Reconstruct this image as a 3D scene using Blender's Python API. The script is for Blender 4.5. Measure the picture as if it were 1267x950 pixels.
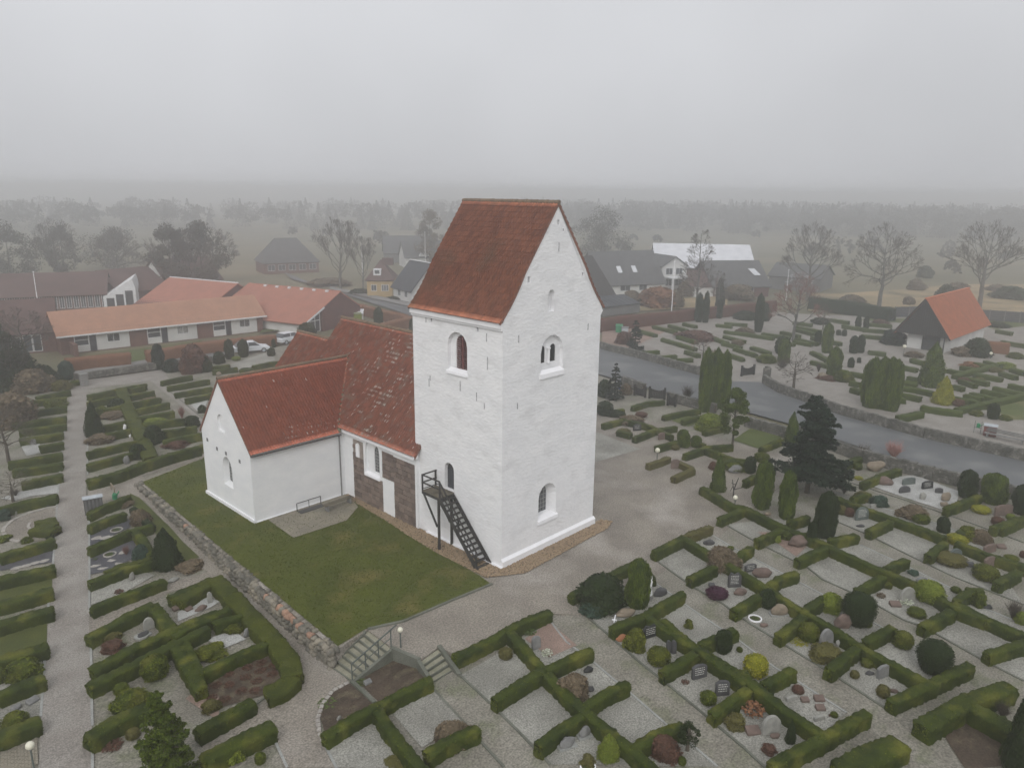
import bpy, bmesh, math, random
import numpy as np
from mathutils import Vector, Matrix, noise
from mathutils.geometry import delaunay_2d_cdt
random.seed(7); RNG = np.random.default_rng(7)
for o in list(bpy.data.objects): bpy.data.objects.remove(o)
S = bpy.context.scene; COL = S.collection
# ---------------------------------------------------------------- camera
FPX, YAW, PIT, ROL = 925.23, 0.7679, 0.2526, 0.0110
CAM = np.array([-27.462, -27.226, 20.838])
_F = np.array([math.cos(YAW)*math.cos(PIT), math.sin(YAW)*math.cos(PIT), -math.sin(PIT)])
_R = np.array([math.sin(YAW), -math.cos(YAW), 0.0]); _U = np.cross(_R, _F)
_R2 = _R*math.cos(ROL)+_U*math.sin(ROL); _U2 = -_R*math.sin(ROL)+_U*math.cos(ROL)
cd = bpy.data.cameras.new('camera'); co = bpy.data.objects.new('camera', cd); COL.objects.link(co)
cd.sensor_fit = 'HORIZONTAL'; cd.sensor_width = 36; cd.lens = 36*FPX/1267
cd.clip_start = 0.5; cd.clip_end = 6000
co.matrix_world = Matrix(((_R2[0], _U2[0], -_F[0], CAM[0]), (_R2[1], _U2[1], -_F[1], CAM[1]), (_R2[2], _U2[2], -_F[2], CAM[2]), (0, 0, 0, 1)))
S.camera = co
# ---------------------------------------------------------------- sky, sun, exposure
SUN_EL, SUN_AZ = math.radians(38), math.radians(216)     # azimuth measured from +X, counter clockwise (where the sun stands)
w = bpy.data.worlds.new("World"); S.world = w; w.use_nodes = True
nt = w.node_tree; bg = nt.nodes['Background']
sky = nt.nodes.new('ShaderNodeTexSky'); sky.sky_type = 'NISHITA'; sky.sun_disc = False
sky.sun_elevation = SUN_EL; sky.sun_rotation = math.pi/2-SUN_AZ
sky.air_density = 1.0; sky.dust_density = 6.0; sky.ozone_density = 1.0
hs = nt.nodes.new('ShaderNodeHueSaturation'); hs.inputs['Saturation'].default_value = 0.25
mx = nt.nodes.new('ShaderNodeMixRGB'); mx.inputs['Fac'].default_value = 0.86
mx.inputs['Color2'].default_value = (10.0, 10.15, 10.55, 1)      # the even grey of the cloud layer
nt.links.new(sky.outputs[0], hs.inputs['Color']); nt.links.new(hs.outputs[0], mx.inputs['Color1'])
tc = nt.nodes.new('ShaderNodeTexCoord'); sx = nt.nodes.new('ShaderNodeSeparateXYZ'); nt.links.new(tc.outputs['Generated'], sx.inputs[0])
gr = nt.nodes.new('ShaderNodeMapRange'); gr.inputs[1].default_value = 0; gr.inputs[2].default_value = 1; gr.inputs[3].default_value = .60; gr.inputs[4].default_value = 1   # overcast sky: brightest at the zenith
nt.links.new(sx.outputs['Z'], gr.inputs[0]); cn = nt.nodes.new('ShaderNodeTexNoise'); cn.inputs['Scale'].default_value = 1.2; cn.inputs['Detail'].default_value = 4; nt.links.new(tc.outputs['Generated'], cn.inputs['Vector'])
cm = nt.nodes.new('ShaderNodeMapRange'); cm.inputs[1].default_value = .3; cm.inputs[2].default_value = .7; cm.inputs[3].default_value = .88; cm.inputs[4].default_value = 1.17; nt.links.new(cn.outputs[0], cm.inputs[0])
cq = nt.nodes.new('ShaderNodeMath'); cq.operation = 'MULTIPLY'; nt.links.new(gr.outputs[0], cq.inputs[0]); nt.links.new(cm.outputs[0], cq.inputs[1])
vm = nt.nodes.new('ShaderNodeVectorMath'); vm.operation = 'SCALE'
nt.links.new(mx.outputs[0], vm.inputs[0]); nt.links.new(cq.outputs[0], vm.inputs['Scale'])
nt.links.new(vm.outputs[0], bg.inputs['Color']); bg.inputs['Strength'].default_value = 0.1
sl = bpy.data.lights.new('sun', 'SUN'); sl.energy = 1.5; sl.angle = math.radians(40); sl.color = (1, .98, .95)
so = bpy.data.objects.new('sun', sl); COL.objects.link(so)
so.rotation_euler = Vector((math.cos(SUN_AZ)*math.cos(SUN_EL), math.sin(SUN_AZ)*math.cos(SUN_EL), math.sin(SUN_EL))).to_track_quat('Z', 'Y').to_euler()
S.view_settings.view_transform = 'Standard'; S.view_settings.look = 'None'
S.view_settings.exposure = 0.0; S.view_settings.gamma = 1.0
S.render.engine = 'CYCLES'
S.cycles.volume_bounces = 8
HAZE_DENSITY = 0.0033
# ---------------------------------------------------------------- sighting helpers: where a line of sight meets the ground
FR = {'P': (0, 0, 1), 'A1': (0, 230, 3.959), 'A2': (300, 230, 3.959), 'A3': (660, 230, 3.959), 'A4': (947, 230, 3.959),
      'B1': (0, 440, 3.656), 'B2': (0, 690, 3.656), 'B3': (220, 690, 3.656), 'B4': (380, 690, 3.653),
      'C1': (720, 340, 3.96), 'C2': (967, 340, 3.96), 'C3': (720, 540, 3.96), 'C4': (967, 540, 3.96), 'C5': (620, 710, 3.96),
      'C6': (820, 710, 3.96), 'C7': (967, 710, 3.96), 'E1': (180, 410, 7.919), 'E2': (0, 370, 7.919), 'E3': (100, 590, 7.919),
      'E4': (0, 600, 10.558), 'E6': (320, 300, 5.759)}
def ray(fr, x, y):
    a, b, s = FR[fr]; u = a+x/s; v = b+y/s
    return _F*FPX+_R2*(u-633.5)+_U2*(475-v)
def Uz(fr, x, y, z):
    d = ray(fr, x, y); t = (z-CAM[2])/d[2]; return CAM+t*d
# terrain: the church stands on a low plateau, the garden to the left and in front lies lower
CT = np.array([(-11.5, 0, -1.1), (-15, 0, -1.2), (-22, 0, -1.25), (-12.5, 8, -.95), (-11.5, 18, -.65), (-10.5, 27, -.3), (-13, -5, -1.1), (-8.5, -5.5, -.62),
      (-12.5, -10, -.95), (-9.5, -9, -.7), (-6, -9, -.5), (-3, -7, -.15), (-5, -15, -.6), (1, -7, 0), (1, -14, 0), (0, -20, -.1), (8, -8, 0), (8, -20, 0), (4, -25, 0),
      (-20, 10, -1.2), (-18, 25, -.9), (-10, 40, -.35), (-30, 40, -1), (-4, 60, -.3), (0, 38, -.05), (20, 10, 0), (20, 50, 0), (20, -20, 0), (40, 0, 0),
      (60, 60, 0), (100, 0, 0), (0, 100, 0), (-30, 90, -.6), (120, 120, 0), (60, -30, 0), (14, -2, 0), (14, -10, 0), (-16, 15, -1.0)])
CT[:, 2] *= .72
def low(x, y):
    x = np.atleast_1d(np.asarray(x, float)); y = np.atleast_1d(np.asarray(y, float))
    d2 = (x[:, None]-CT[None, :, 0])**2+(y[:, None]-CT[None, :, 1])**2+0.3
    wt = d2**-1.6; return np.minimum(0, (wt*CT[None, :, 2]).sum(1)/wt.sum(1)+0.02)
def _p(u, v): return tuple(Uz('P', u, v, 0)[:2])
WALL_A, WALL_B = _p(172, 597), _p(415, 804)
PLAT = [WALL_A, WALL_B, _p(455, 779), _p(485, 801), _p(519, 817), _p(544, 799), _p(563, 811), _p(681, 759), _p(720, 760), (10, -7), (30, -5), (30, 42), (2, 42), _p(250, 566)]
def inpoly(x, y, P):
    r = False; n = len(P); j = n-1
    for i in range(n):
        xi, yi = P[i]; xj, yj = P[j]
        if (yi > y) != (yj > y) and x < (xj-xi)*(y-yi)/(yj-yi)+xi: r = not r
        j = i
    return r
def hz(x, y): return 0.0 if inpoly(x, y, PLAT) else float(low(x, y)[0])
def G(fr, x, y, dz=0.0, lowonly=False):
    z = dz
    for k in range(7):
        P = Uz(fr, x, y, z); zn = (float(low(P[0], P[1])[0]) if lowonly else hz(P[0], P[1]))+dz
        if abs(zn-z) < 1e-3: break
        z = zn if k < 3 else (z+zn)/2
    return Vector((P[0], P[1], z))
def mpp(fr, P):    # metres per picture step at P
    return float((np.array(P)-CAM)@_F)/FPX/FR[fr][2]
# ---------------------------------------------------------------- mesh helpers
def link(o, parent=None):
    COL.objects.link(o)
    if parent: o.parent = parent
    return o
def tag(o, label=None, cat=None, group=None, kind=None):
    if label: o['label'] = label
    if cat: o['category'] = cat
    if group: o['group'] = group
    if kind: o['kind'] = kind
    return o
def empty(name, loc=(0, 0, 0), rz=0.0, label=None, cat=None, group=None):
    o = bpy.data.objects.new(name, None); COL.objects.link(o); o.location = loc; o.rotation_euler = (0, 0, rz)
    o.empty_display_size = .2
    return tag(o, label, cat, group)
def mesh_np(name, V, polys, mat=None, tint=None, smooth=False):
    me = bpy.data.meshes.new(name); V = np.asarray(V, np.float32)
    polys = [np.asarray(p, np.int32) for p in polys if len(p)]
    lt = np.concatenate([np.full(len(p), p.shape[1], np.int32) for p in polys]); ls = np.concatenate([[0], np.cumsum(lt)[:-1]]).astype(np.int32)
    vi = np.concatenate([p.ravel() for p in polys])
    me.vertices.add(len(V)); me.vertices.foreach_set('co', V.ravel())
    me.loops.add(len(vi)); me.loops.foreach_set('vertex_index', vi)
    me.polygons.add(len(lt)); me.polygons.foreach_set('loop_start', ls); me.polygons.foreach_set('loop_total', lt)
    if tint is not None:
        a = me.attributes.new('tint', 'FLOAT', 'FACE'); a.data.foreach_set('value', np.asarray(tint, np.float32))
    me.update(); me.validate()
    if smooth: me.polygons.foreach_set('use_smooth', np.ones(len(lt), bool))
    if mat: me.materials.append(mat)
    return me
def ob(name, me, parent=None): return link(bpy.data.objects.new(name, me), parent)
class MB:
    def __init__(s): s.v = []; s.f = []
    def add(s, vs, fs):
        n = len(s.v); s.v += [tuple(v) for v in vs]; s.f += [tuple(i+n for i in f) for f in fs]; return s
    def box(s, x0, x1, y0, y1, z0, z1, M=None):
        vs = [(x, y, z) for z in (z0, z1) for y in (y0, y1) for x in (x0, x1)]
        if M is not None: vs = [M @ Vector(v) for v in vs]
        return s.add(vs, [(0, 2, 3, 1), (4, 5, 7, 6), (0, 1, 5, 4), (2, 6, 7, 3), (0, 4, 6, 2), (1, 3, 7, 5)])
    def bar(s, a, b, w, h=None, up=(0, 0, 1)):
        h = h or w; a = Vector(a); b = Vector(b); d = (b-a).normalized(); u = Vector(up)
        if abs(d.dot(u)) > .98: u = Vector((1, 0, 0))
        r = d.cross(u).normalized(); u = r.cross(d)
        vs = [p+r*i*w/2+u*j*h/2 for p in (a, b) for (i, j) in ((-1, -1), (1, -1), (1, 1), (-1, 1))]
        return s.add(vs, [(0, 1, 2, 3), (4, 7, 6, 5), (0, 4, 5, 1), (1, 5, 6, 2), (2, 6, 7, 3), (3, 7, 4, 0)])
    def tube(s, a, b, r0, r1, n=8):
        a = Vector(a); b = Vector(b); d = (b-a).normalized(); u = Vector((0, 0, 1)) if abs(d.z) < .9 else Vector((1, 0, 0))
        r = d.cross(u).normalized(); u = r.cross(d); vs = []
        for p, q in ((a, r0), (b, r1)): vs += [p+(r*math.cos(2*math.pi*k/n)+u*math.sin(2*math.pi*k/n))*q for k in range(n)]
        fs = [(k, (k+1) % n, n+(k+1) % n, n+k) for k in range(n)]+[tuple(range(n-1, -1, -1)), tuple(range(n, 2*n))]
        return s.add(vs, fs)
    def prism(s, poly, axis, a, b):     # poly: list of 2-D points; axis 'x','y','z' = extrusion axis
        def p3(p, t): return {'x': (t, p[0], p[1]), 'y': (p[0], t, p[1]), 'z': (p[0], p[1], t)}[axis]
        n = len(poly); vs = [p3(p, a) for p in poly]+[p3(p, b) for p in poly]
        return s.add(vs, [tuple(range(n)), tuple(range(2*n-1, n-1, -1))]+[(i, i+n, (i+1) % n+n, (i+1) % n) for i in range(n)])
    def lathe(s, prof, n=16, c=(0, 0, 0)):
        vs = [(c[0]+r*math.cos(2*math.pi*k/n), c[1]+r*math.sin(2*math.pi*k/n), c[2]+z) for r, z in prof for k in range(n)]
        fs = [(i*n+k, i*n+(k+1) % n, (i+1)*n+(k+1) % n, (i+1)*n+k) for i in range(len(prof)-1) for k in range(n)]
        fs += [tuple(range(n-1, -1, -1)), tuple(range((len(prof)-1)*n, len(prof)*n))]
        return s.add(vs, fs)
    def mesh(s, name, mat, smooth=False, recalc=True, bevel=0):
        me = bpy.data.meshes.new(name); me.from_pydata(s.v, [], s.f); me.materials.append(mat)
        if recalc or bevel:
            bm = bmesh.new(); bm.from_mesh(me)
            if bevel:
                bmesh.ops.bevel(bm, geom=bm.edges[:], offset=bevel, segments=1, affect='EDGES')
            bmesh.ops.recalc_face_normals(bm, faces=bm.faces[:]); bm.to_mesh(me); bm.free()
        if smooth: me.polygons.foreach_set('use_smooth', np.ones(len(me.polygons), bool))
        return me
    def build(s, name, mat, parent=None, **k): return ob(name, s.mesh(name, mat, **k), parent)
# ---------------------------------------------------------------- materials
def mk(name, c1, c2=None, scale=2.0, fine=30.0, bump=0.0, rough=0.85, tint=0.0, c3=None, c3s=0.5, lo=.35, hi=.65, dist=0.02, finev=.25, stretch=None, obj=False, spec=0.3):
    m = bpy.data.materials.new(name); m.use_nodes = True; N = m.node_tree.nodes; L = m.node_tree.links
    b = N['Principled BSDF']; b.inputs['Roughness'].default_value = rough
    b.inputs['Specular IOR Level'].default_value = spec
    if c2 is None: c2 = tuple(c*.75 for c in c1)
    geo = N.new('ShaderNodeNewGeometry'); vec = geo.outputs['Position']
    if obj: vec = N.new('ShaderNodeTexCoord').outputs['Object']
    if stretch:
        mp = N.new('ShaderNodeMapping'); mp.inputs['Scale'].default_value = stretch; L.new(vec, mp.inputs['Vector']); vec = mp.outputs[0]
    n1 = N.new('ShaderNodeTexNoise'); n1.inputs['Scale'].default_value = scale; n1.inputs['Detail'].default_value = 5; L.new(vec, n1.inputs['Vector'])
    mr = N.new('ShaderNodeMapRange'); mr.inputs[1].default_value = lo; mr.inputs[2].default_value = hi; L.new(n1.outputs[0], mr.inputs[0]); fac = mr.outputs[0]
    if tint:
        at = N.new('ShaderNodeAttribute'); at.attribute_name = 'tint'
        mm = N.new('ShaderNodeMix'); mm.inputs[0].default_value = tint; L.new(fac, mm.inputs[2]); L.new(at.outputs['Fac'], mm.inputs[3]); fac = mm.outputs[0]
    mix = N.new('ShaderNodeMixRGB'); mix.inputs[1].default_value = (*c1, 1); mix.inputs[2].default_value = (*c2, 1); L.new(fac, mix.inputs[0]); col = mix.outputs[0]
    if c3:
        n3 = N.new('ShaderNodeTexNoise'); n3.inputs['Scale'].default_value = c3s; n3.inputs['Detail'].default_value = 6; L.new(vec, n3.inputs['Vector'])
        m3 = N.new('ShaderNodeMapRange'); m3.inputs[1].default_value = .52; m3.inputs[2].default_value = .68; L.new(n3.outputs[0], m3.inputs[0])
        x3 = N.new('ShaderNodeMixRGB'); L.new(m3.outputs[0], x3.inputs[0]); L.new(col, x3.inputs[1]); x3.inputs[2].default_value = (*c3, 1); col = x3.outputs[0]
    n2 = N.new('ShaderNodeTexNoise'); n2.inputs['Scale'].default_value = fine; n2.inputs['Detail'].default_value = 3; L.new(vec, n2.inputs['Vector'])
    if finev:
        v = N.new('ShaderNodeMapRange'); v.inputs[1].default_value = .3; v.inputs[2].default_value = .7; v.inputs[3].default_value = 1-finev; v.inputs[4].default_value = 1+finev
        L.new(n2.outputs[0], v.inputs[0]); x = N.new('ShaderNodeVectorMath'); x.operation = 'SCALE'; L.new(col, x.inputs[0]); L.new(v.outputs[0], x.inputs['Scale']); col = x.outputs[0]
    L.new(col, b.inputs['Base Color'])
    if bump:
        bp = N.new('ShaderNodeBump'); bp.inputs['Strength'].default_value = bump; bp.inputs['Distance'].default_value = dist
        L.new(n2.outputs[0], bp.inputs['Height']); L.new(bp.outputs[0], b.inputs['Normal'])
    return m
M = {}
M['limewash'] = mk('limewash', (.80, .80, .81), (.74, .745, .76), .6, 3.6, .55, .9, dist=.06, finev=.03, c3=(.69, .69, .70), c3s=.75, stretch=(.9, .9, 1.9))
M['limewash2'] = mk('limewash_fresh', (.78, .785, .79), (.72, .73, .745), .8, 6, .4, .9, dist=.02, finev=.02, stretch=(1, 1, 2))
M['trim'] = mk('white_trim', (.82, .82, .84), (.78, .78, .80), 2, 15, .1, .8, finev=.02)
M['wpaint'] = mk('white_paint', (.72, .73, .74), (.62, .63, .64), 2, 15, 0, .6, finev=.03)
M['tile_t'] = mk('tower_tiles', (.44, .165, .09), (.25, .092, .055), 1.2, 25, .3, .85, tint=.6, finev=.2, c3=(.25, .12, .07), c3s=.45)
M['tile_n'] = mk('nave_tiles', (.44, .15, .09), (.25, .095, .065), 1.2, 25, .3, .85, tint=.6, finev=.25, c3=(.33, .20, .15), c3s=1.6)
M['tile_v'] = mk('verge_tiles', (.24, .105, .07), (.16, .075, .05), 1.2, 25, .3, .85)
M['tile_s'] = mk('transept_tiles', (.50, .155, .095), (.35, .115, .075), 1.2, 25, .3, .8, tint=.6, finev=.15)
M['tile_o'] = mk('orange_tiles', (.52, .17, .08), (.38, .125, .06), 1.0, 20, .2, .8, tint=.5, finev=.12)
M['tile_h'] = mk('house_tiles', (.43, .235, .155), (.35, .19, .13), .6, 12, .2, .85, tint=.4, finev=.12)
M['tile_r'] = mk('red_house_tiles', (.40, .17, .12), (.32, .14, .10), .6, 12, .2, .85, tint=.4, finev=.12)
M['tile_dr'] = mk('dark_red_tiles', (.11, .065, .058), (.085, .052, .047), .6, 12, .2, .85, finev=.12)
M['tile_bk'] = mk('slate_roof', (.055, .06, .07), (.04, .043, .05), .8, 12, .2, .7, finev=.12)
M['tile_gr'] = mk('grey_roof', (.10, .10, .10), (.075, .075, .075), .8, 12, .2, .8, finev=.12)
M['thatch'] = mk('thatch', (.06, .055, .05), (.04, .037, .035), 2, 18, .6, .95, dist=.05)
M['tin'] = mk('pale_sheet_roof', (.66, .67, .70), (.56, .57, .60), .5, 10, 0, .6, finev=.05)
M['lichen'] = mk('lichen', (.42, .38, .34), (.30, .26, .22), 6, 30, .3, .95)
M['mortar'] = mk('ridge_mortar', (.20, .14, .09), (.13, .10, .07), 3, 30, .4, .95)
M['lead'] = mk('valley_moss', (.14, .14, .09), (.09, .09, .05), 2, 20, .4, .9)
M['granite'] = mk('granite_ashlar', (.23, .175, .145), (.105, .08, .07), 1.3, 40, .3, .85, tint=.8, finev=.2)
M['joint'] = mk('joint_mortar', (.30, .26, .23), (.22, .19, .17), 3, 30, .3, .95)
M['boulder'] = mk('boulder', (.19, .175, .145), (.085, .082, .07), 1.7, 25, .4, .9, c3=(.27, .24, .19), c3s=1.3, finev=.3, obj=False)
M['boulder_p'] = mk('pink_boulder', (.34, .21, .15), (.24, .15, .11), 1.7, 25, .3, .9)
M['wallstone'] = mk('road_wall_stone', (.13, .125, .11), (.07, .07, .06), 1.2, 12, .6, .9, c3=(.22, .21, .19), c3s=2.5, finev=.3)
M['earthfill'] = mk('dark_earth', (.055, .042, .03), (.035, .028, .02), 2, 20, .4, .95)
M['glass'] = mk('leaded_glass', (.10, .11, .12), (.05, .055, .06), 5, 20, .1, .25, spec=.5)
M['pane'] = mk('house_glass', (.06, .07, .08), (.04, .045, .05), 1, 10, 0, .2, spec=.5, finev=.05)
M['iron'] = mk('black_iron', (.025, .025, .028), (.018, .018, .02), 4, 20, 0, .6)
M['dkwood'] = mk('tarred_wood', (.022, .022, .022), (.035, .033, .03), 3, 30, .2, .75)
M['plank'] = mk('weathered_plank', (.15, .13, .095), (.09, .08, .06), 2, 30, .2, .9)
M['louvre'] = mk('louvre_wood', (.19, .055, .05), (.13, .045, .04), 4, 20, .1, .8)
M['dark'] = mk('interior_shade', (.012, .012, .012), (.01, .01, .01), 1, 5)  # near-black sheet colour standing in for the shade of unlit interiors
M['doorgrey'] = mk('dark_door', (.05, .055, .065), (.03, .033, .04), 2, 20, .1, .6)
M['gravel'] = mk('churchyard_gravel', (.255, .23, .195), (.185, .165, .142), .35, 12, .7, .95, c3=(.31, .285, .255), c3s=.22, finev=.42, dist=.04)
M['path'] = mk('path_gravel', (.275, .258, .235), (.22, .20, .18), .6, 15, .6, .95, finev=.38, dist=.04)
M['aisle'] = mk('aisle_gravel', (.235, .222, .188), (.175, .163, .136), .5, 12, .6, .95, finev=.45, dist=.04, c3=(.15, .155, .105), c3s=.8)
M['plotg'] = mk('grave_gravel', (.30, .295, .265), (.20, .195, .172), .4, 16, .6, .95, finev=.45, dist=.04)
M['plotw'] = mk('white_gravel', (.40, .40, .385), (.32, .32, .305), .8, 16, .5, .95, finev=.35, dist=.04)
M['plotp'] = mk('pink_gravel', (.28, .20, .165), (.21, .15, .125), .8, 16, .5, .95, finev=.35, dist=.04)
M['plotd'] = mk('slate_chips', (.085, .085, .095), (.06, .06, .07), .8, 16, .5, .95, finev=.35, dist=.04)
M['soil'] = mk('garden_soil', (.085, .062, .045), (.05, .037, .027), 1, 14, .8, .95, finev=.4, c3=(.12, .10, .065), c3s=1.5, dist=.05)
M['pebble'] = mk('beach_pebble', (.34, .25, .16), (.24, .18, .12), 9, 40, .5, .9, tint=.5, finev=.3)
M['paving'] = mk('old_paving', (.25, .225, .175), (.19, .172, .14), .6, 20, .2, .9, c3=(.15, .145, .12), c3s=.4)
M['step'] = mk('mossy_step', (.30, .285, .22), (.20, .195, .14), 2, 25, .2, .9)
M['cobble'] = mk('pale_sett', (.36, .34, .31), (.27, .25, .23), 3, 20, .3, .9)
M['kerb'] = mk('kerb_stone', (.33, .335, .32), (.24, .245, .235), 1, 20, .2, .9)
M['kerbd'] = mk('mossy_kerb', (.15, .155, .13), (.10, .105, .085), 1, 20, .2, .9)
M['lawn'] = mk('lawn_grass', (.078, .092, .010), (.052, .066, .007), .35, 30, .8, .95, finev=.35, c3=(.13, .115, .03), c3s=.38, dist=.05)
M['grass2'] = mk('rough_grass', (.085, .105, .028), (.06, .08, .02), .3, 20, .6, .95, finev=.3, c3=(.15, .135, .06), c3s=.2)
M['verge'] = mk('mossy_verge', (.075, .085, .018), (.05, .062, .014), .8, 20, .6, .95, finev=.3)
M['field'] = mk('winter_field', (.15, .135, .085), (.11, .105, .06), .05, 3, 0, .95, c3=(.20, .165, .10), c3s=.02)
M['straw'] = mk('dead_grass', (.34, .25, .14), (.22, .18, .10), .15, 4, .6, .95, c3=(.10, .09, .05), c3s=.12, finev=.3)
M['asphalt'] = mk('asphalt', (.125, .13, .135), (.10, .105, .11), .12, 25, .1, .7, finev=.15, c3=(.165, .168, .168), c3s=.25)
M['pavement'] = mk('pavement_concrete', (.24, .235, .225), (.20, .195, .19), .4, 10, 0, .9)
M['brick'] = mk('red_brick', (.16, .085, .068), (.12, .065, .053), 1, 14, 0, .9, finev=.2)
M['brickd'] = mk('dark_red_brick', (.13, .06, .052), (.10, .05, .045), 1, 14, 0, .9, finev=.2)
M['yellow'] = mk('yellow_render', (.46, .34, .17), (.38, .28, .14), .5, 8, 0, .9, finev=.1)
M['cream'] = mk('pale_render', (.60, .60, .58), (.50, .50, .49), .5, 8, 0, .9, finev=.06)
M['greyw'] = mk('grey_cladding', (.17, .17, .165), (.13, .13, .13), .5, 8, 0, .9)
M['alu'] = mk('sheet_metal', (.42, .45, .48), (.35, .38, .41), 2, 10, 0, .4, spec=.5)
M['green'] = mk('green_plastic', (.03, .22, .10), (.02, .18, .08), 2, 10, 0, .5)
M['blue'] = mk('blue_sign', (.03, .10, .35), (.03, .09, .30), 2, 10, 0, .5, finev=.03)
M['carw'] = mk('car_paint', (.62, .65, .68), (.60, .63, .66), 1, 5, 0, .25, spec=.6, finev=.01)
M['rubber'] = mk('rubber', (.02, .02, .02), (.03, .03, .03), 3, 20, 0, .9)
M['globe'] = mk('lamp_globe', (.70, .68, .56), (.66, .64, .52), 2, 10, 0, .4, finev=.02)
M['bark'] = mk('bark', (.10, .085, .065), (.065, .055, .045), 2, 20, .4, .95)
M['barkg'] = mk('grey_bark', (.13, .125, .11), (.085, .08, .075), 2, 20, .3, .95)
M['twig'] = mk('twigs', (.085, .07, .055), (.06, .05, .04), 2, 20, 0, .95)
M['redtwig'] = mk('red_twigs', (.22, .10, .085), (.15, .075, .06), 2, 20, 0, .95)
M['pinktwig'] = mk('pink_blossom', (.38, .20, .18), (.24, .14, .12), 2, 20, 0, .95, tint=.5)
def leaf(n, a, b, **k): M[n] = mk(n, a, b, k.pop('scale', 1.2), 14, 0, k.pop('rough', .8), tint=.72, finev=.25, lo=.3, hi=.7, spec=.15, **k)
leaf('box_leaf', (.120, .145, .010), (.016, .027, .003), c3=(.095, .10, .014), c3s=.9)  # very dark second tone imitates self-shadow among the leaves
leaf('box_pale', (.14, .15, .013), (.028, .038, .004))  # paler box foliage colour for certain hedges and bushes
leaf('grass_blade', (.10, .12, .013), (.05, .065, .008))
M['wtie'] = mk('weathered_iron', (.40, .40, .41), (.30, .30, .31), 3, 20, 0, .9)
leaf('far_hedge', (.105, .13, .016), (.035, .052, .008))
leaf('thuja', (.095, .13, .012), (.018, .034, .004))
leaf('yew', (.024, .040, .008), (.010, .019, .004))
leaf('spruce', (.018, .034, .018), (.008, .016, .009))
leaf('bluegreen', (.05, .085, .06), (.025, .045, .033))
leaf('lime', (.17, .20, .025), (.09, .12, .015))
leaf('gold', (.30, .28, .02), (.13, .14, .012))
leaf('olive', (.12, .11, .03), (.07, .065, .02))
leaf('heather', (.075, .02, .045), (.03, .01, .022))
leaf('bronze', (.13, .065, .045), (.065, .035, .025))
leaf('beech', (.26, .13, .065), (.15, .07, .04))
leaf('beechr', (.15, .065, .045), (.09, .042, .03))
leaf('drybush', (.17, .13, .085), (.09, .07, .045))
leaf('herb', (.10, .14, .04), (.05, .075, .02))
leaf('whiteflower', (.65, .65, .6), (.3, .35, .2))
leaf('woodfar', (.10, .09, .07), (.05, .052, .04))
for n, c, d in (('st_black', (.022, .024, .026), (.014, .015, .016)), ('st_grey', (.21, .21, .205), (.14, .14, .14)), ('st_pale', (.29, .285, .26), (.21, .21, .195)),
                ('st_red', (.16, .115, .097), (.11, .08, .068)), ('st_dark', (.075, .075, .078), (.05, .05, .053)), ('st_green', (.11, .13, .12), (.07, .085, .08)), ('st_tan', (.24, .195, .145), (.17, .14, .105)), ('st_orange', (.36, .15, .07), (.28, .12, .06))):
    M[n] = mk(n, c, d, 3, 40, .15, .45 if 'black' in n else .8, finev=.15)
M['gilt'] = mk('pale_inscription', (.6, .6, .56), (.5, .5, .47), 3, 20)
# ---------------------------------------------------------------- ground
def patch(name, poly, mat, off=.02, step=0, kind='structure', parent=None, flat=None, tol=0):
    P = [tuple(p[:2]) for p in poly]
    area = sum(P[i-1][0]*P[i][1]-P[i][0]*P[i-1][1] for i in range(len(P)))
    if area < 0: P = P[::-1]
    # subdivide the outline
    if step:
        Q = []
        for i in range(len(P)):
            a = Vector(P[i]); b = Vector(P[(i+1) % len(P)]); k = max(1, int((b-a).length/step)); Q += [a.lerp(b, j/k) for j in range(k)]
    else: Q = [Vector(p) for p in P]
    n = len(Q); pts = list(Q)
    if step:
        xs = [p[0] for p in P]; ys = [p[1] for p in P]; x = min(xs)+step*.5
        while x < max(xs):
            y = min(ys)+step*.5
            while y < max(ys):
                if inpoly(x, y, P): pts.append(Vector((x, y)))
                y += step
            x += step
    v, e, f, *_ = delaunay_2d_cdt(pts, [], [list(range(n))], 1, 1e-4)
    vx = np.array([(p.x, p.y) for p in v]); z = np.full(len(vx), flat) if flat is not None else low(vx[:, 0], vx[:, 1])
    me = bpy.data.meshes.new(name); me.from_pydata([(a, b, c+off) for (a, b), c in zip(vx, z)], [], [tuple(q) for q in f]); me.materials.append(mat)
    me.update()
    if len(me.polygons) and me.polygons[0].normal.z < 0: me.flip_normals()
    o = ob(name, me, parent)
    if not parent: o['kind'] = kind
    return o
def gp(fr, pts, dz=0, lowonly=True): return [G(fr, x, y, dz, lowonly)[:2] for x, y in pts]
# far ground: one sheet to the horizon, finer where the garden dips
def ground_sheet():
    xs = np.concatenate([[-2500, -800, -300, -120, -60], np.arange(-40, 40, 1.5), [45, 60, 90, 140, 250, 500, 1000, 3500]])
    ys = np.concatenate([[-2500, -800, -300, -120, -60], np.arange(-40, 70, 1.5), [80, 100, 140, 250, 500, 1000, 3500]])
    X, Y = np.meshgrid(xs, ys, indexing='ij'); Z = low(X.ravel(), Y.ravel())-.14
    nx, ny = len(xs), len(ys); I = np.arange(nx*ny).reshape(nx, ny)
    q = np.stack([I[:-1, :-1].ravel(), I[1:, :-1].ravel(), I[1:, 1:].ravel(), I[:-1, 1:].ravel()], 1)
    o = ob('ground', mesh_np('ground', np.stack([X.ravel(), Y.ravel(), Z], 1), [q], M['field'])); o['kind'] = 'structure'
ground_sheet()
GRAV = [(-40, -45), (-40, 62), (-12, 64.6), (4, 64), (21, 65.2), (30, 66), (47, 66.8), (43.5, 34), (41.2, 24.5), (39.2, 16), (38.3, 4.8), (37.4, 0), (35.2, -8), (34.6, -13), (34, -20), (33, -45)]
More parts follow.
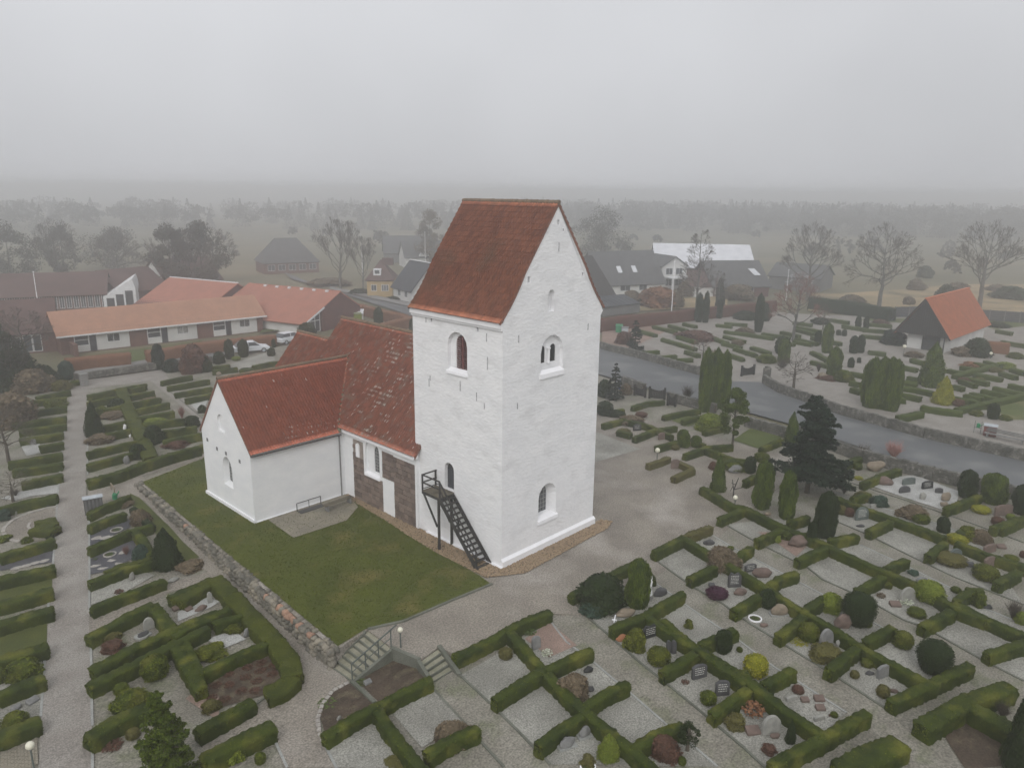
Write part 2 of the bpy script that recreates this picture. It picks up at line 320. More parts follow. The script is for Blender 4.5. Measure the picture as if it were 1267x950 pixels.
patch('gravel_ground', GRAV, M['aisle'], 0.0, 1.1)
# plateau slab with the church gravel, its edges hidden behind walls and hedges
def plateau():
    b = MB(); b.prism(PLAT, 'z', -1.5, 0.012); o = b.build('churchyard_terrace', M['gravel']); o['kind'] = 'structure'
plateau()
STAIR_TOP = [Uz('P', 455, 779, 0), Uz('P', 485, 801, 0)]
lawn = [_p(176, 597), _p(250, 568), (-2, 31), (0.4, 29), (1.0, 23), (0.2, 15), (-.6, 13), (-.9, 9.5), (-1.2, 7), (-1.3, 4.3), (-1.5, .2), _p(606, 722), _p(560, 742), _p(500, 768), _p(452, 779), _p(418, 800)]
patch('lawn', lawn, M['lawn'], .05, flat=0)
pebbles_poly = [(-.5, 15), (.1, 15), (.1, 7.6), (-.05, 7.2), (-.05, -.05), (9.2, -.05), (9.6, -.75), (8.4, -1.15), (.5, -1.4), (-1.4, -.2), (-1.45, 4), (-1.2, 7), (-.9, 9.6), (-.7, 12.6)]
patch('pebble_bed', pebbles_poly, M['mortar'], .055, flat=0)
def pebbles():
    ico = bmesh.new(); bmesh.ops.create_icosphere(ico, subdivisions=1, radius=1); V = np.array([v.co[:] for v in ico.verts]); Fc = np.array([[v.index for v in f.verts] for f in ico.faces]); ico.free()
    A, B, T = [], [], []
    n = 0
    while n < 5200:
        x = RNG.uniform(-1.5, 9.6); y = RNG.uniform(-1.4, 15)
        if not inpoly(x, y, pebbles_poly): continue
        s = RNG.uniform(.03, .075); R = np.array([1, RNG.uniform(.7, 1.2), .5])*s
        A.append(V*R+[x, y, .06+s*.2]); B.append(Fc+n*len(V)); T.append(np.full(len(Fc), RNG.random())); n += 1
    o = ob('pebbles', mesh_np('pebbles', np.concatenate(A), [np.concatenate(B)], M['pebble'], np.concatenate(T), True)); o['kind'] = 'stuff'
pebbles()
patch('stone_paving', [(-6.25, 15.15), (-6.43, 11.6), (-2.7, 11.45), (-.95, 12.7), (-.45, 14.3), (-.3, 15.15)], M['paving'], .075, flat=0)
patch('cobbled_strip', gp('C1', [(62, 920), (70, 770), (285, 855)]), M['plotg'], .03, flat=0)
# grass edging stones between lawn and gravel
def edging():
    b = MB(); L = [_p(609, 723), _p(560, 743), _p(500, 769), _p(455, 779)]
    for a, c in zip(L[:-1], L[1:]): b.bar((*a, .03), (*c, .03), .12, .14)
    o = b.build('lawn_kerb', M['kerbd']); o['kind'] = 'structure'
edging()
def tufts():
    n = 30000; P = np.stack([RNG.uniform(-12, 1, n), RNG.uniform(-2, 31, n)], 1); k = np.array([inpoly(a, b, lawn) for a, b in P]); P = P[k]; n = len(P)
    nz = np.array([noise.noise(Vector((a*.5, b*.5, 0))) for a, b in P]); V = []; a = RNG.uniform(0, 6.28, n); h = RNG.uniform(.02, .055, n); s = RNG.uniform(.02, .05, n); c0 = np.stack([P[:, 0], P[:, 1], np.full(n, .05)], 1); d = np.stack([np.cos(a), np.sin(a), 0*a], 1)*s[:, None]; l = RNG.normal(0, .02, (n, 3)); l[:, 2] = h
    V = np.stack([c0-d, c0+d, c0+d*.4+l, c0-d*.4+l], 1).reshape(-1, 3); o = ob('grass', mesh_np('grass', V, [np.arange(4*n).reshape(n, 4)], M['grass_blade'], np.clip(RNG.random(n)*.7+nz, 0, 1))); o['kind'] = 'stuff'
tufts()
# ---------------------------------------------------------------- church
TW, TD, TH, TR = 8.36, 7.55, 14.0, 20.15
def arch(a0, a1, z0, zs, kind='round', n=7):
    m = (a0+a1)/2; r = (a1-a0)/2
    P = [(a0, z0), (a1, z0)]
    if kind == 'round': P += [(m+r*math.cos(t), zs+r*math.sin(t)) for t in [math.pi*k/n for k in range(n+1)]]
    else:
        h = r*1.35; P += [(a1, zs)]+[(a1-r*(1-math.cos(t)), zs+h*math.sin(t)) for t in [math.pi/2*k/5 for k in range(1, 5)]]+[(m, zs+h)]+[(a0+r*(1-math.cos(t)), zs+h*math.sin(t)) for t in [math.pi/2*k/5 for k in range(4, 0, -1)]]+[(a0, zs)]
    return P
def splay(P0, P1, axis, d0, d1):     # a cutter whose outline goes from P0 at depth d0 to P1 at depth d1
    n = len(P0); f = (lambda p, t: (t, p[0], p[1])) if axis == 'x' else (lambda p, t: (p[0], t, p[1]))
    b = MB(); b.add([f(p, d0) for p in P0]+[f(p, d1) for p in P1], [tuple(range(n)), tuple(range(2*n-1, n-1, -1))]+[(i, i+n, (i+1) % n+n, (i+1) % n) for i in range(n)]); return b
def cut(o, cutters):
    tmp = []
    for i, c in enumerate(cutters):
        k = ob('cutter', c.mesh('cutter', M['limewash2'])); tmp.append(k)
        md = o.modifiers.new('b', 'BOOLEAN'); md.operation = 'DIFFERENCE'; md.object = k; md.solver = 'EXACT'
    dg = bpy.context.evaluated_depsgraph_get(); me = bpy.data.meshes.new_from_object(o.evaluated_get(dg)); o.modifiers.clear(); o.data = me
    for k in tmp: bpy.data.objects.remove(k)
church = empty('church', (0, 0, 0), 0, 'large whitewashed church with tall saddle roofed tower, red pantile roofs and granite nave wall', 'church')
tb = MB()
bell = lambda yy: -.12*math.sin(min(1, yy/3.2)*math.pi) if yy < 3.2 else 0.0
_cs, _sn = (TW/2+.30)/math.hypot(TW/2+.30, TR-TH), (TR-TH)/math.hypot(TW/2+.30, TR-TH)
def rl(yy, d=0): b_ = bell(yy)+d; return (-.30+yy*_cs-b_*_sn, TH+.10+yy*_sn+b_*_cs)       # roof line seen on the gable, d above the tiles
RLN = math.hypot(TW/2+.30, TR-TH); RY = [.55, 1.1, 1.7, 2.4, 3.2, RLN-.05]
prof = [(0, -.4), (TW, -.4), (TW, TH-.35), (TW+.20, TH-.1)]+[(TW-x, z) for x, z in [rl(q, -.07) for q in RY]]+[rl(q, -.07) for q in RY[::-1]]+[(0.0, TH)]
tb.prism(prof, 'y', 0, TD); tower = tb.build('tower_wall', M['limewash'], church)
bel_o = arch(2.78, 4.42, 10.85, 12.35); bel_i = arch(2.86, 3.98, 10.98, 12.45)
dr = arch(3.98, 4.82, 3.5, 4.78)
low_o = arch(3.08, 4.68, 1.9, 3.3, 'round'); low_i = arch(3.32, 4.38, 2.1, 3.2, 'point')
tw_o = arch(3.03, 4.93, 10.9, 12.05); tw_l = arch(3.12, 3.62, 11.42, 12.18); tw_r = arch(4.02, 4.52, 11.4, 12.18)
lan = arch(3.55, 4.08, 14.35, 15.3, 'round', 5)
cuts = [splay(bel_o, bel_o, 'x', -.2, .28), splay(bel_i, bel_i, 'x', .2, .9), splay(dr, dr, 'x', -.2, .35), splay(low_o, low_i, 'y', -.02, .55), splay(low_i, low_i, 'y', .5, .9),
        splay(tw_o, tw_o, 'y', -.2, .22), splay(tw_l, tw_l, 'y', .15, 1.1), splay(tw_r, tw_r, 'y', .15, 1.1), splay(lan, lan, 'y', -.2, .3)]
for (x, z, s) in ((4.25, 19.2, .09), (4.68, 18.77, .05), (1.96, 16.25, .11), (6.51, 16.23, .07)): cuts.append(MB().box(x-s, x+s, -.2, .25, z-s*1.5, z+s*1.5))
for (y, z, s) in ((5.82, 13.6, .08), (1.93, 13.55, .08)): cuts.append(MB().box(-.2, .25, y-s, y+s, z-s*1.8, z+s*1.8))
cut(tower, cuts)
# plinth, sills, cornice
MB().box(-.03, TW+.1, -.16, 0.0, -.3, .42).add([(-.03, -.16, .42), (TW+.1, -.16, .42), (TW+.1, 0, .56), (-.03, 0, .56)], [(0, 1, 2, 3)]).build('plinth', M['trim'], church, recalc=False)
MB().box(-.16, 0.0, -.16, TD-1, -.3, .12).build('plinth', M['trim'], church)
def sill(name, x0, x1, z, ax, out=.14, dep=.3, th=.22):
    b = MB(); P = [(-out, z-th), (dep, z-th), (dep, z+.16), (-out+.02, z-.02)]
    if ax == 'y': b.prism(P, 'x', x0, x1)
    else: b.add([(p[0], t, p[1]) for t in (x0, x1) for p in P], [(0, 1, 2, 3), (7, 6, 5, 4), (0, 4, 5, 1), (1, 5, 6, 2), (2, 6, 7, 3), (3, 7, 4, 0)])
    return b.build(name, M['trim'], church)
sill('window_sill', 2.95, 5.0, 10.87, 'y', .10, .2, .28); sill('window_sill', 3.0, 4.78, 1.92, 'y', .12, .3, .22); sill('window_sill', 2.72, 4.5, 10.86, 'x', .10, .24, .16)
MB().box(-.22, -.002, -.0, TD, TH-.16, TH+.10).box(-.12, -.002, 0.0, TD, TH-.30, TH-.16).build('cornice', M['trim'], church)
# belfry louvres
wb = empty('louvred_window'); wb.parent = church
MB().prism(bel_i, 'x', .62, .66).build('backing', M['dark'], wb)
for k in range(15):
    z = 11.03+k*.125; hw = .53 if z < 12.45 else math.sqrt(max(.01, .56**2-(z-12.45)**2))-.02
    b = MB(); Mx = Matrix.Translation((.33, 3.42, z)) @ Matrix.Rotation(math.radians(38), 4, 'Y'); b.box(-.08, .08, -hw, hw, -.012, .012, Mx); b.build('louvre', M['louvre'], wb)
bf = MB(); bf.box(.24, .30, 3.39, 3.45, 10.98, 12.98); bf.build('mullion', M['louvre'], wb)
# tower door
td = empty('tower_door'); td.parent = church
MB().prism(arch(4.0, 4.80, 3.5, 4.76), 'x', .24, .30).build('door_leaf', M['dkwood'], td)
for k in range(5): MB().box(.215, .24, 4.03+k*.155, 4.17+k*.155, 3.52, 4.78).build('door_board', M['doorgrey'], td)
# leaded windows: glass part with lead bars
def leaded(P, ax, d, z0, z1, a0, a1, nz, na, par, name='window'):
    e = empty(name); e.parent = par
    MB().prism(P, ax, d, d+.03).build('pane', M['glass'], e)
    b = MB()
    for k in range(1, nz):
        z = z0+(z1-z0)*k/nz
        (b.box(a0+.03, a1-.03, d-.03, d-.005, z-.014, z+.014) if ax == 'y' else b.box(d-.03, d-.005, a0+.03, a1-.03, z-.014, z+.014))
    for k in range(1, na):
        a = a0+(a1-a0)*k/na
        (b.box(a-.014, a+.014, d-.034, d-.008, z0, z1-.02) if ax == 'y' else b.box(d-.034, d-.008, a-.014, a+.014, z0, z1-.02))
    b.build('glazing_bar', M['kerb'], e); return e
leaded(low_i, 'y', .56, 2.1, 3.75, 3.32, 4.38, 6, 4, church)
for P, a0, a1 in ((tw_l, 3.12, 3.62), (tw_r, 4.02, 4.52)): MB().prism(P, 'y', .27, .31).build('opening_shade_panel', M['dark'], church)  # black panels painted as the darkness inside the twin openings
cb = MB(); cb.lathe([(.1, 0), (.09, .1), (.075, .15), (.075, .72), (.11, .8), (.13, .88)], 10, (3.82, .12, 11.40)); cb.build('column', M['trim'], church)
# iron wall ties and old cracks
for ax, a, z, h in (('y', 4.32, 17.87, .5), ('y', 1.2, 13.14, .4), ('y', 7.16, 13.09, .4), ('y', 1.17, 9.4, .35), ('x', 6.29, 13.54, .35), ('x', 1.21, 13.2, .45), ('x', 6.11, 9.8, .5), ('x', 3.36, 10.1, .6), ('x', 1.38, 9.35, .35), ('x', 1.13, 11.8, .7), ('x', 6.0, 10.1, .3), ('x', 2.0, 9.75, .5)):
    b = MB()
    if ax == 'y': b.box(a-.02, a+.02, -.03, .0, z-h/2, z+h/2)
    else: b.box(-.03, .0, a-.02, a+.02, z-h/2, z+h/2)
    b.build('wall_tie', M['wtie'], church)
# ---- pantile roofs: waved courses as real relief
def tiles(name, O, u, v, W, Lh, mat, parent, du=.205, dv=.345, amp=.055, step=.065, prof=None, keep=None, lich=None, flat=False):
    O, u, v = map(lambda a: np.array(a, float), (O, u, v)); nrm = np.cross(u, v); nrm /= np.linalg.norm(nrm)
    if nrm[2] < 0: nrm = -nrm
    nc = int(round(W/du)); du = W/nc; nr = int(round(Lh/dv)); dv = Lh/nr; sub = 4
    xs = np.linspace(0, W, nc*sub+1); ph = np.arange(nc*sub+1) % sub
    wave = np.array([0, .55, 1, .45])[ph]*amp
    if flat: wave = np.array([0.0, .9, .9, .9])[ph]*amp*.5
    V = []; Fq = []; T = []; LI = []
    for r in range(nr):
        rt = RNG.random(nc); jit = RNG.normal(0, .004, nc)
        for k, (yy, lift) in enumerate(((r*dv, step), ((r+1)*dv+.05, 0.0))):
            base = O+xs[:, None]*u+yy*v
            if prof: base = base+prof(yy)*nrm[None, :]
            V.append(base+(wave+lift+np.append(np.repeat(jit, sub), 0))[:, None]*nrm)
        n0 = 2*r*len(xs); c = np.arange(nc*sub); q = np.stack([n0+c, n0+c+1, n0+len(xs)+c+1, n0+len(xs)+c], 1)
        Fq.append(q); T.append(np.repeat(rt, sub))
        if r: # riser down to the course below, tinted dark for the shadow gap
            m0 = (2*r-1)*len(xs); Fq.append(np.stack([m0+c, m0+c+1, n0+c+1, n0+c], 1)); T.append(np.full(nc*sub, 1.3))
    V = np.concatenate(V); Fq = np.concatenate(Fq); T = np.concatenate(T)
    ctr = V[Fq].mean(1)
    if keep is not None:
        k = keep(ctr); Fq = Fq[k]; T = T[k]; ctr = ctr[k]
    o = ob(name, mesh_np(name, V, [Fq], mat, T, False), parent)
    if lich is not None:
        p = lich(ctr); tid = (np.floor(((ctr-O)@u)/du).astype(int)*997+np.floor(((ctr-O)@v)/dv).astype(int)); k = RNG.random(len(p)) < p*1.5
        if k.any():
            Q = V[Fq[k]]; c0 = Q.mean(1, keepdims=True); sc = RNG.uniform(.15, .55, (len(Q), 1, 1)); Q = c0+(Q-c0)*sc+nrm*.008+RNG.normal(0, .008, Q.shape)*(1-abs(nrm))
            n = len(Q); o2 = ob('lichen', mesh_np('lichen', Q.reshape(-1, 3), [np.arange(n*4).reshape(n, 4)], M['lichen']), o); o2['kind'] = 'stuff'
    return o
EX = np.array([1., 0, 0]); EY = np.array([0, 1., 0])
def slope(x0, z0, x1, z1): L = math.hypot(x1-x0, z1-z0); return np.array([(x1-x0)/L, 0, (z1-z0)/L]), L
vL, lL = slope(-.30, TH+.02, TW/2, TR+.02)
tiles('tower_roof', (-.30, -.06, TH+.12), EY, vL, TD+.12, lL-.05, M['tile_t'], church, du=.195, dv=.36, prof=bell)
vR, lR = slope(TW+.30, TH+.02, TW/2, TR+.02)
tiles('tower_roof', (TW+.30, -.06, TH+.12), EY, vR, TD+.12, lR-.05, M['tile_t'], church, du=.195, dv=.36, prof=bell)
def ridge(name, a, b, r, par, n=None, mat=None):
    a = Vector(a); b = Vector(b); L = (b-a).length; n = n or int(L/.38); d = (b-a)/n; bb = MB()
    for k in range(n):
        p = a+d*k+Vector((0, 0, RNG.normal(0, .008))); bb.tube(p, p+d*1.03, r*1.05, r*.92, 8)
    o = bb.build(name, mat or M['tile_t'], par); o['kind'] = 'stuff'; return o
ridge('ridge_tiles', (TW/2, -.08, TR+.1), (TW/2, TD+.08, TR+.1), .13, church, mat=M['mortar'])
for y in (-.055, TD+.015):    # verges closing the tile ends on the gable
    for sg in (0, 1):
        b = MB(); Q = [0, .5, 1.1, 1.7, 2.4, 3.2, RLN]; P = [rl(q, -.10) for q in Q]; U_ = [rl(q, .03) for q in Q]
        if sg: P = [(TW-x, z) for x, z in P]; U_ = [(TW-x, z) for x, z in U_]
        n = len(Q); b.add([(x, y, z) for x, z in P+U_]+[(x, y+.04, z) for x, z in P+U_], [f for i in range(n-1) for f in ((i, i+1, n+i+1, n+i), (2*n+i, 3*n+i, 3*n+i+1, 2*n+i+1), (i, 2*n+i, 2*n+i+1, i+1), (n+i, n+i+1, 3*n+i+1, 3*n+i))]); b.build('verge', M['tile_v'], church)
# ---- nave
NX, NR_X, NR_Z, NE = -.18, 4.75, 11.12, 4.95
NX2 = 2*NR_X-NX; NY0, NY1 = 7.25, 22.3
sl_n = (NR_Z-NE)/(NR_X-(NX-.3))
nave = MB().prism([(NX, -.4), (NX2, -.4), (NX2, NE+.15), (NR_X, NR_Z-.3), (NX, NE+.15)], 'y', NY0, NY1).build('nave_wall', M['limewash2'], church)
nw_o = arch(11.15, 12.75, 2.35, 4.0); nw_i = arch(11.22, 11.92, 2.6, 3.95, 'point'); sm = arch(13.44, 13.82, 3.2, 4.0, 'round', 4)
stone_regs = [(7.45, 9.62, .0, 4.28), (9.62, 10.86, 2.5, 4.36), (10.86, 14.2, .0, 2.22), (12.95, 14.2, 2.22, 4.4)]
cuts = [MB().box(NX-.3, NX+.07, a0, a1, z0-.3*(z0 == 0), z1) for a0, a1, z0, z1 in stone_regs]
cut(nave, cuts)
cut(nave, [splay(nw_o, nw_o, 'x', NX-.3, NX+.16), splay(nw_i, nw_i, 'x', NX+.1, NX+.6)])
leaded(nw_i, 'x', NX+.22, 2.6, 4.4, 11.22, 11.92, 8, 3, church)
b = MB(); b.add([(p[0], t, p[1]) for t in (11.1, 12.8) for p in ((NX-.10, 2.18), (NX+.2, 2.18), (NX+.2, 2.45), (NX-.08, 2.32))], [(0, 1, 2, 3), (7, 6, 5, 4), (0, 4, 5, 1), (1, 5, 6, 2), (2, 6, 7, 3), (3, 7, 4, 0)]); b.build('window_sill', M['trim'], church)
MB().prism(sm, 'x', NX-.03, NX+.05).build('blind_niche', M['trim'], church)
stones = 0
joint = MB()
for ri, (a0, a1, z0, z1) in enumerate(stone_regs):
    joint.box(NX+.055, NX+.068, a0, a1, z0, z1); z = z0+.02
    while z < z1-.12:
        h = min(RNG.uniform(.27, .36), z1-z); 
        if z1-(z+h) < .15: h = z1-z
        y = a0
        while y < a1-.02:
            wd = RNG.uniform(.30, .55)
            if a1-(y+wd) < .22: wd = a1-y
            if stones < 299 and not (ri == 3 and 3.1 < z+h/2 < 4.25 and y+wd > 13.42 and y < 13.84):
                b = MB(); pr = RNG.uniform(-.012, .012); b.box(NX-.012+pr, NX+.056, y+.012, y+wd-.012, z+.016, z+h-.016)
                me = b.mesh('stone_block', M['granite']); a = me.attributes.new('tint', 'FLOAT', 'FACE'); a.data.foreach_set('value', [float(RNG.random())]*6); ob('stone_block', me, nave); stones += 1
            y += wd
        z += h
joint.build('mortar_bed', M['joint'], nave)
vN, lN = slope(NX-.34, NE, NR_X, NR_Z)
# transept dims
SX0, SX1, SY0, SY1, SE, SRz = -7.05, 3.2, 15.25, 22.1, 4.75, 8.85; SM = (SY0+SY1)/2+.2
def on_nave(c):     # hide the nave tiles that the transept roof covers
    x, y = c[:, 0], c[:, 1]; zt = np.where(y < SM, SE+(y-SY0+.2)*(SRz-SE)/(SM-SY0), SE+(SY1+.2-y)*(SRz-SE)/(SY1-SM))
    return ~((y > SY0-.1) & (y < SY1+.1) & (c[:, 2] < zt-.05))
def lich_n(c):
    g = np.exp(-((c[:, 1]-(12.2+(c[:, 2]-6)*.25))/1.9)**2)*(.5-.02*(c[:, 2]-5)); n = np.array([noise.noise(Vector(p)*1.1) for p in c]); return np.clip(g*(n*2.2+.45), 0, .85)+.02
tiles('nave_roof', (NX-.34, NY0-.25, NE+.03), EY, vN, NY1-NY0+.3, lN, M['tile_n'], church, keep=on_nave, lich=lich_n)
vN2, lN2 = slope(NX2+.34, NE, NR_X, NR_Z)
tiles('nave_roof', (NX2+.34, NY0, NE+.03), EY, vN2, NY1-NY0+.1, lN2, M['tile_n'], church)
ridge('ridge_tiles', (NR_X, TD-.3, NR_Z+.06), (NR_X, NY1+.08, NR_Z+.06), .14, church, mat=M['mortar'])
MB().add([(NX-.34, NY0-.26, NE-.12), (NR_X, NY0-.26, NR_Z-.12), (NR_X, NY0-.26, NR_Z+.03), (NX-.34, NY0-.26, NE+.05), (NX-.34, NY0-.2, NE-.12), (NR_X, NY0-.2, NR_Z-.12), (NR_X, NY0-.2, NR_Z+.03), (NX-.34, NY0-.2, NE+.05)], [(0, 1, 2, 3), (7, 6, 5, 4), (0, 4, 5, 1), (2, 6, 7, 3)]).build('verge', M['tile_v'], church)
MB().box(NX-.28, NX-.002, NY0-.0, SY0, NE-.24, NE-.04).build('cornice', M['trim'], church)
MB().add([(NX-.33, NY0-.2, NE-.05), (NX-.1, NY0-.2, NE+.2), (NX-.1, NY0, NE+.2), (NX-.33, NY0, NE-.05), (NX-.33, NY0-.2, NE-.12), (NX, NY0-.2, NE-.12), (NX, NY0, NE-.12), (NX-.33, NY0, NE-.12)], [(0, 1, 2, 3), (4, 5, 6, 7), (0, 4, 7, 3), (1, 5, 6, 2), (0, 1, 5, 4)]).build('eaves_board', M['trim'], church)
# ---- chancel behind the nave
CX0, CX1, CY1, CE, CRz = 1.4, 8.1, 29.0, 5.0, 9.15
MB().prism([(CX0, -.4), (CX1, -.4), (CX1, CE), (NR_X, CRz-.2), (CX0, CE)], 'y', NY1, CY1).build('chancel_wall', M['limewash2'], church)
for x0 in (CX0-.3, CX1+.3):
    vC, lC = slope(x0, CE-.2, NR_X, CRz)
    tiles('chancel_roof', (x0, NY1, CE-.17), EY, vC, CY1-NY1+.1, lC, M['tile_n'], church, lich=(lambda c: np.clip(np.array([noise.noise(Vector(p)*.9) for p in c])*1.1-.25, 0, .6)))
ridge('ridge_tiles', (NR_X, NY1, CRz+.05), (NR_X, CY1+.12, CRz+.05), .13, church, mat=M['mortar'])
# ---- transept (porch wing) towards the lawn
trn = MB().prism([(SY0, -.4), (SY1, -.4), (SY1, SE+.15), (SM, SRz-.12), (SY0, SE+.15)], 'x', SX0, NX+.5).build('transept_wall', M['limewash2'], church)
up = arch(18.5, 19.5, 5.3, 6.0, 'round'); lo = arch(17.95, 19.3, 1.55, 2.75, 'point'); upi = arch(18.62, 19.45, 5.35, 5.95, 'round'); loi = arch(18.15, 19.12, 1.75, 2.75, 'point')
cut(trn, [splay(up, up, 'x', SX0-.3, SX0+.16), splay(lo, loi, 'x', SX0-.01, SX0+.35), splay(loi, loi, 'x', SX0+.3, SX0+.7)])
leaded(loi, 'x', SX0+.38, 1.75, 3.3, 18.15, 19.12, 7, 3, church)
MB().box(SX0-.10, SX0, SY0-.08, SY1+.1, -.3, .26).box(SX0-.10, NX, SY0-.08, SY0, -.3, .10).build('plinth', M['trim'], church)
for y, z in ((21.3, 4.2), (19.9, 3.9), (18.6, 3.9), (16.7, 3.85)): 
    for s in (-1, 1): MB().box(SX0-.03, SX0, y-.02+s*.07, y+.02+s*.07, z-.12, z+.12).build('wall_tie', M['iron'], church)
def slopey(y0, z0, y1, z1): L = math.hypot(y1-y0, z1-z0); return np.array([0, (y1-y0)/L, (z1-z0)/L]), L
def vkeep(c):       # keep what lies above the nave roof
    zn = NE+(c[:, 0]-(NX-.34))*sl_n; return c[:, 2] > zn+.0
vT, lT = slopey(SY0-.22, SE-.12, SM, SRz)
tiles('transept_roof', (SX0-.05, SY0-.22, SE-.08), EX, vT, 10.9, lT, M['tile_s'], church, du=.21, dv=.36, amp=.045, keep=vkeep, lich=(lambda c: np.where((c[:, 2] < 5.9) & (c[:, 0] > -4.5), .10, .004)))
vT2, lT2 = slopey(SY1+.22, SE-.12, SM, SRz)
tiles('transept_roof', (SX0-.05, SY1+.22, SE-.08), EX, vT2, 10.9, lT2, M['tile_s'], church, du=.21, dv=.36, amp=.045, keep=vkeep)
ridge('ridge_tiles', (SX0-.06, SM, SRz+.06), (3.05, SM, SRz+.12), .12, church, mat=M['mortar'])
xa = (SRz-NE)/sl_n+NX-.34
b = MB(); 
vz0 = SE-.05; vx0 = (vz0-NE)/sl_n+NX-.34
N_ = 14
for k in range(N_):
    t0, t1 = k/N_, (k+1)/N_; p = [Vector((vx0+(xa-vx0)*t+.02, SY0-.2+(SM-SY0+.2)*t, vz0+(SRz-vz0)*t+.06+RNG.uniform(0, .03))) for t in (t0, t1)]
    b.bar(p[0], p[1], RNG.uniform(.22, .34), .07)
b.build('valley_gutter', M['lead'], church)
MB().tube((SX0-.05, SY0-.26, SE-.16), (NX-.35, SY0-.26, SE-.19), .06, .06, 8).build('gutter', M['st_dark'], church)
MB().tube((-.62, SY0-.12, 0), (-.62, SY0-.12, SE-.3), .05, .05, 8).tube((-.62, SY0-.12, SE-.32), (-.62, SY0-.26, SE-.18), .05, .05, 8).build('downpipe', M['st_grey'], church)
for s in (1, -1):   # gable parapet edge
    y0, y1 = (SY0-.2, SM) if s == 1 else (SY1+.2, SM)
    MB().add([(x, y, z) for x in (SX0-.06, SX0+.0) for y, z in ((y0, SE-.2), (y1, SRz-.12), (y1, SRz+.05), (y0, SE-.02))], [(0, 1, 2, 3), (7, 6, 5, 4), (0, 4, 5, 1), (2, 6, 7, 3), (0, 3, 7, 4)]).build('verge', M['tile_v'], church)
# ---------------------------------------------------------------- timber stair to the tower door
st = empty('timber_stair', (-.6, 2.4, 0), 0, 'black tarred timber stair with railed landing leading up to the small tower door', 'stair')
def sb(b, name, mat=None):
    o = b.build(name, mat or M['dkwood']); o.parent = st; o.matrix_parent_inverse = Matrix.Translation((.6, -2.4, 0)); return o
PZ = 3.46
sb(MB().box(-1.15, -.02, 3.95, 5.6, PZ-.22, PZ-.06), 'landing_frame')
for k in range(8): sb(MB().box(-1.15, -.02, 3.95+k*.206, 4.14+k*.206, PZ-.058, PZ), 'landing_plank', M['plank'])
for x, y in ((-1.1, 4.1), (-.12, 4.1)): sb(MB().bar((x, y, 0), (x, y, PZ-.06), .12), 'post')
sb(MB().bar((-1.08, 5.5, PZ-.2), (-1.1, 4.25, 1.5), .09), 'brace'); sb(MB().bar((-.35, 4.9, 2.2), (-1.1, 4.2, .15), .09), 'brace'); sb(MB().bar((-.12, 5.5, PZ-.2), (-.12, 4.25, 1.5), .09), 'brace')
for x in (-1.14, -.10): sb(MB().bar((x, 4.0, PZ-.12), (x, .78, .02), .06, .26), 'stringer')
NS = 14
for k in range(NS):
    t = (k+.6)/NS; y = 4.0+(.78-4.0)*t; z = PZ-.05-PZ*t*.985
    sb(MB().box(-1.1, -.14, y-.11, y+.11, z-.03, z), 'tread')
for x in (-1.14,):
    for y, z in ((3.95, PZ), (2.35, 1.72), (.85, .1)): sb(MB().bar((x, y, z), (x, y, z+.98), .08), 'rail_post')
    sb(MB().bar((x, 3.97, PZ+.98), (x, .8, 1.05), .07), 'handrail'); sb(MB().bar((x, 3.97, PZ+.48), (x, .8, .55), .055), 'middle_rail')
for x, y in ((-1.12, 5.55), (-.1, 5.55)): sb(MB().bar((x, y, PZ-.1), (x, y, PZ+1.0), .08), 'rail_post')
for z in (.98, .5): sb(MB().bar((-1.12, 3.95, PZ+z), (-1.12, 5.6, PZ+z), .07), 'handrail'); sb(MB().bar((-1.12, 5.55, PZ+z), (-.02, 5.55, PZ+z), .07), 'handrail')
sb(MB().bar((-1.12, 3.95, PZ+.9), (-1.12, 5.55, PZ+.1), .05), 'diagonal_rail')
# ---------------------------------------------------------------- seats by the transept
def bench(name, P, rz, L, label, group=None, mat='plank', slats=4, back=True, h=.45):
    t = empty(name, P, rz, label, 'bench', group)
    for k in range(slats): MB().box(-L/2, L/2, -.2+k*.11, -.11+k*.11, h-.03, h).build('seat_slat', M[mat], t)
    for s in (-1, 1): MB().box(s*(L/2-.25)-.04, s*(L/2-.25)+.04, -.2, .22, 0, h-.03).build('leg', M['st_grey'], t)
    if back:
        for k in range(3): MB().box(-L/2, L/2, .26+k*.02, .29+k*.02, h+.1+k*.12, h+.19+k*.12).build('back_slat', M[mat], t)
        for s in (-1, 1): MB().bar((s*(L/2-.25), .24, h-.05), (s*(L/2-.25), .32, h+.45), .05).build('back_post', M['st_grey'], t)
    return t
t = empty('iron_rail', (-3.35, 14.9, .08), 0, 'low dark iron rail over a sunken grate at the white transept wall', 'rail'); MB().bar((-.9, 0, .55), (.9, 0, .55), .04).bar((-.9, 0, 0), (-.9, 0, .55), .04).bar((.9, 0, 0), (.9, 0, .55), .04).bar((0, 0, 0), (0, 0, .55), .03).build('rail', M['iron'], t); MB().box(-.9, .9, -.55, -.05, 0, .03).build('grate', M['st_dark'], t)
bench('garden_bench', (-1.9, 13.6, .08), .06, 2.3, 'low backless wooden bench standing free on the paving', back=False)
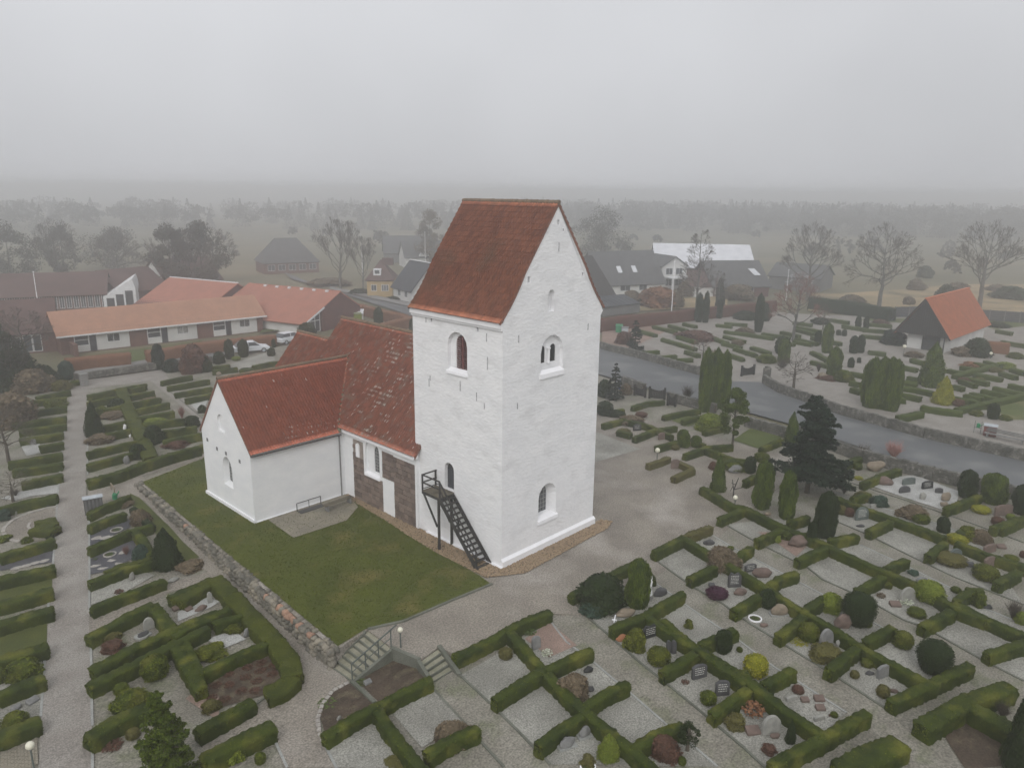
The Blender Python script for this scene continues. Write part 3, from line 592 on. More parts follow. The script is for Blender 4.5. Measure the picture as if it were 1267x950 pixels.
# ---------------------------------------------------------------- foliage
def leafquads(P, Nn, size, spread=.8, rng=RNG):
    n = len(P); Nn = Nn+rng.normal(0, spread, (n, 3)); Nn /= np.linalg.norm(Nn, axis=1, keepdims=True)+1e-9
    T = np.cross(Nn, rng.normal(0, 1, (n, 3))); T /= np.linalg.norm(T, axis=1, keepdims=True)+1e-9; B = np.cross(Nn, T)
    s = (size*rng.uniform(.6, 1.3, (n, 1))) if np.isscalar(size) else np.asarray(size)[:, None]
    V = np.stack([P-T*s*.5, P+B*s*.32, P+T*s*.5, P-B*s*.32], 1).reshape(-1, 3); return V, np.arange(4*n).reshape(n, 4)
class Cloud:
    def __init__(s): s.V = []; s.Q = []; s.Tn = []; s.n = 0; s.T3 = []; s.t3 = []
    def add(s, V, Q, t):
        Q = np.asarray(Q); (s.Q if Q.shape[1] == 4 else s.T3).append(Q+s.n); (s.Tn if Q.shape[1] == 4 else s.t3).append(np.broadcast_to(np.asarray(t, float), (len(Q),))); s.V.append(np.asarray(V)); s.n += len(V)
    def mesh(s, name, mat, smooth=False):
        pol = []; tt = []
        if s.Q: pol.append(np.concatenate(s.Q)); tt += s.Tn
        if s.T3: pol.append(np.concatenate(s.T3)); tt += s.t3
        return mesh_np(name, np.concatenate(s.V), pol, mat, np.concatenate(tt), smooth)
def sweep_into(C, pts, wd, h, zf, step=.16, leaf=.055, dens=300, rough=.035, z0=-.1, ends=True):
    P = np.array(pts, float)[:, :2]
    # resample with soft corners
    seg = np.linalg.norm(np.diff(P, axis=0), axis=1); cum = np.concatenate([[0], np.cumsum(seg)]); L = cum[-1]
    if L < .05: return
    n = max(3, int(L/step)+1); s = np.linspace(0, L, n); X = np.stack([np.interp(s, cum, P[:, 0]), np.interp(s, cum, P[:, 1])], 1)
    T = np.gradient(X, axis=0); T /= np.linalg.norm(T, axis=1, keepdims=True)+1e-9; Nn = np.stack([-T[:, 1], T[:, 0]], 1)
    hw = wd/2; prof = np.array([(-1, 0), (-1.02, .35), (-1.02, .7), (-1, .92), (-.86, 1), (0, 1.01), (.86, 1), (1, .92), (1.02, .7), (1.02, .35), (1, 0)])
    k = len(prof); G3 = np.zeros((n+2, k, 3))
    for i in range(n+2):
        j = min(max(i-1, 0), n-1); c = X[j].copy(); sc = 1.0; hs_ = 1.0
        if i == 0: c -= T[0]*.05; sc = .86; hs_ = .95
        if i == n+1: c += T[-1]*.05; sc = .86; hs_ = .95
        zb = zf(c[0], c[1]); ph = noise.noise(Vector((c[0]*.45, c[1]*.45, 3.1)))
        hh = h*hs_*(1+.05*ph+.04*noise.noise(Vector((c[0]*2.1, c[1]*2.1, 5.)))); ww = sc*(1+.08*noise.noise(Vector((c[0]*.6, c[1]*.6, 9.))))
        G3[i, :, 0] = c[0]+Nn[j, 0]*prof[:, 0]*hw*ww; G3[i, :, 1] = c[1]+Nn[j, 1]*prof[:, 0]*hw*ww; G3[i, :, 2] = zb+np.where(prof[:, 1] == 0, z0, prof[:, 1]*hh)
    G3 += RNG.normal(0, rough, G3.shape)*np.array([1, 1, .7])
    I = np.arange((n+2)*k).reshape(n+2, k); q = np.stack([I[:-1, :-1].ravel(), I[1:, :-1].ravel(), I[1:, 1:].ravel(), I[:-1, 1:].ravel()], 1)
    caps = []
    for r in (0, n+1):
        for a in range(k//2): caps.append((I[r, a], I[r, a+1], I[r, k-2-a], I[r, k-1-a]) if a+1 < k-2-a else (I[r, a], I[r, a+1], I[r, k-1-a], I[r, k-1-a]))
    caps = [c for c in caps if len(set(c)) == 4]
    C.add(G3.reshape(-1, 3), np.concatenate([q, np.array(caps)]), 1.0)  # core takes the darkest leaf tone, painted shade inside the hedge
    for r, o_, tdir in ((0, 1, -T[0]), (n+1, n, T[-1])):     # leaves on the end faces
        m2 = int(wd*h*dens*1.1)
        if m2:
            g = G3[r]; jj = RNG.integers(0, k-1, m2); a = RNG.random((m2, 1))**.5; c0 = g.mean(0)*np.array([1, 1, 1]); bb = RNG.random((m2, 1)); pp = c0*(1-a)+(g[jj]*bb+g[jj+1]*(1-bb))*a; nn = np.tile([tdir[0], tdir[1], 0.1], (m2, 1)); V, Q = leafquads(pp+nn*.02, nn, leaf); C.add(V, Q, RNG.random(m2)*.9)
    per = (2*h+wd); m = int(L*per*dens*.72)
    if m:
        i = RNG.integers(0, n+1, m); cdf = np.cumsum([.35, .35, .22, .2, .72*wd/h, .72*wd/h, .2, .22, .35, .35]); cdf = cdf/cdf[-1]; j = np.searchsorted(cdf, RNG.random(m)); a = RNG.random((m, 1)); b = RNG.random((m, 1))
        p = (G3[i, j]*(1-a)+G3[i+1, j]*a)*(1-b)+(G3[i, j+1]*(1-a)+G3[i+1, j+1]*a)*b
        e1 = G3[i+1, j]-G3[i, j]; e2 = G3[i, j+1]-G3[i, j]; nr = np.cross(e2, e1); nr /= np.linalg.norm(nr, axis=1, keepdims=True)+1e-9
        V, Q = leafquads(p+nr*RNG.uniform(-.01, .07, (m, 1)), nr, leaf, 1.0); C.add(V, Q, RNG.random(m)*.9)
def zlow(x, y): return float(low(x, y)[0])
NH = 0
def hedge(label, fr, lines, h=.59, wd=.46, mat='box_leaf', near=True, zf=None, group=None, cat='hedge', name='box_hedge', lowonly=True, leaf=None, dens=None, rough=.03, world=False):
    global NH; C = Cloud(); zf = zf or (zlow if lowonly else hz)
    allp = []
    for l in lines:
        ff, ll = (l[0], l[1:]) if isinstance(l[0], str) else (fr, l)
        W = [Vector((*p, 0)) for p in ll] if world else [G(ff, x, y, h, lowonly) for x, y in ll]; allp += W
        d = (np.array(W[0])-CAM)@_F
        dn = dens if dens is not None else (270 if d < 55 else 150 if d < 85 else 60)
        lf = leaf or (.07 if d < 55 else .075 if d < 85 else .11)
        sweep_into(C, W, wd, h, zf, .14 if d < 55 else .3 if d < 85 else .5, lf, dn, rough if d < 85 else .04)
    # origin at the hedge's own base
    c = allp[0]; base = np.array([c[0], c[1], zf(c[0], c[1])]); C.V = [v-base for v in C.V]
    o = ob(name, C.mesh(name, M[mat])); o.location = base; tag(o, label, cat, group); NH += 1; return o
def hedges(fr, group, where, lines, **k):
    ordn = ['first', 'second', 'third', 'fourth', 'fifth', 'sixth', 'seventh', 'eighth', 'ninth', 'tenth', 'eleventh', 'twelfth', 'thirteenth', 'fourteenth', 'fifteenth', 'sixteenth', 'seventeenth', 'eighteenth', 'nineteenth', 'twentieth', 'twenty-first', 'twenty-second', 'twenty-third', 'twenty-fourth', 'twenty-fifth', 'twenty-sixth', 'twenty-seventh', 'twenty-eighth', 'twenty-ninth', 'thirtieth']
    for i, l in enumerate(lines): hedge(where % ordn[i], fr, [l], group=group, **k)
GH = 'clipped box hedges round the graves'
# --- front and right-hand rows
hedge('cross-shaped hedge comb starting at the foot of the small four-step stair', 'C5', [[(-226, 400), (30, 272), (120, 225), (238, 180)], [(30, 265), (210, 470), (400, 660), (650, 860), (780, 985)], [(210, 465), (-30, 612)], [(220, 462), (440, 365)], [(400, 655), (500, 585), (618, 530)], [(395, 690), (300, 745), (185, 832)], [(650, 855), (760, 780), (890, 735)]], group=GH)
hedge('low hedge with a turned end behind the round dark shrub at the gravel', 'C3', [[(-52, 775), (60, 715), (180, 655), (268, 612)], [(268, 612), (345, 690)]], h=.55, group=GH)
hedge('long hedge comb between second and third aisle, behind the black inscribed stone', 'C6', [['C5', (545, 262), (710, 195), (890, 88)], ['C5', (705, 195), (950, 355), (1195, 497)], [(395, 470), (420, 520), (600, 660), (790, 785)], [(-200, 160+10), (0, 220), (165, 360), (410, 530)][1:], [(160, 385), (0, 478)], [(190, 340), (355, 268)], [(420, 560), (245, 678)], [(500, 535), (638, 462)], [(535, 930), (770, 805), (1000, 675)]], group=GH)
hedge('hedge comb from the lone purple heather down to the dark egg-shaped yew', 'C7', [['C3', (355, 562), (500, 490)], ['C3', (500, 492), (760, 650), (925, 750), (1090, 858)], ['C3', (650, 635), (530, 690)], ['C3', (740, 595), (830, 538)], ['C3', (920, 725), (970, 690), (1052, 662)], ['C3', (880, 770), (745, 848)], [(100, 178), (250, 260), (380, 345), (560, 445), (715, 530)], [(110, 200), (0, 290), (-15, 297)], [(110, 180), (200, 115), (262, 98)], [(375, 355), (310, 405), (235, 465)], [(415, 325), (545, 255)], [(540, 620), (720, 540), (925, 440)]], group=GH)
hedge('scruffy untrimmed end of hedge beside the open gravel of the church', 'C3', [[(505, 485), (575, 460), (628, 440)]], h=.55, mat='olive', rough=.06, group=GH)
hedge('hedge comb from the pruned black tree past the two tall thujas to the picture edge', 'C4', [['C3', (590, 245), (740, 335), (800, 345)], ['C3', (800, 345), (675, 400)], ['C3', (800, 345), (930, 412), (1060, 468), (1140, 500)], ['C3', (980, 452), (860, 505)], ['C3', (1020, 415), (1108, 388)], [(120, 470), (200, 520), (500, 655), (680, 725), (850, 835), (1000, 890)], [(215, 540), (80, 600)], [(240, 505), (368, 480)], [(500, 680), (370, 750)], [(520, 640), (612, 598)], [(835, 850), (690, 925)], [(860, 800), (930, 745), (985, 750)], ['C7', (850, 140), (1010, 215), (1188, 295), (1230, 318)], ['C7', (1230, 320), (1010, 385)]], group=GH)
hedge('hedge comb behind the big dark fir, nearer of the two rows before the road wall', 'C4', [[(265, 295), (400, 345), (560, 400), (690, 445), (800, 490)], [(535, 410), (428, 460)], [(805, 515), (760, 545), (722, 580)], [(860, 515), (1000, 570), (1188, 630), (1230, 645)], [(350, 300), (425, 275)], [(870, 470), (930, 440)], [(1165, 655), (1055, 715)], ['P', (1229, 652), (1262, 640)]], group=GH)
hedge('short hedge beside the reddish low stone before the road wall', 'C4', [[(398, 225), (480, 190), (578, 155)]], group=GH)
hedge('short hedge at the foot of the pink blossoming bush', 'C4', [[(305, 130), (385, 98)]], group=GH)
hedge('short hedge at the foot of the dark column thuja by the road wall', 'C4', [[(808, 350), (970, 285)]], group=GH)
hedge('short hedge right of the red-brown flat stone near the picture edge', 'C4', [[(1075, 445), (1200, 390), (1230, 372)]], group=GH)
hedge('winding hedge beneath the green deciduous-looking evergreen opposite the tower', 'C3', [[(505, 85), (600, 55), (700, 90), (805, 130)], [(600, 50), (735, 40)], [(690, 125), (760, 108), (820, 118)], [(800, 215), (850, 190)]], group=GH)
hedge('hook-shaped hedge round the little reddish stone by the first globe lamp', 'C3', [[(325, 135), (425, 100)], [(470, 118), (545, 155), (450, 198)]], h=.5, mat='olive', group=GH)
hedge('tangled hedge comb by the stair-side gravel opposite the white gate', 'C1', [[(105, 730), (200, 705), (330, 735), (440, 785)], [(258, 795), (360, 755), (462, 742)], [(365, 840), (470, 812)]], h=.55, group=GH)
hedges('C1', GH, '%s short hedge from the tower among the graves near the black gates', [[(178, 762), (240, 778)], [(250, 645), (320, 622), (400, 615)], [(150, 662), (202, 655)], [(400, 690), (490, 670), (575, 658)], [(495, 712), (570, 690)], [(600, 765), (690, 742)], [(880, 845), (980, 805)], [(540, 800), (600, 830)]], h=.5)
hedge('broad flat-topped hedge block with a side arm at the bottom edge of the picture', 'C7', [[(300, 955), (430, 880), (580, 818)]], h=.65, wd=1.0, group=GH)
hedge('broad T-shaped hedge beside the bottom right corner, front of the bare soil plot', 'C7', [[(690, 738), (930, 605), (1120, 545)], [(940, 645), (1120, 745), (1215, 800)]], wd=.75, h=.7, group=GH)
# --- lower middle
hedge('hedge between the planted bed and the grave gravel below the curved steps', 'B4', [[(82, 800), (200, 725), (310, 665), (420, 610), (558, 545)], [(310, 670), (400, 800), (470, 890), (545, 985)], [(540, 880), (620, 830), (770, 765)]], h=.6, group=GH)
# --- left front
hedge('broad curving outer hedge along the path below the boulder wall', 'B3', [[(160, 88), (230, 150), (350, 280), (450, 385), (505, 460), (520, 530)], [(520, 535), (460, 585), (402, 605)], [(0, 190), (100, 128), (160, 95)]], wd=.95, h=.55, mat='box_pale', group=GH)
hedge('hedge grid round the bare soil bed with brown tufts', 'B3', [[(-20, 352), (100, 290), (230, 225)], [(165, 292), (285, 255)], [(-30, 395), (30, 365), (135, 312)], [(25, 370), (80, 480), (105, 590)], [(115, 512), (260, 440), (400, 385)]], group=GH)
hedge('thick straight hedge, nearest one behind the cone-shaped evergreen', 'B3', [[(90, 780), (200, 720), (335, 645)]], wd=.6, group=GH)
hedge('thick straight hedge in front of the bare soil bed beside the forking path', 'B3', [[(120, 905), (280, 820), (430, 752)]], wd=.75, h=.65, group=GH)
hedge('U-shaped hedge around the white upright stone left of the soil bed', 'B2', [[(400, 355), (560, 270), (690, 205)], [(690, 210), (770, 310)]], wd=.6, group=GH)
hedge('long straight hedge crossing from the wide path to the boulder-wall path', 'B2', [[(420, 500), (600, 405), (800, 315), (985, 245)]], wd=.6, group=GH)
hedge('long hedge with the clipped round shrub behind it, beside the wide path', 'B2', [[(403, 575), (560, 500), (780, 390), (800, 370)], [(790, 385), (860, 500), (910, 590)]], wd=.6, group=GH)
hedge('hedge running into the cone-shaped evergreen at the bottom left', 'B2', [[(400, 805), (520, 730), (660, 670)]], wd=.7, h=.65, group=GH)
hedge('hedge at the side path, front border of the grey gravel plot', 'B2', [[(415, 225), (560, 165), (740, 98)]], group=GH)
hedge('short hedge stub in front of the boulder-wall path corner', 'B2', [[(770, 175), (890, 122)]], group=GH)
hedge('hedge between the slate-chip plot and the grey gravel plot', 'B2', [[(405, 105), (500, 70), (590, 35), (690, 10)]], group=GH)
hedge('hedge between the two slate-chip plots', 'E3', [[(85, 690), (280, 610), (480, 520), (530, 510), (690, 465)], [(530, 520), (620, 620), (690, 760)]], group=GH)
hedge('hedge behind the upper slate-chip plot with the white ring', 'E3', [[(80, 480), (230, 410), (430, 345)]], group=GH)
hedge('hedge right behind the sheet-metal rack at the path crossing', 'E3', [[(80, 350), (220, 280), (380, 220), (470, 180)]], group=GH)
hedge('dark narrow hedge on the mossy bank below the boulder wall', 'E3', [[(510, 300), (600, 390), (700, 480)]], h=.45, wd=.4, mat='yew', group=GH)
hedge('thick olive hedge under the small bushes of the lower slate plot', 'E3', [[(250, 930), (400, 860), (560, 830), (680, 790)]], mat='box_pale', group=GH)
# --- left block between wide path and church (behind)
hedge('long dark hedge along the path to the boulder wall end', 'B1', [[(398, 560), (520, 530), (640, 485), (780, 440), (925, 402)]], h=.8, wd=.6, group=GH)
hedge('wide flat spine hedge through the block left of the transept', 'B1', [[(545, 145), (580, 240), (625, 330), (680, 455)]], wd=1.1, h=.6, mat='box_pale', group=GH)
hedges('B1', GH, '%s hedge from the back between the wide path and the flat spine hedge', [[(397, 178), (525, 152)], [(398, 210), (530, 183)], [(470, 240), (550, 225)], [(470, 315), (592, 290)], [(480, 352), (600, 330)], [(395, 435), (520, 405), (640, 378)], [(395, 490), (500, 462), (600, 435)]], h=.65)
hedges('B1', GH, '%s hedge from the back on the church side of the flat spine hedge', [[(560, 143), (660, 127)], [(580, 178), (695, 158)], [(600, 212), (722, 190)], [(615, 242), (762, 213)], [(622, 280), (785, 250)], [(650, 308), (830, 285)], [(740, 340), (885, 318)], [(740, 382), (910, 350)]], h=.65)
hedges('E1', GH, '%s hedge from the front in the block behind the small transept', [[(395, 660), (520, 635), (660, 600)], [(290, 605), (450, 575), (645, 545)], [(220, 540), (420, 505), (620, 470)], [(158, 488), (300, 455), (450, 430)], [(660, 380), (800, 362), (895, 352)], [(660, 345), (820, 322)], [(925, 375), (1050, 365)], [(1055, 335), (1230, 298), (1300, 290)], [(-150, 560), (-20, 530)], ], h=.6)
# --- left of the wide path
hedges('B1', GH, '%s hedge from the back, left of the wide gravel path', [[(165, 185), (312, 157)], [(130, 205), (297, 187)], [(130, 250), (297, 228)], [(60, 305), (297, 275)], [(90, 335), (297, 308)], [(90, 375), (283, 348)], [(180, 408), (283, 392)], [(40, 480), (278, 440)], [(60, 515), (278, 483)], [(100, 572), (280, 535)], [(-10, 690), (130, 655), (256, 628)], [(0, 900), (130, 862), (240, 828)], ], h=.62, wd=.6)
hedges('B2', GH, '%s hedge left of the wide gravel path counted up from the brick paving', [[(-10, 805), (60, 775), (172, 728)], [(-10, 615), (100, 570), (192, 535)], [(-10, 460), (100, 425), (212, 395)], [(-10, 300), (100, 262), (236, 228)], [(-10, 205), (120, 172), (232, 140)], [(-10, 95), (120, 66), (243, 38)]], h=.6, wd=.7)
# --- cemetery beyond the road
HF = 'low hedges of the cemetery beyond the road'
hedges('C1', HF, '%s low hedge beyond the road in the block left of the black gate', [[(375, 398), (460, 392)], [(470, 412), (540, 408)], [(303, 375), (375, 370)], [(395, 310), (480, 335), (558, 358)], [(510, 370), (572, 390)], [(280, 268), (362, 290)], [(352, 248), (462, 275)], [(430, 243), (517, 268)], [(470, 298), (560, 325)], [(600, 290), (712, 328)], [(700, 295), (797, 322)], [(712, 382), (790, 408)], [(750, 355), (853, 388)], [(835, 350), (922, 378)], [(700, 272), (800, 285), (940, 305)], [(885, 283), (1018, 302)], [(1050, 262), (1145, 285)], [(1050, 310), (1155, 332)], [(690, 330), (780, 350)], [(660, 240), (735, 248)], [(500, 235), (560, 248)], [(700, 232), (808, 240)]], h=.6, wd=.7, mat='far_hedge')
hedges('C2', HF, '%s low hedge beyond the road between the two paths before the red-roofed chapel', [[(150, 372), (230, 412)], [(70, 250), (192, 272)], [(60, 228), (150, 240)], [(150, 300), (290, 332)], [(395, 292), (495, 300)], [(430, 370), (507, 382)], [(340, 475), (415, 490)], [(345, 552), (392, 565)], [(0, 275), (90, 295)], [(0, 320), (60, 335)], [(240, 215), (330, 228)], [(300, 245), (420, 262)], [(400, 262), (560, 275)], [(430, 235), (540, 245)], [(60, 320), (150, 335)], [(150, 420), (230, 440)], [(340, 520), (380, 528)]], h=.6, wd=.7, mat='far_hedge')
hedges('C2', HF, '%s low hedge beyond the road around and right of the triple thuja', [[(575, 692), (685, 670)], [(688, 640), (790, 658), (885, 668)], [(560, 603), (602, 603)], [(572, 575), (682, 598)], [(570, 542), (660, 555), (742, 572)], [(560, 512), (665, 528)], [(560, 438), (662, 458)], [(510, 408), (582, 425)], [(625, 495), (695, 510)], [(850, 598), (930, 610), (1000, 635)], [(900, 585), (985, 603)], [(930, 575), (1055, 603)], [(985, 560), (1122, 588)], [(1045, 548), (1188, 580)], [(860, 655), (1000, 625), (1195, 582)], [(1120, 532), (1195, 548)], [(880, 445), (960, 458)], [(950, 430), (1065, 452)], [(1000, 420), (1085, 440)], [(820, 460), (905, 480)], [(850, 490), (950, 462), (1050, 437)], [(900, 500), (1012, 525)], [(950, 480), (1080, 505)], [(1080, 475), (1152, 495)], [(1130, 455), (1195, 475)], [(840, 538), (892, 550)], [(880, 512), (952, 535)], [(640, 410), (700, 425)], [(1055, 268), (1130, 280)], [(1080, 322), (1195, 340)]], h=.6, wd=.75, mat='far_hedge')
# big hedges
hedge('tall red-brown beech hedge bounding the cemetery behind the tower', 'A3', [[(325, 650), (500, 632), (780, 603), (1080, 572), (1180, 560)]], h=2.0, wd=1.2, mat='beechr', dens=60, leaf=.14, name='beech_hedge')
hedge('dark green tall hedge behind the cemetery, left of the chapel', 'A4', [[(225, 545), (400, 565), (628, 600)]], h=2.2, wd=2.0, mat='yew', dens=50, leaf=.15, name='tall_hedge')
hedge('L-shaped orange-brown beech hedge in the garden by the bending road', 'E6', [[(720, 440), (860, 475), (1000, 505), (1078, 530), (960, 560), (880, 580)]], h=1.6, wd=1.2, mat='beech', dens=60, leaf=.13, name='beech_hedge')
hedge('brown clipped beech hedge block right of the chapel', 'C2', [[(985, 325), (1060, 330), (1118, 335)]], h=1.5, wd=1.2, mat='beech', dens=90, leaf=.1, name='beech_hedge')
hedge('long brown beech hedge in front of the terraced bungalows', 'E2', [[(640, 590), (900, 560), (1267, 525)], ['E1', (0, 190), (150, 175), (400, 130), (800, 80), (1267, 35)]], h=1.3, wd=1.5, mat='beech', dens=60, leaf=.13, name='beech_hedge')
# ---------------------------------------------------------------- shaped plants
def noisef(P, s, seed): return np.array([noise.noise(Vector((p[0]*s+seed, p[1]*s, p[2]*s+seed*1.7))) for p in P])
def rev_mesh(name, prof, mat, nl, leaf, lump=.08, ls=3., seed=1, spread=.8, up=0.0, core=.93, seg=14):
    """a plant body turned from a profile (r,z) in unit height, lumpy, with leaf faces all over"""
    C = Cloud(); pr = np.array(prof, float); zz = np.linspace(0, 1, 13); r = np.interp(zz, pr[:, 1], pr[:, 0]); th = np.linspace(0, 2*np.pi, seg, endpoint=False)
    V = np.stack([np.outer(r, np.cos(th)).ravel(), np.outer(r, np.sin(th)).ravel(), np.repeat(zz, seg)], 1)
    nz = noisef(V, ls, seed); V[:, :2] *= (core*(1+lump*nz*2))[:, None]; I = np.arange(13*seg).reshape(13, seg)
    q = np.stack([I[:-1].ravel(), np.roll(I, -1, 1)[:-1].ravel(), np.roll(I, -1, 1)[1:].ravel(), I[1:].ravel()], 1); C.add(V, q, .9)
    # leaves
    m = nl; w_ = (r+.02); cdf = np.cumsum((w_[:-1]+w_[1:])/2+.06); cdf /= cdf[-1]; k = np.searchsorted(cdf, RNG.random(m)); a = RNG.random(m); z = zz[k]+(zz[k+1]-zz[k])*a; rr = np.interp(z, pr[:, 1], pr[:, 0]); t = RNG.uniform(0, 2*np.pi, m)
    P = np.stack([rr*np.cos(t), rr*np.sin(t), z], 1); nzl = noisef(P, ls, seed); P[:, :2] *= (1+lump*nzl*2+RNG.uniform(-.12, .13, m)*(RNG.random(m)**.6))[:, None]
    slope_ = np.gradient(r, zz); Nn = np.stack([np.cos(t), np.sin(t), -np.interp(z, zz, slope_)], 1); Nn /= np.linalg.norm(Nn, axis=1, keepdims=True)
    if up: Nn = Nn*(1-up); Nn[:, 2] *= .3
    Vq, Q = leafquads(P, Nn, leaf, spread)
    if up:   # upright sprays: stretch each leaf along z
        Vr = Vq.reshape(-1, 4, 3); c = Vr.mean(1, keepdims=True); Vr[:, :, 2] = (Vr[:, :, 2]-c[:, :, 2])*2.2+c[:, :, 2]; Vq = Vr.reshape(-1, 3)
    C.add(Vq, Q, np.clip(RNG.random(m)-nzl*1.1*np.sign(lump), 0, 1)); return C.mesh(name, M[mat])
BALL = [(0.22, 0), (.42, .12), (.5, .4), (.48, .62), (.38, .84), (.2, .96), (.02, 1)]
DOME = [(.46, 0), (.5, .25), (.46, .55), (.33, .82), (.15, .97), (.02, 1)]
COLM = [(.34, 0), (.47, .15), (.5, .45), (.46, .75), (.33, .92), (.05, 1)]
CONE = [(.40, 0), (.5, .1), (.42, .35), (.28, .65), (.13, .88), (.01, 1)]
EGG = [(.2, 0), (.34, .08), (.46, .35), (.5, .62), (.42, .84), (.22, .97), (.02, 1)]
PM = {}
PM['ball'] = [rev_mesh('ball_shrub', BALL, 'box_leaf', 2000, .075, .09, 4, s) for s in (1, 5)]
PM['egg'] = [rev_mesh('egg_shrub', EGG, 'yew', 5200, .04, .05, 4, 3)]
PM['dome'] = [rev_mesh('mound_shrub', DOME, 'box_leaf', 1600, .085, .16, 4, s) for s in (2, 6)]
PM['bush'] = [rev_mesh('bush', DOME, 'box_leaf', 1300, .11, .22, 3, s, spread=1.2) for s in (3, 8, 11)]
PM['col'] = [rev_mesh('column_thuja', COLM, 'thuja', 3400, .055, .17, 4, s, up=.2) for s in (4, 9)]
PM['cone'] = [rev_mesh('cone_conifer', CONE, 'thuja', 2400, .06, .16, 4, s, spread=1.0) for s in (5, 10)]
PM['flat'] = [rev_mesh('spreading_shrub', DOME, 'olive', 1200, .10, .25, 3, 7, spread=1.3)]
def twig_mesh(name, mat, n=170, seed=3, fan=1.0, rad=.006):
    r = random.Random(seed); b = MB()
    for k in range(n//5):
        a = r.uniform(0, 6.283); e = r.uniform(.15, 1)*fan; p = Vector((r.uniform(-.05, .05), r.uniform(-.05, .05), 0)); d = Vector((math.cos(a)*e, math.sin(a)*e, 1)).normalized()*r.uniform(.6, 1); q = p+d*.55; b.tube(p, q, rad*1.5, rad, 3)
        for j in range(4):
            s = p+(q-p)*r.uniform(.4, 1); d2 = (d+Vector((r.uniform(-.7, .7), r.uniform(-.7, .7), r.uniform(-.1, .5)))).normalized(); b.tube(s, s+d2*r.uniform(.25, .45), rad, rad*.4, 3)
    V = np.array(b.v); V[:, 2] = V[:, 2]/V[:, 2].max(); s = .5/np.abs(V[:, :2]).max(); V[:, :2] *= s; b.v = [tuple(v) for v in V]
    return b.mesh(name, mat, recalc=False)
PM['twig'] = [twig_mesh('bare_bush', M['twig'], 360, 3), twig_mesh('bare_bush', M['twig'], 360, 8)]
def herb_mesh(name, mat, n=260, leaf=.16, seed=1, flat=.5):
    C = Cloud(); t = RNG.uniform(0, 6.283, n); r = np.sqrt(RNG.random(n))*.5; P = np.stack([r*np.cos(t), r*np.sin(t), RNG.random(n)*(1-r)*1.0], 1); N_ = RNG.normal(0, .6, (n, 3)); N_[:, 2] += flat
    V, Q = leafquads(P, N_, leaf); C.add(V, Q, RNG.random(n)); return C.mesh(name, mat)
PM['herb'] = [herb_mesh('low_plant', M['herb'], 320)]
PM['tuft'] = [herb_mesh('tuft', M['bronze'], 240, .2, flat=0)]
CATS = {'ball': 'shrub', 'egg': 'shrub', 'dome': 'shrub', 'bush': 'shrub', 'col': 'conifer', 'cone': 'conifer', 'flat': 'shrub', 'twig': 'bush', 'herb': 'plant', 'tuft': 'plant'}
NAMES = {'ball': 'ball_shrub', 'egg': 'clipped_yew', 'dome': 'mound_shrub', 'bush': 'bush', 'col': 'column_thuja', 'cone': 'cone_conifer', 'flat': 'spreading_shrub', 'twig': 'bare_bush', 'herb': 'low_plant', 'tuft': 'heather_tuft'}
def plant(kind, fr, x, y, wpx, hpx, label, mat=None, group=None, lowonly=True, world=None, wm=None, hm=None):
    """x,y: middle of the foot; wpx, hpx: width and height as seen"""
    P = Vector(world) if world else G(fr, x, y, 0, lowonly); m = mpp(fr, P) if fr else 1
    dep = math.acos(min(1, float(np.linalg.norm((np.array(P)-CAM)[:2]))/float(np.linalg.norm(np.array(P)-CAM))))
    W = wm or wpx*m; H = hm or max(.12, (hpx*m-W*.45*math.sin(dep))/math.cos(dep))
    v = PM[kind][RNG.integers(len(PM[kind]))]; o = ob(NAMES[kind], v)
    if not world:      # the seen foot is the near edge: move the plant's middle back by about half its depth
        dv = Vector((P[0]-CAM[0], P[1]-CAM[1], 0)).normalized(); P = P+dv*W*.35; P.z = (zlow if lowonly else hz)(P.x, P.y)
    o.location = (P.x, P.y, P.z-.02); o.scale = (W, W, H); o.rotation_euler = (0, 0, RNG.uniform(0, 6.28))
    if mat: o.material_slots[0].link = 'OBJECT'; o.material_slots[0].material = M[mat]
    return tag(o, label, CATS[kind], group)
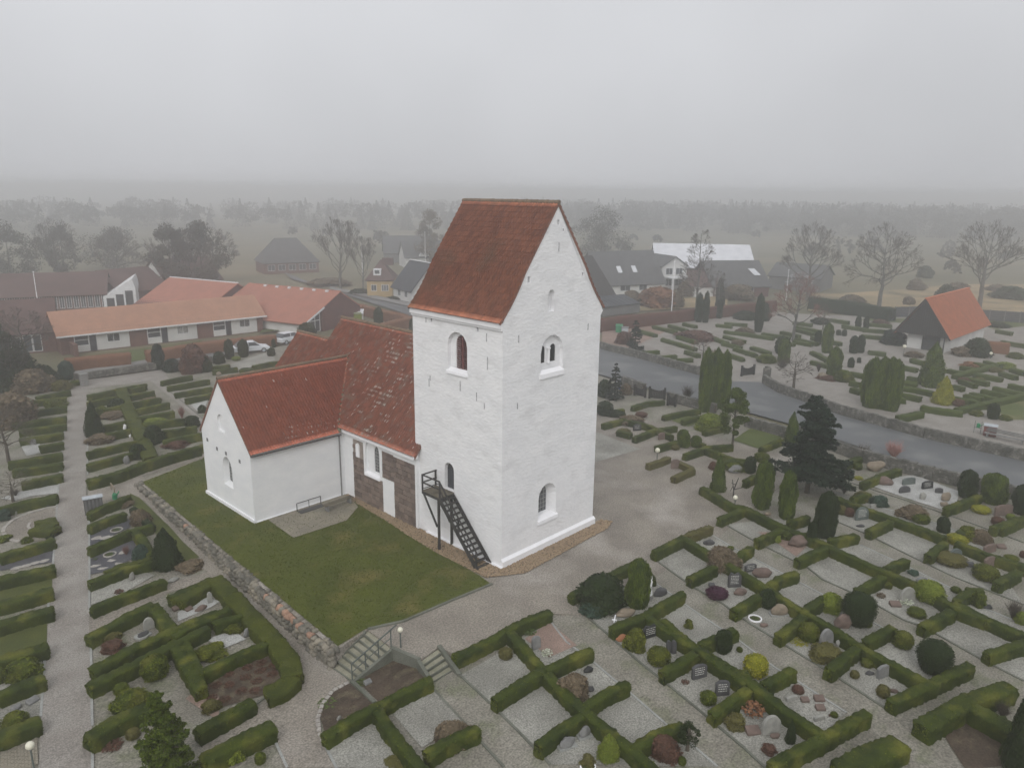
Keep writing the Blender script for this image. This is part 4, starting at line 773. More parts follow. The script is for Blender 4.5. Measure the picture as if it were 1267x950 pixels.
# trees ------------------------------------------------------------
def bare_tree_mesh(name, seed, H=10., trunk=.28, up=.55, spread=.55, depth=6, twigs=3, start=.22, leader=False):
    r = random.Random(seed); wood = MB(); tw = MB(); 
    def grow(p, d, L, rad, k):
        b = wood if rad > .035 else tw; n = 5 if rad > .08 else 3
        steps = 2; q = p
        for s in range(steps):
            d = (d+Vector((r.gauss(0, .10), r.gauss(0, .10), r.gauss(.02, .06)))).normalized(); q2 = q+d*L/steps; b.tube(q, q2, rad*(1-.2*s), rad*(1-.2*(s+1)), n); q = q2
        if k == 0: return
        nb = 3 if k in (4, 3, 2, 1) else 2
        for i in range(nb):
            a = r.uniform(0, 6.283); perp = d.orthogonal().normalized(); perp.rotate(Matrix.Rotation(a, 3, d)); e = r.uniform(.35, 1)*spread
            nd = (d*(1)+perp*e+Vector((0, 0, up*.25))).normalized(); grow(q, nd, L*r.uniform(.62, .84), max(.013, rad*.66), k-1)
    if leader:
        n = 14; p = Vector((0, 0, 0))
        for s in range(n):
            q = p+Vector((r.gauss(0, .03), r.gauss(0, .03), H/n)); wood.tube(p, q, trunk*(1-s/n)+.02, trunk*(1-(s+1)/n)+.02, 6)
            if s > 2:
                for j in range(5):
                    a = r.uniform(0, 6.283); l = H*.2*(1-s/n)**.6+.25; d = Vector((math.cos(a), math.sin(a), .45)).normalized(); grow(p.lerp(q, r.random()), d, l*.55, .035*(1-s/n)+.012, 3)
            p = q
    else:
        h0 = H*start; wood.tube((0, 0, -.2), (0, 0, h0), trunk*1.15, trunk*.9, 8); p = Vector((0, 0, h0*.98)); n = 7
        for i in range(n):
            q = p+Vector((r.gauss(0, .12), r.gauss(0, .12), H*.07)); wood.tube(p, q, trunk*.85*(1-i/n)+.04, trunk*.85*(1-(i+1)/n)+.04, 6); p = q
            for j in range(2):
                a = i*2.4+j*3.1+r.uniform(-.4, .4); e = spread*(1.5-.6*i/n); grow(p, Vector((math.cos(a)*e, math.sin(a)*e, up)).normalized(), H*(.19-.010*i), trunk*(.42-.03*i), depth-1)
        grow(p, Vector((.05, 0, 1)), H*.14, trunk*.2, depth-2)
    return wood, tw
TREES = {}
def def_tree(key, **k): wd_, tw = bare_tree_mesh(key, **k); TREES[key] = (wd_.mesh('limbs', M['barkg'], recalc=False), tw.mesh('twigs', M['twig'], recalc=False))
def_tree('oak', seed=4, H=10, spread=.62, depth=6); def_tree('oak2', seed=11, H=10, spread=.75, depth=6, up=.45); def_tree('birch', seed=7, H=10, trunk=.2, spread=.38, depth=6, up=.8, start=.15)
def_tree('larch', seed=5, H=10, trunk=.16, leader=True, spread=.6); def_tree('small', seed=9, H=10, trunk=.3, spread=.95, depth=4, up=.3, start=.32)
def top(me):
    a = np.zeros(len(me.vertices)*3, np.float32); me.vertices.foreach_get('co', a); a = a.reshape(-1, 3); return a[:, 2].max(), np.percentile(np.abs(a[:, :2]), 99.)
TDIM = {k: (max(top(v[0])[0], top(v[1])[0]), max(top(v[0])[1], top(v[1])[1])) for k, v in TREES.items()}
def bare_tree(key, fr, x, y, wpx, hpx, label, group=None, mat=None, twigm=None, name='bare_tree'):
    P = G(fr, x, y, 0, True); m = mpp(fr, P); H = hpx*m; W = wpx*m; t = empty(name, P, RNG.uniform(0, 6.28), label, 'tree', group)
    h0, r0 = TDIM[key]; s = (W/2/r0, W/2/r0, H/h0); t.scale = (1, 1, 1)
    for part, me in (('trunk', TREES[key][0]), ('crown', TREES[key][1])):
        o = ob(part, me, t); o.scale = s
        mm = mat if part == 'trunk' else twigm
        if mm: o.material_slots[0].link = 'OBJECT'; o.material_slots[0].material = M[mm]
    return t
def conifer(fr, x, y, wpx, hpx, label, mat='spruce', n=9000, whorls=13, trunkh=.12, leafs=.05, world=None, seed=2, droop=.25, gaps=1.0, name='fir_tree', power=.8):
    P = G(fr, x, y, 0, True); m = mpp(fr, P); H = hpx*m; W = wpx*m; t = empty(name, P, 0, label, 'tree'); r = random.Random(seed)
    b = MB(); b.tube((0, 0, -.2), (0, 0, H*.97), W*.028+.04, .015, 8); C = Cloud(); nb = 0; rn = np.random.default_rng(seed); PP = []; NN = []
    for k in range(whorls):
        f = (k+r.uniform(-.2, .2))/whorls; z = H*(trunkh+(1-trunkh)*f)
        for j in range(r.randint(6, 9)):
            a = r.uniform(0, 6.283); L = W/2*(1-f)**power*r.uniform(.62, 1.1)+.04*H*.3; e = Vector((math.cos(a)*L, math.sin(a)*L, -droop*L+r.uniform(0, .25)*L)); p0 = Vector((0, 0, z)); p1 = p0+e; b.tube(p0, p1, .03, .008, 3)
            q = max(12, int(n/whorls/8*(L/(W*.35)))); s = rn.random(q)**.65; wdt = (.10+.30*(1-s))*L*.9; side = np.array([-math.sin(a), math.cos(a), 0])
            pp = np.array(p0)+np.outer(s, np.array(e))+side[None]*(rn.normal(0, .5, (q, 1))*wdt[:, None])+np.array([0, 0, 1])*(rn.normal(0, .05*H/whorls*2, (q, 1))-.06*L*rn.random((q, 1))); PP.append(pp); NN.append(np.tile([math.cos(a)*.3, math.sin(a)*.3, 1.], (q, 1)))
    PP = np.concatenate(PP); NN = np.concatenate(NN); V, Q = leafquads(PP, NN, leafs*W/2.2+.05, .7, rn); C.add(V, Q, rn.random(len(Q)))
    b.build('trunk', M['bark'], t, recalc=False); ob('crown', C.mesh('crown', M[mat]), t); return t
def leafy_tree(fr, x, y, wpx, hpx, label, mat='lime', n=5000, seed=3, name='small_tree', leaf=.11, trunkf=.3, col=False):
    P = G(fr, x, y, 0, True); m = mpp(fr, P); H = hpx*m; W = wpx*m; t = empty(name, P, 0, label, 'tree'); r = random.Random(seed); rn = np.random.default_rng(seed)
    b = MB(); b.tube((0, 0, -.1), (0, 0, H*.85), .07+W*.02, .02, 7); PP = []; NN = []
    for k in range(34):
        f = r.uniform(trunkf, 1); rad = W/2*math.sin(math.pi*min(1, (f-trunkf*.8)/(1-trunkf*.8))*.9+.25)*r.uniform(.35, .95); a = r.uniform(0, 6.283); c = Vector((math.cos(a)*rad, math.sin(a)*rad, H*f)); b.tube((0, 0, H*f*.8), c, .025, .008, 3)
        q = n//34; d = rn.normal(0, 1, (q, 3)); d /= np.linalg.norm(d, axis=1, keepdims=True); cs = W*r.uniform(.10, .19); PP.append(np.array(c)+d*cs*np.array([1, 1, .8])*rn.uniform(.5, 1.05, (q, 1))); NN.append(d)
    V, Q = leafquads(np.concatenate(PP), np.concatenate(NN), leaf, .8, rn); C = Cloud(); C.add(V, Q, rn.random(len(Q))); b.build('trunk', M['bark'], t, recalc=False); ob('crown', C.mesh('crown', M[mat]), t); return t
# ---------------------------------------------------------------- gravestones
def grave(kind, fr, x, y, wpx, hpx, mat, label, yaw=None, name='gravestone', text=False, tilt=.08, group=None, base=False):
    P = G(fr, x, y, 0, True); m = mpp(fr, P); W = wpx*m; H = max(.2, hpx*m*1.05); v = Vector((P[0]-CAM[0], P[1]-CAM[1], 0)).normalized()
    if yaw is None: yaw = math.atan2(v.y, v.x)-math.pi/2+.5
    t = empty(name, (P.x+v.x*.1, P.y+v.y*.1, zlow(P.x, P.y)), yaw, label, 'gravestone', group)
    if kind == 'boulder':
        bm = bmesh.new(); bmesh.ops.create_icosphere(bm, subdivisions=3, radius=1); sd = RNG.uniform(0, 50)
        for q in bm.verts:
            n = noise.noise(q.co*1.3+Vector((sd, 0, 0)))*.35+noise.noise(q.co*3+Vector((0, sd, 0)))*.10; q.co *= 1+n; q.co.x *= W/2; q.co.y *= min(W*.26, .4); q.co.z = q.co.z*H*.5+H*.38
        me = bpy.data.meshes.new('stone'); bm.to_mesh(me); bm.free(); me.materials.append(M[mat]); me.polygons.foreach_set('use_smooth', np.ones(len(me.polygons), bool)); s = ob('stone', me, t); fy = -min(W*.26, .4)
    else:
        n = 12; th = .14
        if kind == 'slab': prof = [(-W/2, 0), (W/2, 0), (W/2*.97, H*.86), (W*.25, H*.98), (-W*.2, H), (-W/2*.97, H*.82)]
        elif kind == 'round': prof = [(-W/2, 0), (W/2, 0)]+[(W/2*math.cos(a), H*.45+H*.55*math.sin(a)) for a in [math.pi*k/n for k in range(n+1)]]
        elif kind == 'wave': prof = [(-W/2, 0), (W/2, 0), (W*.5, H*.75), (W*.3, H), (0, H*.86), (-W*.3, H), (-W*.5, H*.7)]
        elif kind == 'flatst': prof = None
        if prof:
            b = MB(); b.prism(prof, 'y', -th/2, th/2); b.v = [(x_, y_+tilt*z_, z_) for x_, y_, z_ in b.v]; s = b.build('stone', M[mat], t, bevel=.012); fy = -th/2
        else:
            b = MB(); b.box(-W/2, W/2, -W*.32, W*.32, 0, .12); b.v = [(x_, y_, z_+(y_+W*.32)*.35*(z_ > .1)) for x_, y_, z_ in b.v]; s = b.build('stone', M[mat], t, bevel=.02); fy = None
    if text and fy is not None:
        b = MB(); rr = random.Random(int(x)*7+int(y)); rows = max(3, int(H/.14)) if H > .5 else 3
        for i in range(rows):
            z = H*.8-i*H*.6/rows; a = -W*.34; lim = W*(.30-.10*rr.random())
            while a < lim: l = rr.uniform(.03, .12); b.box(a, min(a+l, lim+.02), fy-.008+tilt*z, fy+.004+tilt*z, z-.014, z+.014); a += l+.03
        o = b.build('inscription', M['gilt'], t); o['kind'] = 'stuff'
    if base: MB().box(-W*.62, W*.62, -.2, .25, -.03, .09).build('footing', M['kerb'], t)
    return t
def lamp(fr, x, y, ytop, label, r=None):
    P = G(fr, x, y, 0, False); m = mpp(fr, P); H = max(.8, (y-ytop)*m*1.12); t = empty('globe_lamp', P, 0, label, 'lamp', 'globe lamps along the churchyard paths'); r = r or .17
    MB().tube((0, 0, -.1), (0, 0, H-r*1.4), .035, .03, 8).build('post', M['st_green'], t)
    MB().lathe([(.03, 0), (.075, .02), (.075, .06), (.05, .08)], 12, (0, 0, H-r*1.6)).build('collar', M['st_grey'], t)
    MB().lathe([(r*math.sin(a)+.001, -r*math.cos(a)) for a in [math.pi*k/10 for k in range(11)]], 16, (0, 0, H-r*.35)).build('globe', M['globe'], t, smooth=True); return t
def slabs(fr, pts, mat, label, group, r=.22, name='stepping_stone'):
    for i, (x, y) in enumerate(pts):
        P = G(fr, x, y, 0, True); b = MB(); n = 7; b.prism([(r*(1+.25*math.sin(k*2.3+i))*math.cos(k*6.283/n)*1.2, r*math.sin(k*6.283/n)*.85) for k in range(n)], 'z', 0, .05); o = b.build(name, M[mat]); o.location = P; tag(o, label[i] if isinstance(label, list) else label, 'stone', group)
def ring(fr, x, y, wpx, mat, label, name='planting_ring', fill='herb'):
    P = G(fr, x, y, 0, True); R = wpx*mpp(fr, P)/2; t = empty(name, P, 0, label, 'planting ring'); b = MB(); n = 24
    vs = []; 
    for k in range(n):
        a = 6.283*k/n
        for rr, z in ((R, 0), (R, .09), (R*.82, .09), (R*.82, 0)): vs.append((rr*math.cos(a), rr*math.sin(a), z))
    fs = [(4*k+j, 4*((k+1) % n)+j, 4*((k+1) % n)+(j+1) % 4, 4*k+(j+1) % 4) for k in range(n) for j in range(4)]; b.add(vs, fs); b.build('rim', M[mat], t)
    MB().lathe([(R*.83, 0), (R*.83, .04)], 16).build('soil', M['soil'], t)
    if fill: o = ob('planting', PM['herb'][0], t); o.scale = (R*1.3, R*1.3, .15); o.material_slots[0].link = 'OBJECT'; o.material_slots[0].material = M[fill]
    return t
# ---------------------------------------------------------------- paths, plots, kerbs
def mp(*parts, dz=0):
    r = []
    for fr, pts in parts: r += [tuple(G(fr, x, y, dz, True)[:2]) for x, y in pts]
    return r
K = {   # kerb lines, traced once and used for kerbs and for the strips of plots
 'a1r': [('C5', [(345, 132), (430, 215), (560, 330), (700, 450), (840, 560), (1020, 710), (1188, 850)]), ('P', [(960, 962)])],
 'a1l': [('C5', [(245, 238), (320, 335), (450, 430), (640, 590), (800, 730), (950, 850), (1060, 945)])],
 'a0r': [('B4', [(690, 530), (850, 680), (960, 790), (1100, 935)])], 'a0l': [('B4', [(575, 600), (700, 735), (780, 825), (890, 945)])],
 'a2l': [('C5', [(740, 35), (900, 150), (1070, 265)]), ('C6', [(370, 325), (550, 460), (650, 520), (900, 680)])],
 'a2r': [('C3', [(360, 605), (545, 738), (690, 820)]), ('C6', [(430, 245), (600, 350), (830, 490), (1000, 600), (1130, 685)])],
 'a3l': [('C3', [(630, 480), (740, 545), (960, 660), (1188, 780)]), ('C7', [(300, 165), (450, 240), (650, 350), (820, 430)])],
 'a3r': [('C3', [(700, 430), (850, 515), (1050, 615)]), ('C4', [(100, 620), (200, 700), (400, 790), (600, 900)]), ('C7', [(700, 262), (1000, 430), (1188, 525)])],
 'a4l': [('C3', [(1010, 400), (1100, 440)]), ('C4', [(360, 520), (620, 640), (830, 745), (1010, 850), (1188, 920)])],
 'a4r': [('C4', [(260, 412), (420, 480), (640, 590), (850, 690), (1050, 770), (1188, 825)])],
 'a5l': [('C4', [(262, 275), (420, 330), (740, 420), (960, 500)])], 'a5r': [('C4', [(270, 205), (600, 310), (860, 400), (1188, 520)])]}
def kerb(name, pts, wd=.10, h=.07, mat='kerb', cap=None):
    b = MB(); W = [Vector((x, y, zlow(x, y))) for x, y in pts]
    for a, c in zip(W[:-1], W[1:]):
        L = (c-a).length; n = max(1, int(L/1.0)); d = (c-a)/n
        for i in range(n):
            p = a+d*i; q = a+d*(i+1)-d.normalized()*.012; p.z = zlow(p.x, p.y)+h/2-.02; q.z = zlow(q.x, q.y)+h/2-.02; b.bar(p, q, wd, h)
    o = b.build(name, M[mat], recalc=False); o['kind'] = 'structure'; return o
KW = {k: mp(*v) for k, v in K.items()}
for k in KW: kerb('aisle_kerb', KW[k], mat='kerb' if k in ('a1l', 'a2l', 'a3l', 'a4l', 'a5l') else 'kerbd')
for a, c in (('a1r', 'a2l'), ('a2r', 'a3l'), ('a3r', 'a4l'), ('a4r', 'a5l'), ('a0r', 'a1l')): patch('grave_plots', KW[a]+KW[c][::-1], M['plotg'], .022, 1.0)
patch('wide_path', mp(('B1', [(318, 165), (292, 340), (276, 480), (262, 640), (242, 948)]), ('B2', [(222, 170), (205, 440), (187, 720), (175, 960)]), ('B2', [(418, 960), (415, 620), (405, 250), (402, 0)]), ('B1', [(400, 720), (388, 600), (395, 400), (398, 180), (400, 140)])), M['path'], .03, 1.0)
patch('forecourt_gravel', mp(('B1', [(318, 165), (330, 130), (395, 95), (700, 55), (740, 60), (760, 100), (910, 280), (930, 330), (900, 300), (800, 210), (680, 115), (640, 120), (400, 150)])), M['path'], .032, 2.0)
patch('wall_path', mp(('B1', [(400, 605), (600, 545), (930, 445), (990, 445), (640, 545)]), ('B3', [(100, -80), (240, 0), (410, 170), (600, 360), (700, 460), (770, 560), (690, 625), (640, 700), (650, 800), (710, 950)]), ('B3', [(480, 950), (430, 815), (440, 750), (350, 690), (400, 640), (530, 590), (535, 520), (500, 420), (400, 310), (280, 170), (160, 80), (20, 0)]), ('E3', [(800, 420), (640, 250), (490, 170), (60, 300)])), M['gravel'], .028, 1.0)
patch('cross_path', mp(('B2', [(405, 255), (600, 200), (790, 110), (960, 60), (1000, 90), (760, 160), (690, 200), (402, 345)])), M['gravel'], .034, 1.0)
patch('cross_path', mp(('B3', [(110, 850), (350, 690), (430, 750), (300, 800), (130, 900)])), M['gravel'], .03, 1.0)
for nm, mt, pts in (('soil_bed', 'soil', [('B3', [(110, 590), (390, 420), (500, 480), (500, 520), (395, 620), (150, 690)])]), ('planting_bed', 'soil', [('B4', [(215, 548), (378, 410), (440, 430), (535, 535), (560, 545), (320, 650)])]),
                    ('planting_bed', 'soil', [('B4', [(192, 568), (300, 662), (85, 805), (52, 700), (75, 640), (120, 605)])]), ('red_gravel_plot', 'plotp', [('C5', [(115, 320), (240, 238), (372, 352), (235, 410)])]),
                    ('slate_plot', 'plotd', [('E3', [(88, 565), (430, 400), (520, 440), (480, 500), (88, 680)])]), ('slate_plot', 'plotd', [('E3', [(90, 810), (350, 690), (520, 620), (560, 780), (200, 940), (90, 960)])]),
                    ('white_plot', 'plotw', [('B3', [(0, 250), (110, 170), (190, 200), (150, 225), (0, 290)])]), ('white_plot', 'plotw', [('B3', [(130, 370), (250, 330), (310, 370), (200, 415)])]), ('gravel_plot', 'plotg', [('B2', [(415, 130), (640, 60), (700, 80), (560, 160), (412, 215)])]),
                    ('slate_plot', 'plotd', [('B2', [(0, 10), (243, -30), (243, 20), (0, 60)])]), ('mossy_bank', 'verge', [('E3', [(480, 165), (570, 205), (700, 330), (860, 480), (1000, 640), (1160, 790), (1050, 850), (900, 800), (640, 430), (500, 280)])]),
                    ('white_plot', 'plotw', [('E4', [(0, 180), (300, 80), (640, 10), (770, 0), (760, 110), (400, 150), (200, 210)])]), ('gravel_plot', 'plotg', [('B2', [(0, 490), (190, 450), (190, 550), (0, 620)])]), ('gravel_plot', 'plotg', [('B2', [(0, 650), (195, 590), (180, 720), (0, 790)])]),
                    ('white_plot', 'plotw', [('B1', [(90, 400), (180, 400), (190, 440), (120, 455)])]), ('bare_earth_plot', 'soil', [('C7', [(800, 800), (920, 700), (1110, 790), (1130, 940), (900, 960)])]), ('white_plot', 'plotw', [('C4', [(430, 240), (560, 200), (650, 190), (870, 270), (850, 380), (600, 300)])]),
                    ('soil_plot', 'plotp', [('C3', [(860, 470), (950, 520), (1050, 590), (1100, 540), (1000, 470)])]), ('soil_plot', 'plotp', [('B2', [(840, 640), (900, 590), (990, 560), (990, 740), (930, 700)])]),
                    ('small_lawn', 'grass2', [('C1', [(740, 810), (830, 750), (1000, 790), (870, 855)])]), ('small_lawn', 'grass2', [('C1', [(440, 715), (520, 690), (590, 720), (520, 745)])]),
                    ('gravel_plot', 'plotg', [('B4', [(375, 690), (565, 590), (705, 745), (520, 860)])]), ('gravel_plot', 'plotg', [('B4', [(95, 860), (300, 735), (420, 900), (440, 950), (130, 950)])]), ('grass_strip', 'verge', [('B2', [(0, 150), (236, 85), (236, 145), (0, 195)])]), ('grass_strip', 'verge', [('B2', [(0, 350), (215, 285), (212, 385), (0, 450)])]),
                    ('pale_drive', 'plotg', [('E1', [(830, 330), (1267, 180), (1267, 290), (900, 390)])]), ('gravel_plot', 'plotw', [('E1', [(440, 720), (600, 660), (620, 660), (560, 800), (500, 780)])])):
    patch(nm, mp(*pts), M[mt], .042 if mt != 'verge' else .05, .9)
kerb('path_kerb', mp(('B1', [(292, 335), (276, 475), (257, 690), (240, 945)])), mat='kerb'); kerb('path_kerb', mp(('B2', [(222, 175), (216, 260)])), mat='kerb'); kerb('path_kerb', mp(('B2', [(204, 430), (185, 720)])), mat='kerb')
kerb('path_kerb', mp(('B1', [(397, 185), (396, 540)])), mat='kerb'); kerb('path_kerb', mp(('B1', [(403, 740), (405, 948)]), ('B2', [(405, 245)])), mat='kerb'); kerb('path_kerb', mp(('B2', [(411, 400), (415, 530)])), mat='kerb'); kerb('path_kerb', mp(('B2', [(415, 640), (418, 760)])), mat='kerb'); kerb('path_kerb', mp(('B2', [(418, 850), (419, 955)])), mat='kerb')
kerb('path_kerb', mp(('E1', [(200, 560), (350, 680), (555, 850)])), mat='kerbd'); kerb('path_kerb', mp(('B3', [(345, 668), (395, 632)])), mat='kerbd'); kerb('path_kerb', mp(('B3', [(435, 820), (495, 950)])), mat='kerb'); kerb('path_kerb', mp(('B3', [(668, 855), (720, 955)])), mat='kerb'); kerb('bed_kerb', mp(('B4', [(200, 560), (305, 660)])), wd=.16, h=.14, mat='kerbd')
def setts():
    pts = mp(('B3', [(775, 565), (700, 605), (655, 665), (633, 730), (640, 790), (662, 845)])); b = []
    P = [Vector((*p, 0)) for p in pts]; o0 = empty('sett_border', (P[0].x, P[0].y, zlow(P[0].x, P[0].y)), 0, 'curved border of pale granite setts round the planting bed below the steps', 'kerb')
    for a, c in zip(P[:-1], P[1:]):
        n = max(1, int((c-a).length/.27)); d = (c-a)/n
        for i in range(n):
            m = a+d*(i+.5); me = MB().box(-.115, .115, -.09, .09, -.05, .07).mesh('sett', M['cobble'], bevel=.02); s = ob('sett', me); s.parent = o0; s.location = m-o0.location; s.location.z = zlow(m.x, m.y)+.02-o0.location.z; s.rotation_euler = (0, 0, math.atan2(d.y, d.x)+RNG.normal(0, .06))
setts()
def stripes():      # pale ridges of the brick paving at the bottom left
    poly = mp(('B2', [(-40, 840), (60, 800), (175, 745), (165, 990), (-60, 990)])); patch('brick_paving', poly, M['paving'], .035, 1.0)
    xs = [p[0] for p in poly]; ys = [p[1] for p in poly]; o = None; b = MB()
    a = mp(('B2', [(0, 850)]))[0]; c = mp(('B2', [(170, 770)]))[0]; dn = mp(('B2', [(0, 950)]))[0]; u = Vector((c[0]-a[0], c[1]-a[1])).normalized(); v = Vector((dn[0]-a[0], dn[1]-a[1])).normalized()
    n = 0
    for i in range(40):
        for j in range(26):
            p = Vector(a)-u*.6+u*(i*.115)+v*(j*.22-1.+(i % 2)*.11)
            if inpoly(p.x, p.y, poly): z = zlow(p.x, p.y)+.05; q = p+v*.205; b.bar((p.x, p.y, z), (q.x, q.y, z), .1, .03); n += 1
    o = b.build('paving_brick', M['paving'], recalc=False); o['kind'] = 'stuff'
stripes()
# oval bed left of the wide path
def oval():
    c0 = mp(('E4', [(40, 620), (60, 560), (160, 470), (330, 390), (500, 335), (640, 300), (745, 288)])); kerb('oval_kerb', c0, .22, .10, 'cobble'); c1 = mp(('E4', [(45, 640), (100, 700), (180, 735), (270, 742)])); kerb('oval_kerb', c1, .22, .10, 'cobble')
    kerb('oval_kerb', mp(('E4', [(390, 500), (370, 550), (400, 595), (520, 612), (640, 605), (715, 590)])), .16, .10, 'cobble')
    patch('paved_oval', mp(('E4', [(50, 620), (100, 520), (330, 400), (640, 310), (745, 300), (715, 700), (500, 735), (180, 725), (80, 680)])), M['gravel'], .05, 1.0)
    P = mp(('E4', [(400, 530), (430, 480), (520, 430), (640, 395), (728, 380), (722, 560), (640, 575), (520, 580), (430, 565)])); C = Cloud(); m = np.mean(P, 0)
    hedge('clipped half-oval hedge cushion inside the curved stone kerb', 'E4', [[(470, 500), (722, 440)], [(560, 530), (722, 520)], [(450, 545), (722, 575)]], h=.5, wd=1.0, mat='box_pale', group=GH)
oval()
# ---------------------------------------------------------------- boulder wall
def rocks(k, n=2):
    out = []
    for i in range(k):
        bm = bmesh.new(); bmesh.ops.create_icosphere(bm, subdivisions=n, radius=1); s = i*7.3
        for q in bm.verts:
            t = noise.noise(q.co*1.1+Vector((s, 0, 0)))*.45+noise.noise(q.co*2.7+Vector((0, s, 0)))*.12; q.co *= 1+t
        me = bpy.data.meshes.new('stone'); bm.to_mesh(me); bm.free(); me.polygons.foreach_set('use_smooth', np.ones(len(me.polygons), bool)); me.materials.append(M['boulder']); out.append(me)
    return out
RK = rocks(12)
def boulder_wall():
    A = Vector((*WALL_A, 0)); B = Vector((*WALL_B, 0)); d = (B-A); L = d.length; d.normalize(); n = Vector((d.y, -d.x, 0))
    if n.x > 0: n = -n
    t = empty('boulder_wall', A, 0, 'long dry wall of rounded field boulders holding up the church lawn', 'wall'); fl = MB(); k = 0
    ns = int(L/2)
    for i in range(ns):
        a = A+d*L*i/ns; b = A+d*L*(i+1)/ns; z = min(zlow(a.x-.4, a.y), zlow(b.x-.4, b.y)); fl.prism([(p.x, p.y) for p in (a-n*.0, b-n*.0, b+n*.22, a+n*.22)], 'z', z-.3, -.08)
    o = fl.build('earth_core', M['earthfill']); o.parent = t; o.matrix_parent_inverse = Matrix.Translation(-A)
    s = 0.0; cnt = 0
    while s < L:
        wd = random.uniform(.30, .46); p = A+d*(s+wd/2); zb = zlow(p.x-.5, p.y); z = .02; row = 0
        while z > zb+.0 and cnt < 290:
            h = random.uniform(.24, .34); q = p+n*(.18+.04*row+random.uniform(-.04, .05))+d*random.uniform(-.08, .08); me = RK[random.randrange(12)]
            o = ob('stone', me, t); o.location = Vector((q.x, q.y, z-h*.45+.05))-A; o.scale = (wd*.56, wd*.50, h*.60); o.rotation_euler = (random.uniform(-.4, .4), random.uniform(-.4, .4), random.uniform(0, 6.28))
            if row == 0 and (random.random() < .04 or 22.8 < s < 24.2 and random.random() < .4): o.material_slots[0].link = 'OBJECT'; o.material_slots[0].material = M['boulder_p']
            z -= h*.82; row += 1; cnt += 1
        if cnt < 290 and random.random() < .55:    # coping stones set back on the lawn edge
            q = p-n*.06; o = ob('stone', RK[random.randrange(12)], t); o.location = Vector((q.x, q.y, .0))-A; o.scale = (wd*.5, wd*.42, .17); o.rotation_euler = (0, 0, random.uniform(0, 6)); cnt += 1
        s += wd*.92
boulder_wall()
# ---------------------------------------------------------------- garden steps
def stair(label, tl, tr, bl, br, zt, zb, n, parapets, name='garden_steps'):
    TL, TRr, BL, BR = [Vector(Uz('P', *p, z)) for p, z in ((tl, zt), (tr, zt), (bl, zb), (br, zb))]
    t = empty(name, (TL+BR)/2, 0, label, 'steps'); inv = Matrix.Translation(-t.location)
    def put(b, nm, mat, **k): o = b.build(nm, M[mat], **k); o.parent = t; o.matrix_parent_inverse = inv
    for k in range(n):
        f0, f1 = k/n, (k+1)/n; a, b_, c, d = TL.lerp(BL, f0), TRr.lerp(BR, f0), TRr.lerp(BR, f1), TL.lerp(BL, f1); z = zt-(zt-zb)*(k+.6)/n
        m = MB(); m.prism([(p.x, p.y) for p in (a, b_, c, d)], 'z', z-.6, z); put(m, 'tread', 'step')
        e = MB(); a2 = d.lerp(a, .16); b2 = c.lerp(b_, .16); e.prism([(p.x, p.y) for p in (d+(d-a)*.04, c+(c-b_)*.04, b2, a2)], 'z', z-.16, z+.025); put(e, 'nosing', 'kerbd', bevel=.008)
    for (p0, z0, p1, z1, w_, mt) in parapets:
        P0 = Vector(Uz('P', *p0, z0)); P1 = Vector(Uz('P', *p1, z1)); m = MB(); dd = (P1-P0); dd.z = 0; nn = Vector((-dd.y, dd.x, 0)).normalized()*w_/2
        m.add([P0+nn, P0-nn, P1-nn, P1+nn]+[q+Vector((0, 0, -1.0)) for q in (P0+nn, P0-nn, P1-nn, P1+nn)], [(0, 1, 2, 3), (7, 6, 5, 4), (0, 4, 5, 1), (1, 5, 6, 2), (2, 6, 7, 3), (3, 7, 4, 0)]); put(m, 'side_wall', mt, bevel=.01)
    return t, inv, (TL, TRr, BL, BR)
t, inv, C4_ = stair('seven mossy steps with an iron handrail going down by the boulder wall', (456, 779), (484, 801), (410, 826), (436, 844), 0.0, -.77, 7, [((452, 780), .05, (408, 822), -.68, .16, 'kerbd'), ((486, 801), .04, (436, 843), -.68, .16, 'kerbd')])
TL, TRr, BL, BR = C4_; b = MB(); hb = [TRr+Vector((0, 0, .95)), BR+Vector((0, 0, .95))]; ex = (TRr-BR).normalized()
def putr(b, nm, mt='st_green'): o = b.build(nm, M[mt]); o.parent = t; o.matrix_parent_inverse = inv
putr(MB().bar(hb[0]+ex*.35, hb[1], .05), 'handrail'); putr(MB().bar(hb[0]-Vector((0, 0, .42)), hb[1]-Vector((0, 0, .42)), .03), 'middle_rail')
for f in (0, .33, .66, 1): p = TRr.lerp(BR, f); putr(MB().bar(p, p+Vector((0, 0, .95)), .04), 'rail_post')
stair('short flight of four stone steps with side walls down to the grave rows', (520, 817), (544, 800), (537, 844), (562, 829), 0.0, -.45, 4, [((543, 797), .12, (569, 833), -.30, .2, 'kerbd'), ((518, 816), .06, (534, 842), -.28, .18, 'kerbd')])
MB_ = MB(); p0 = Vector(Uz('P', 484, 801, 0)); p1 = Vector(Uz('P', 519, 816, 0)); MB_.bar(p0-Vector((0, 0, .25)), p1-Vector((0, 0, .25)), .2, .62); o = MB_.build('retaining_wall', M['kerbd']); tag(o, 'low stone retaining wall between the two flights of garden steps', 'wall')
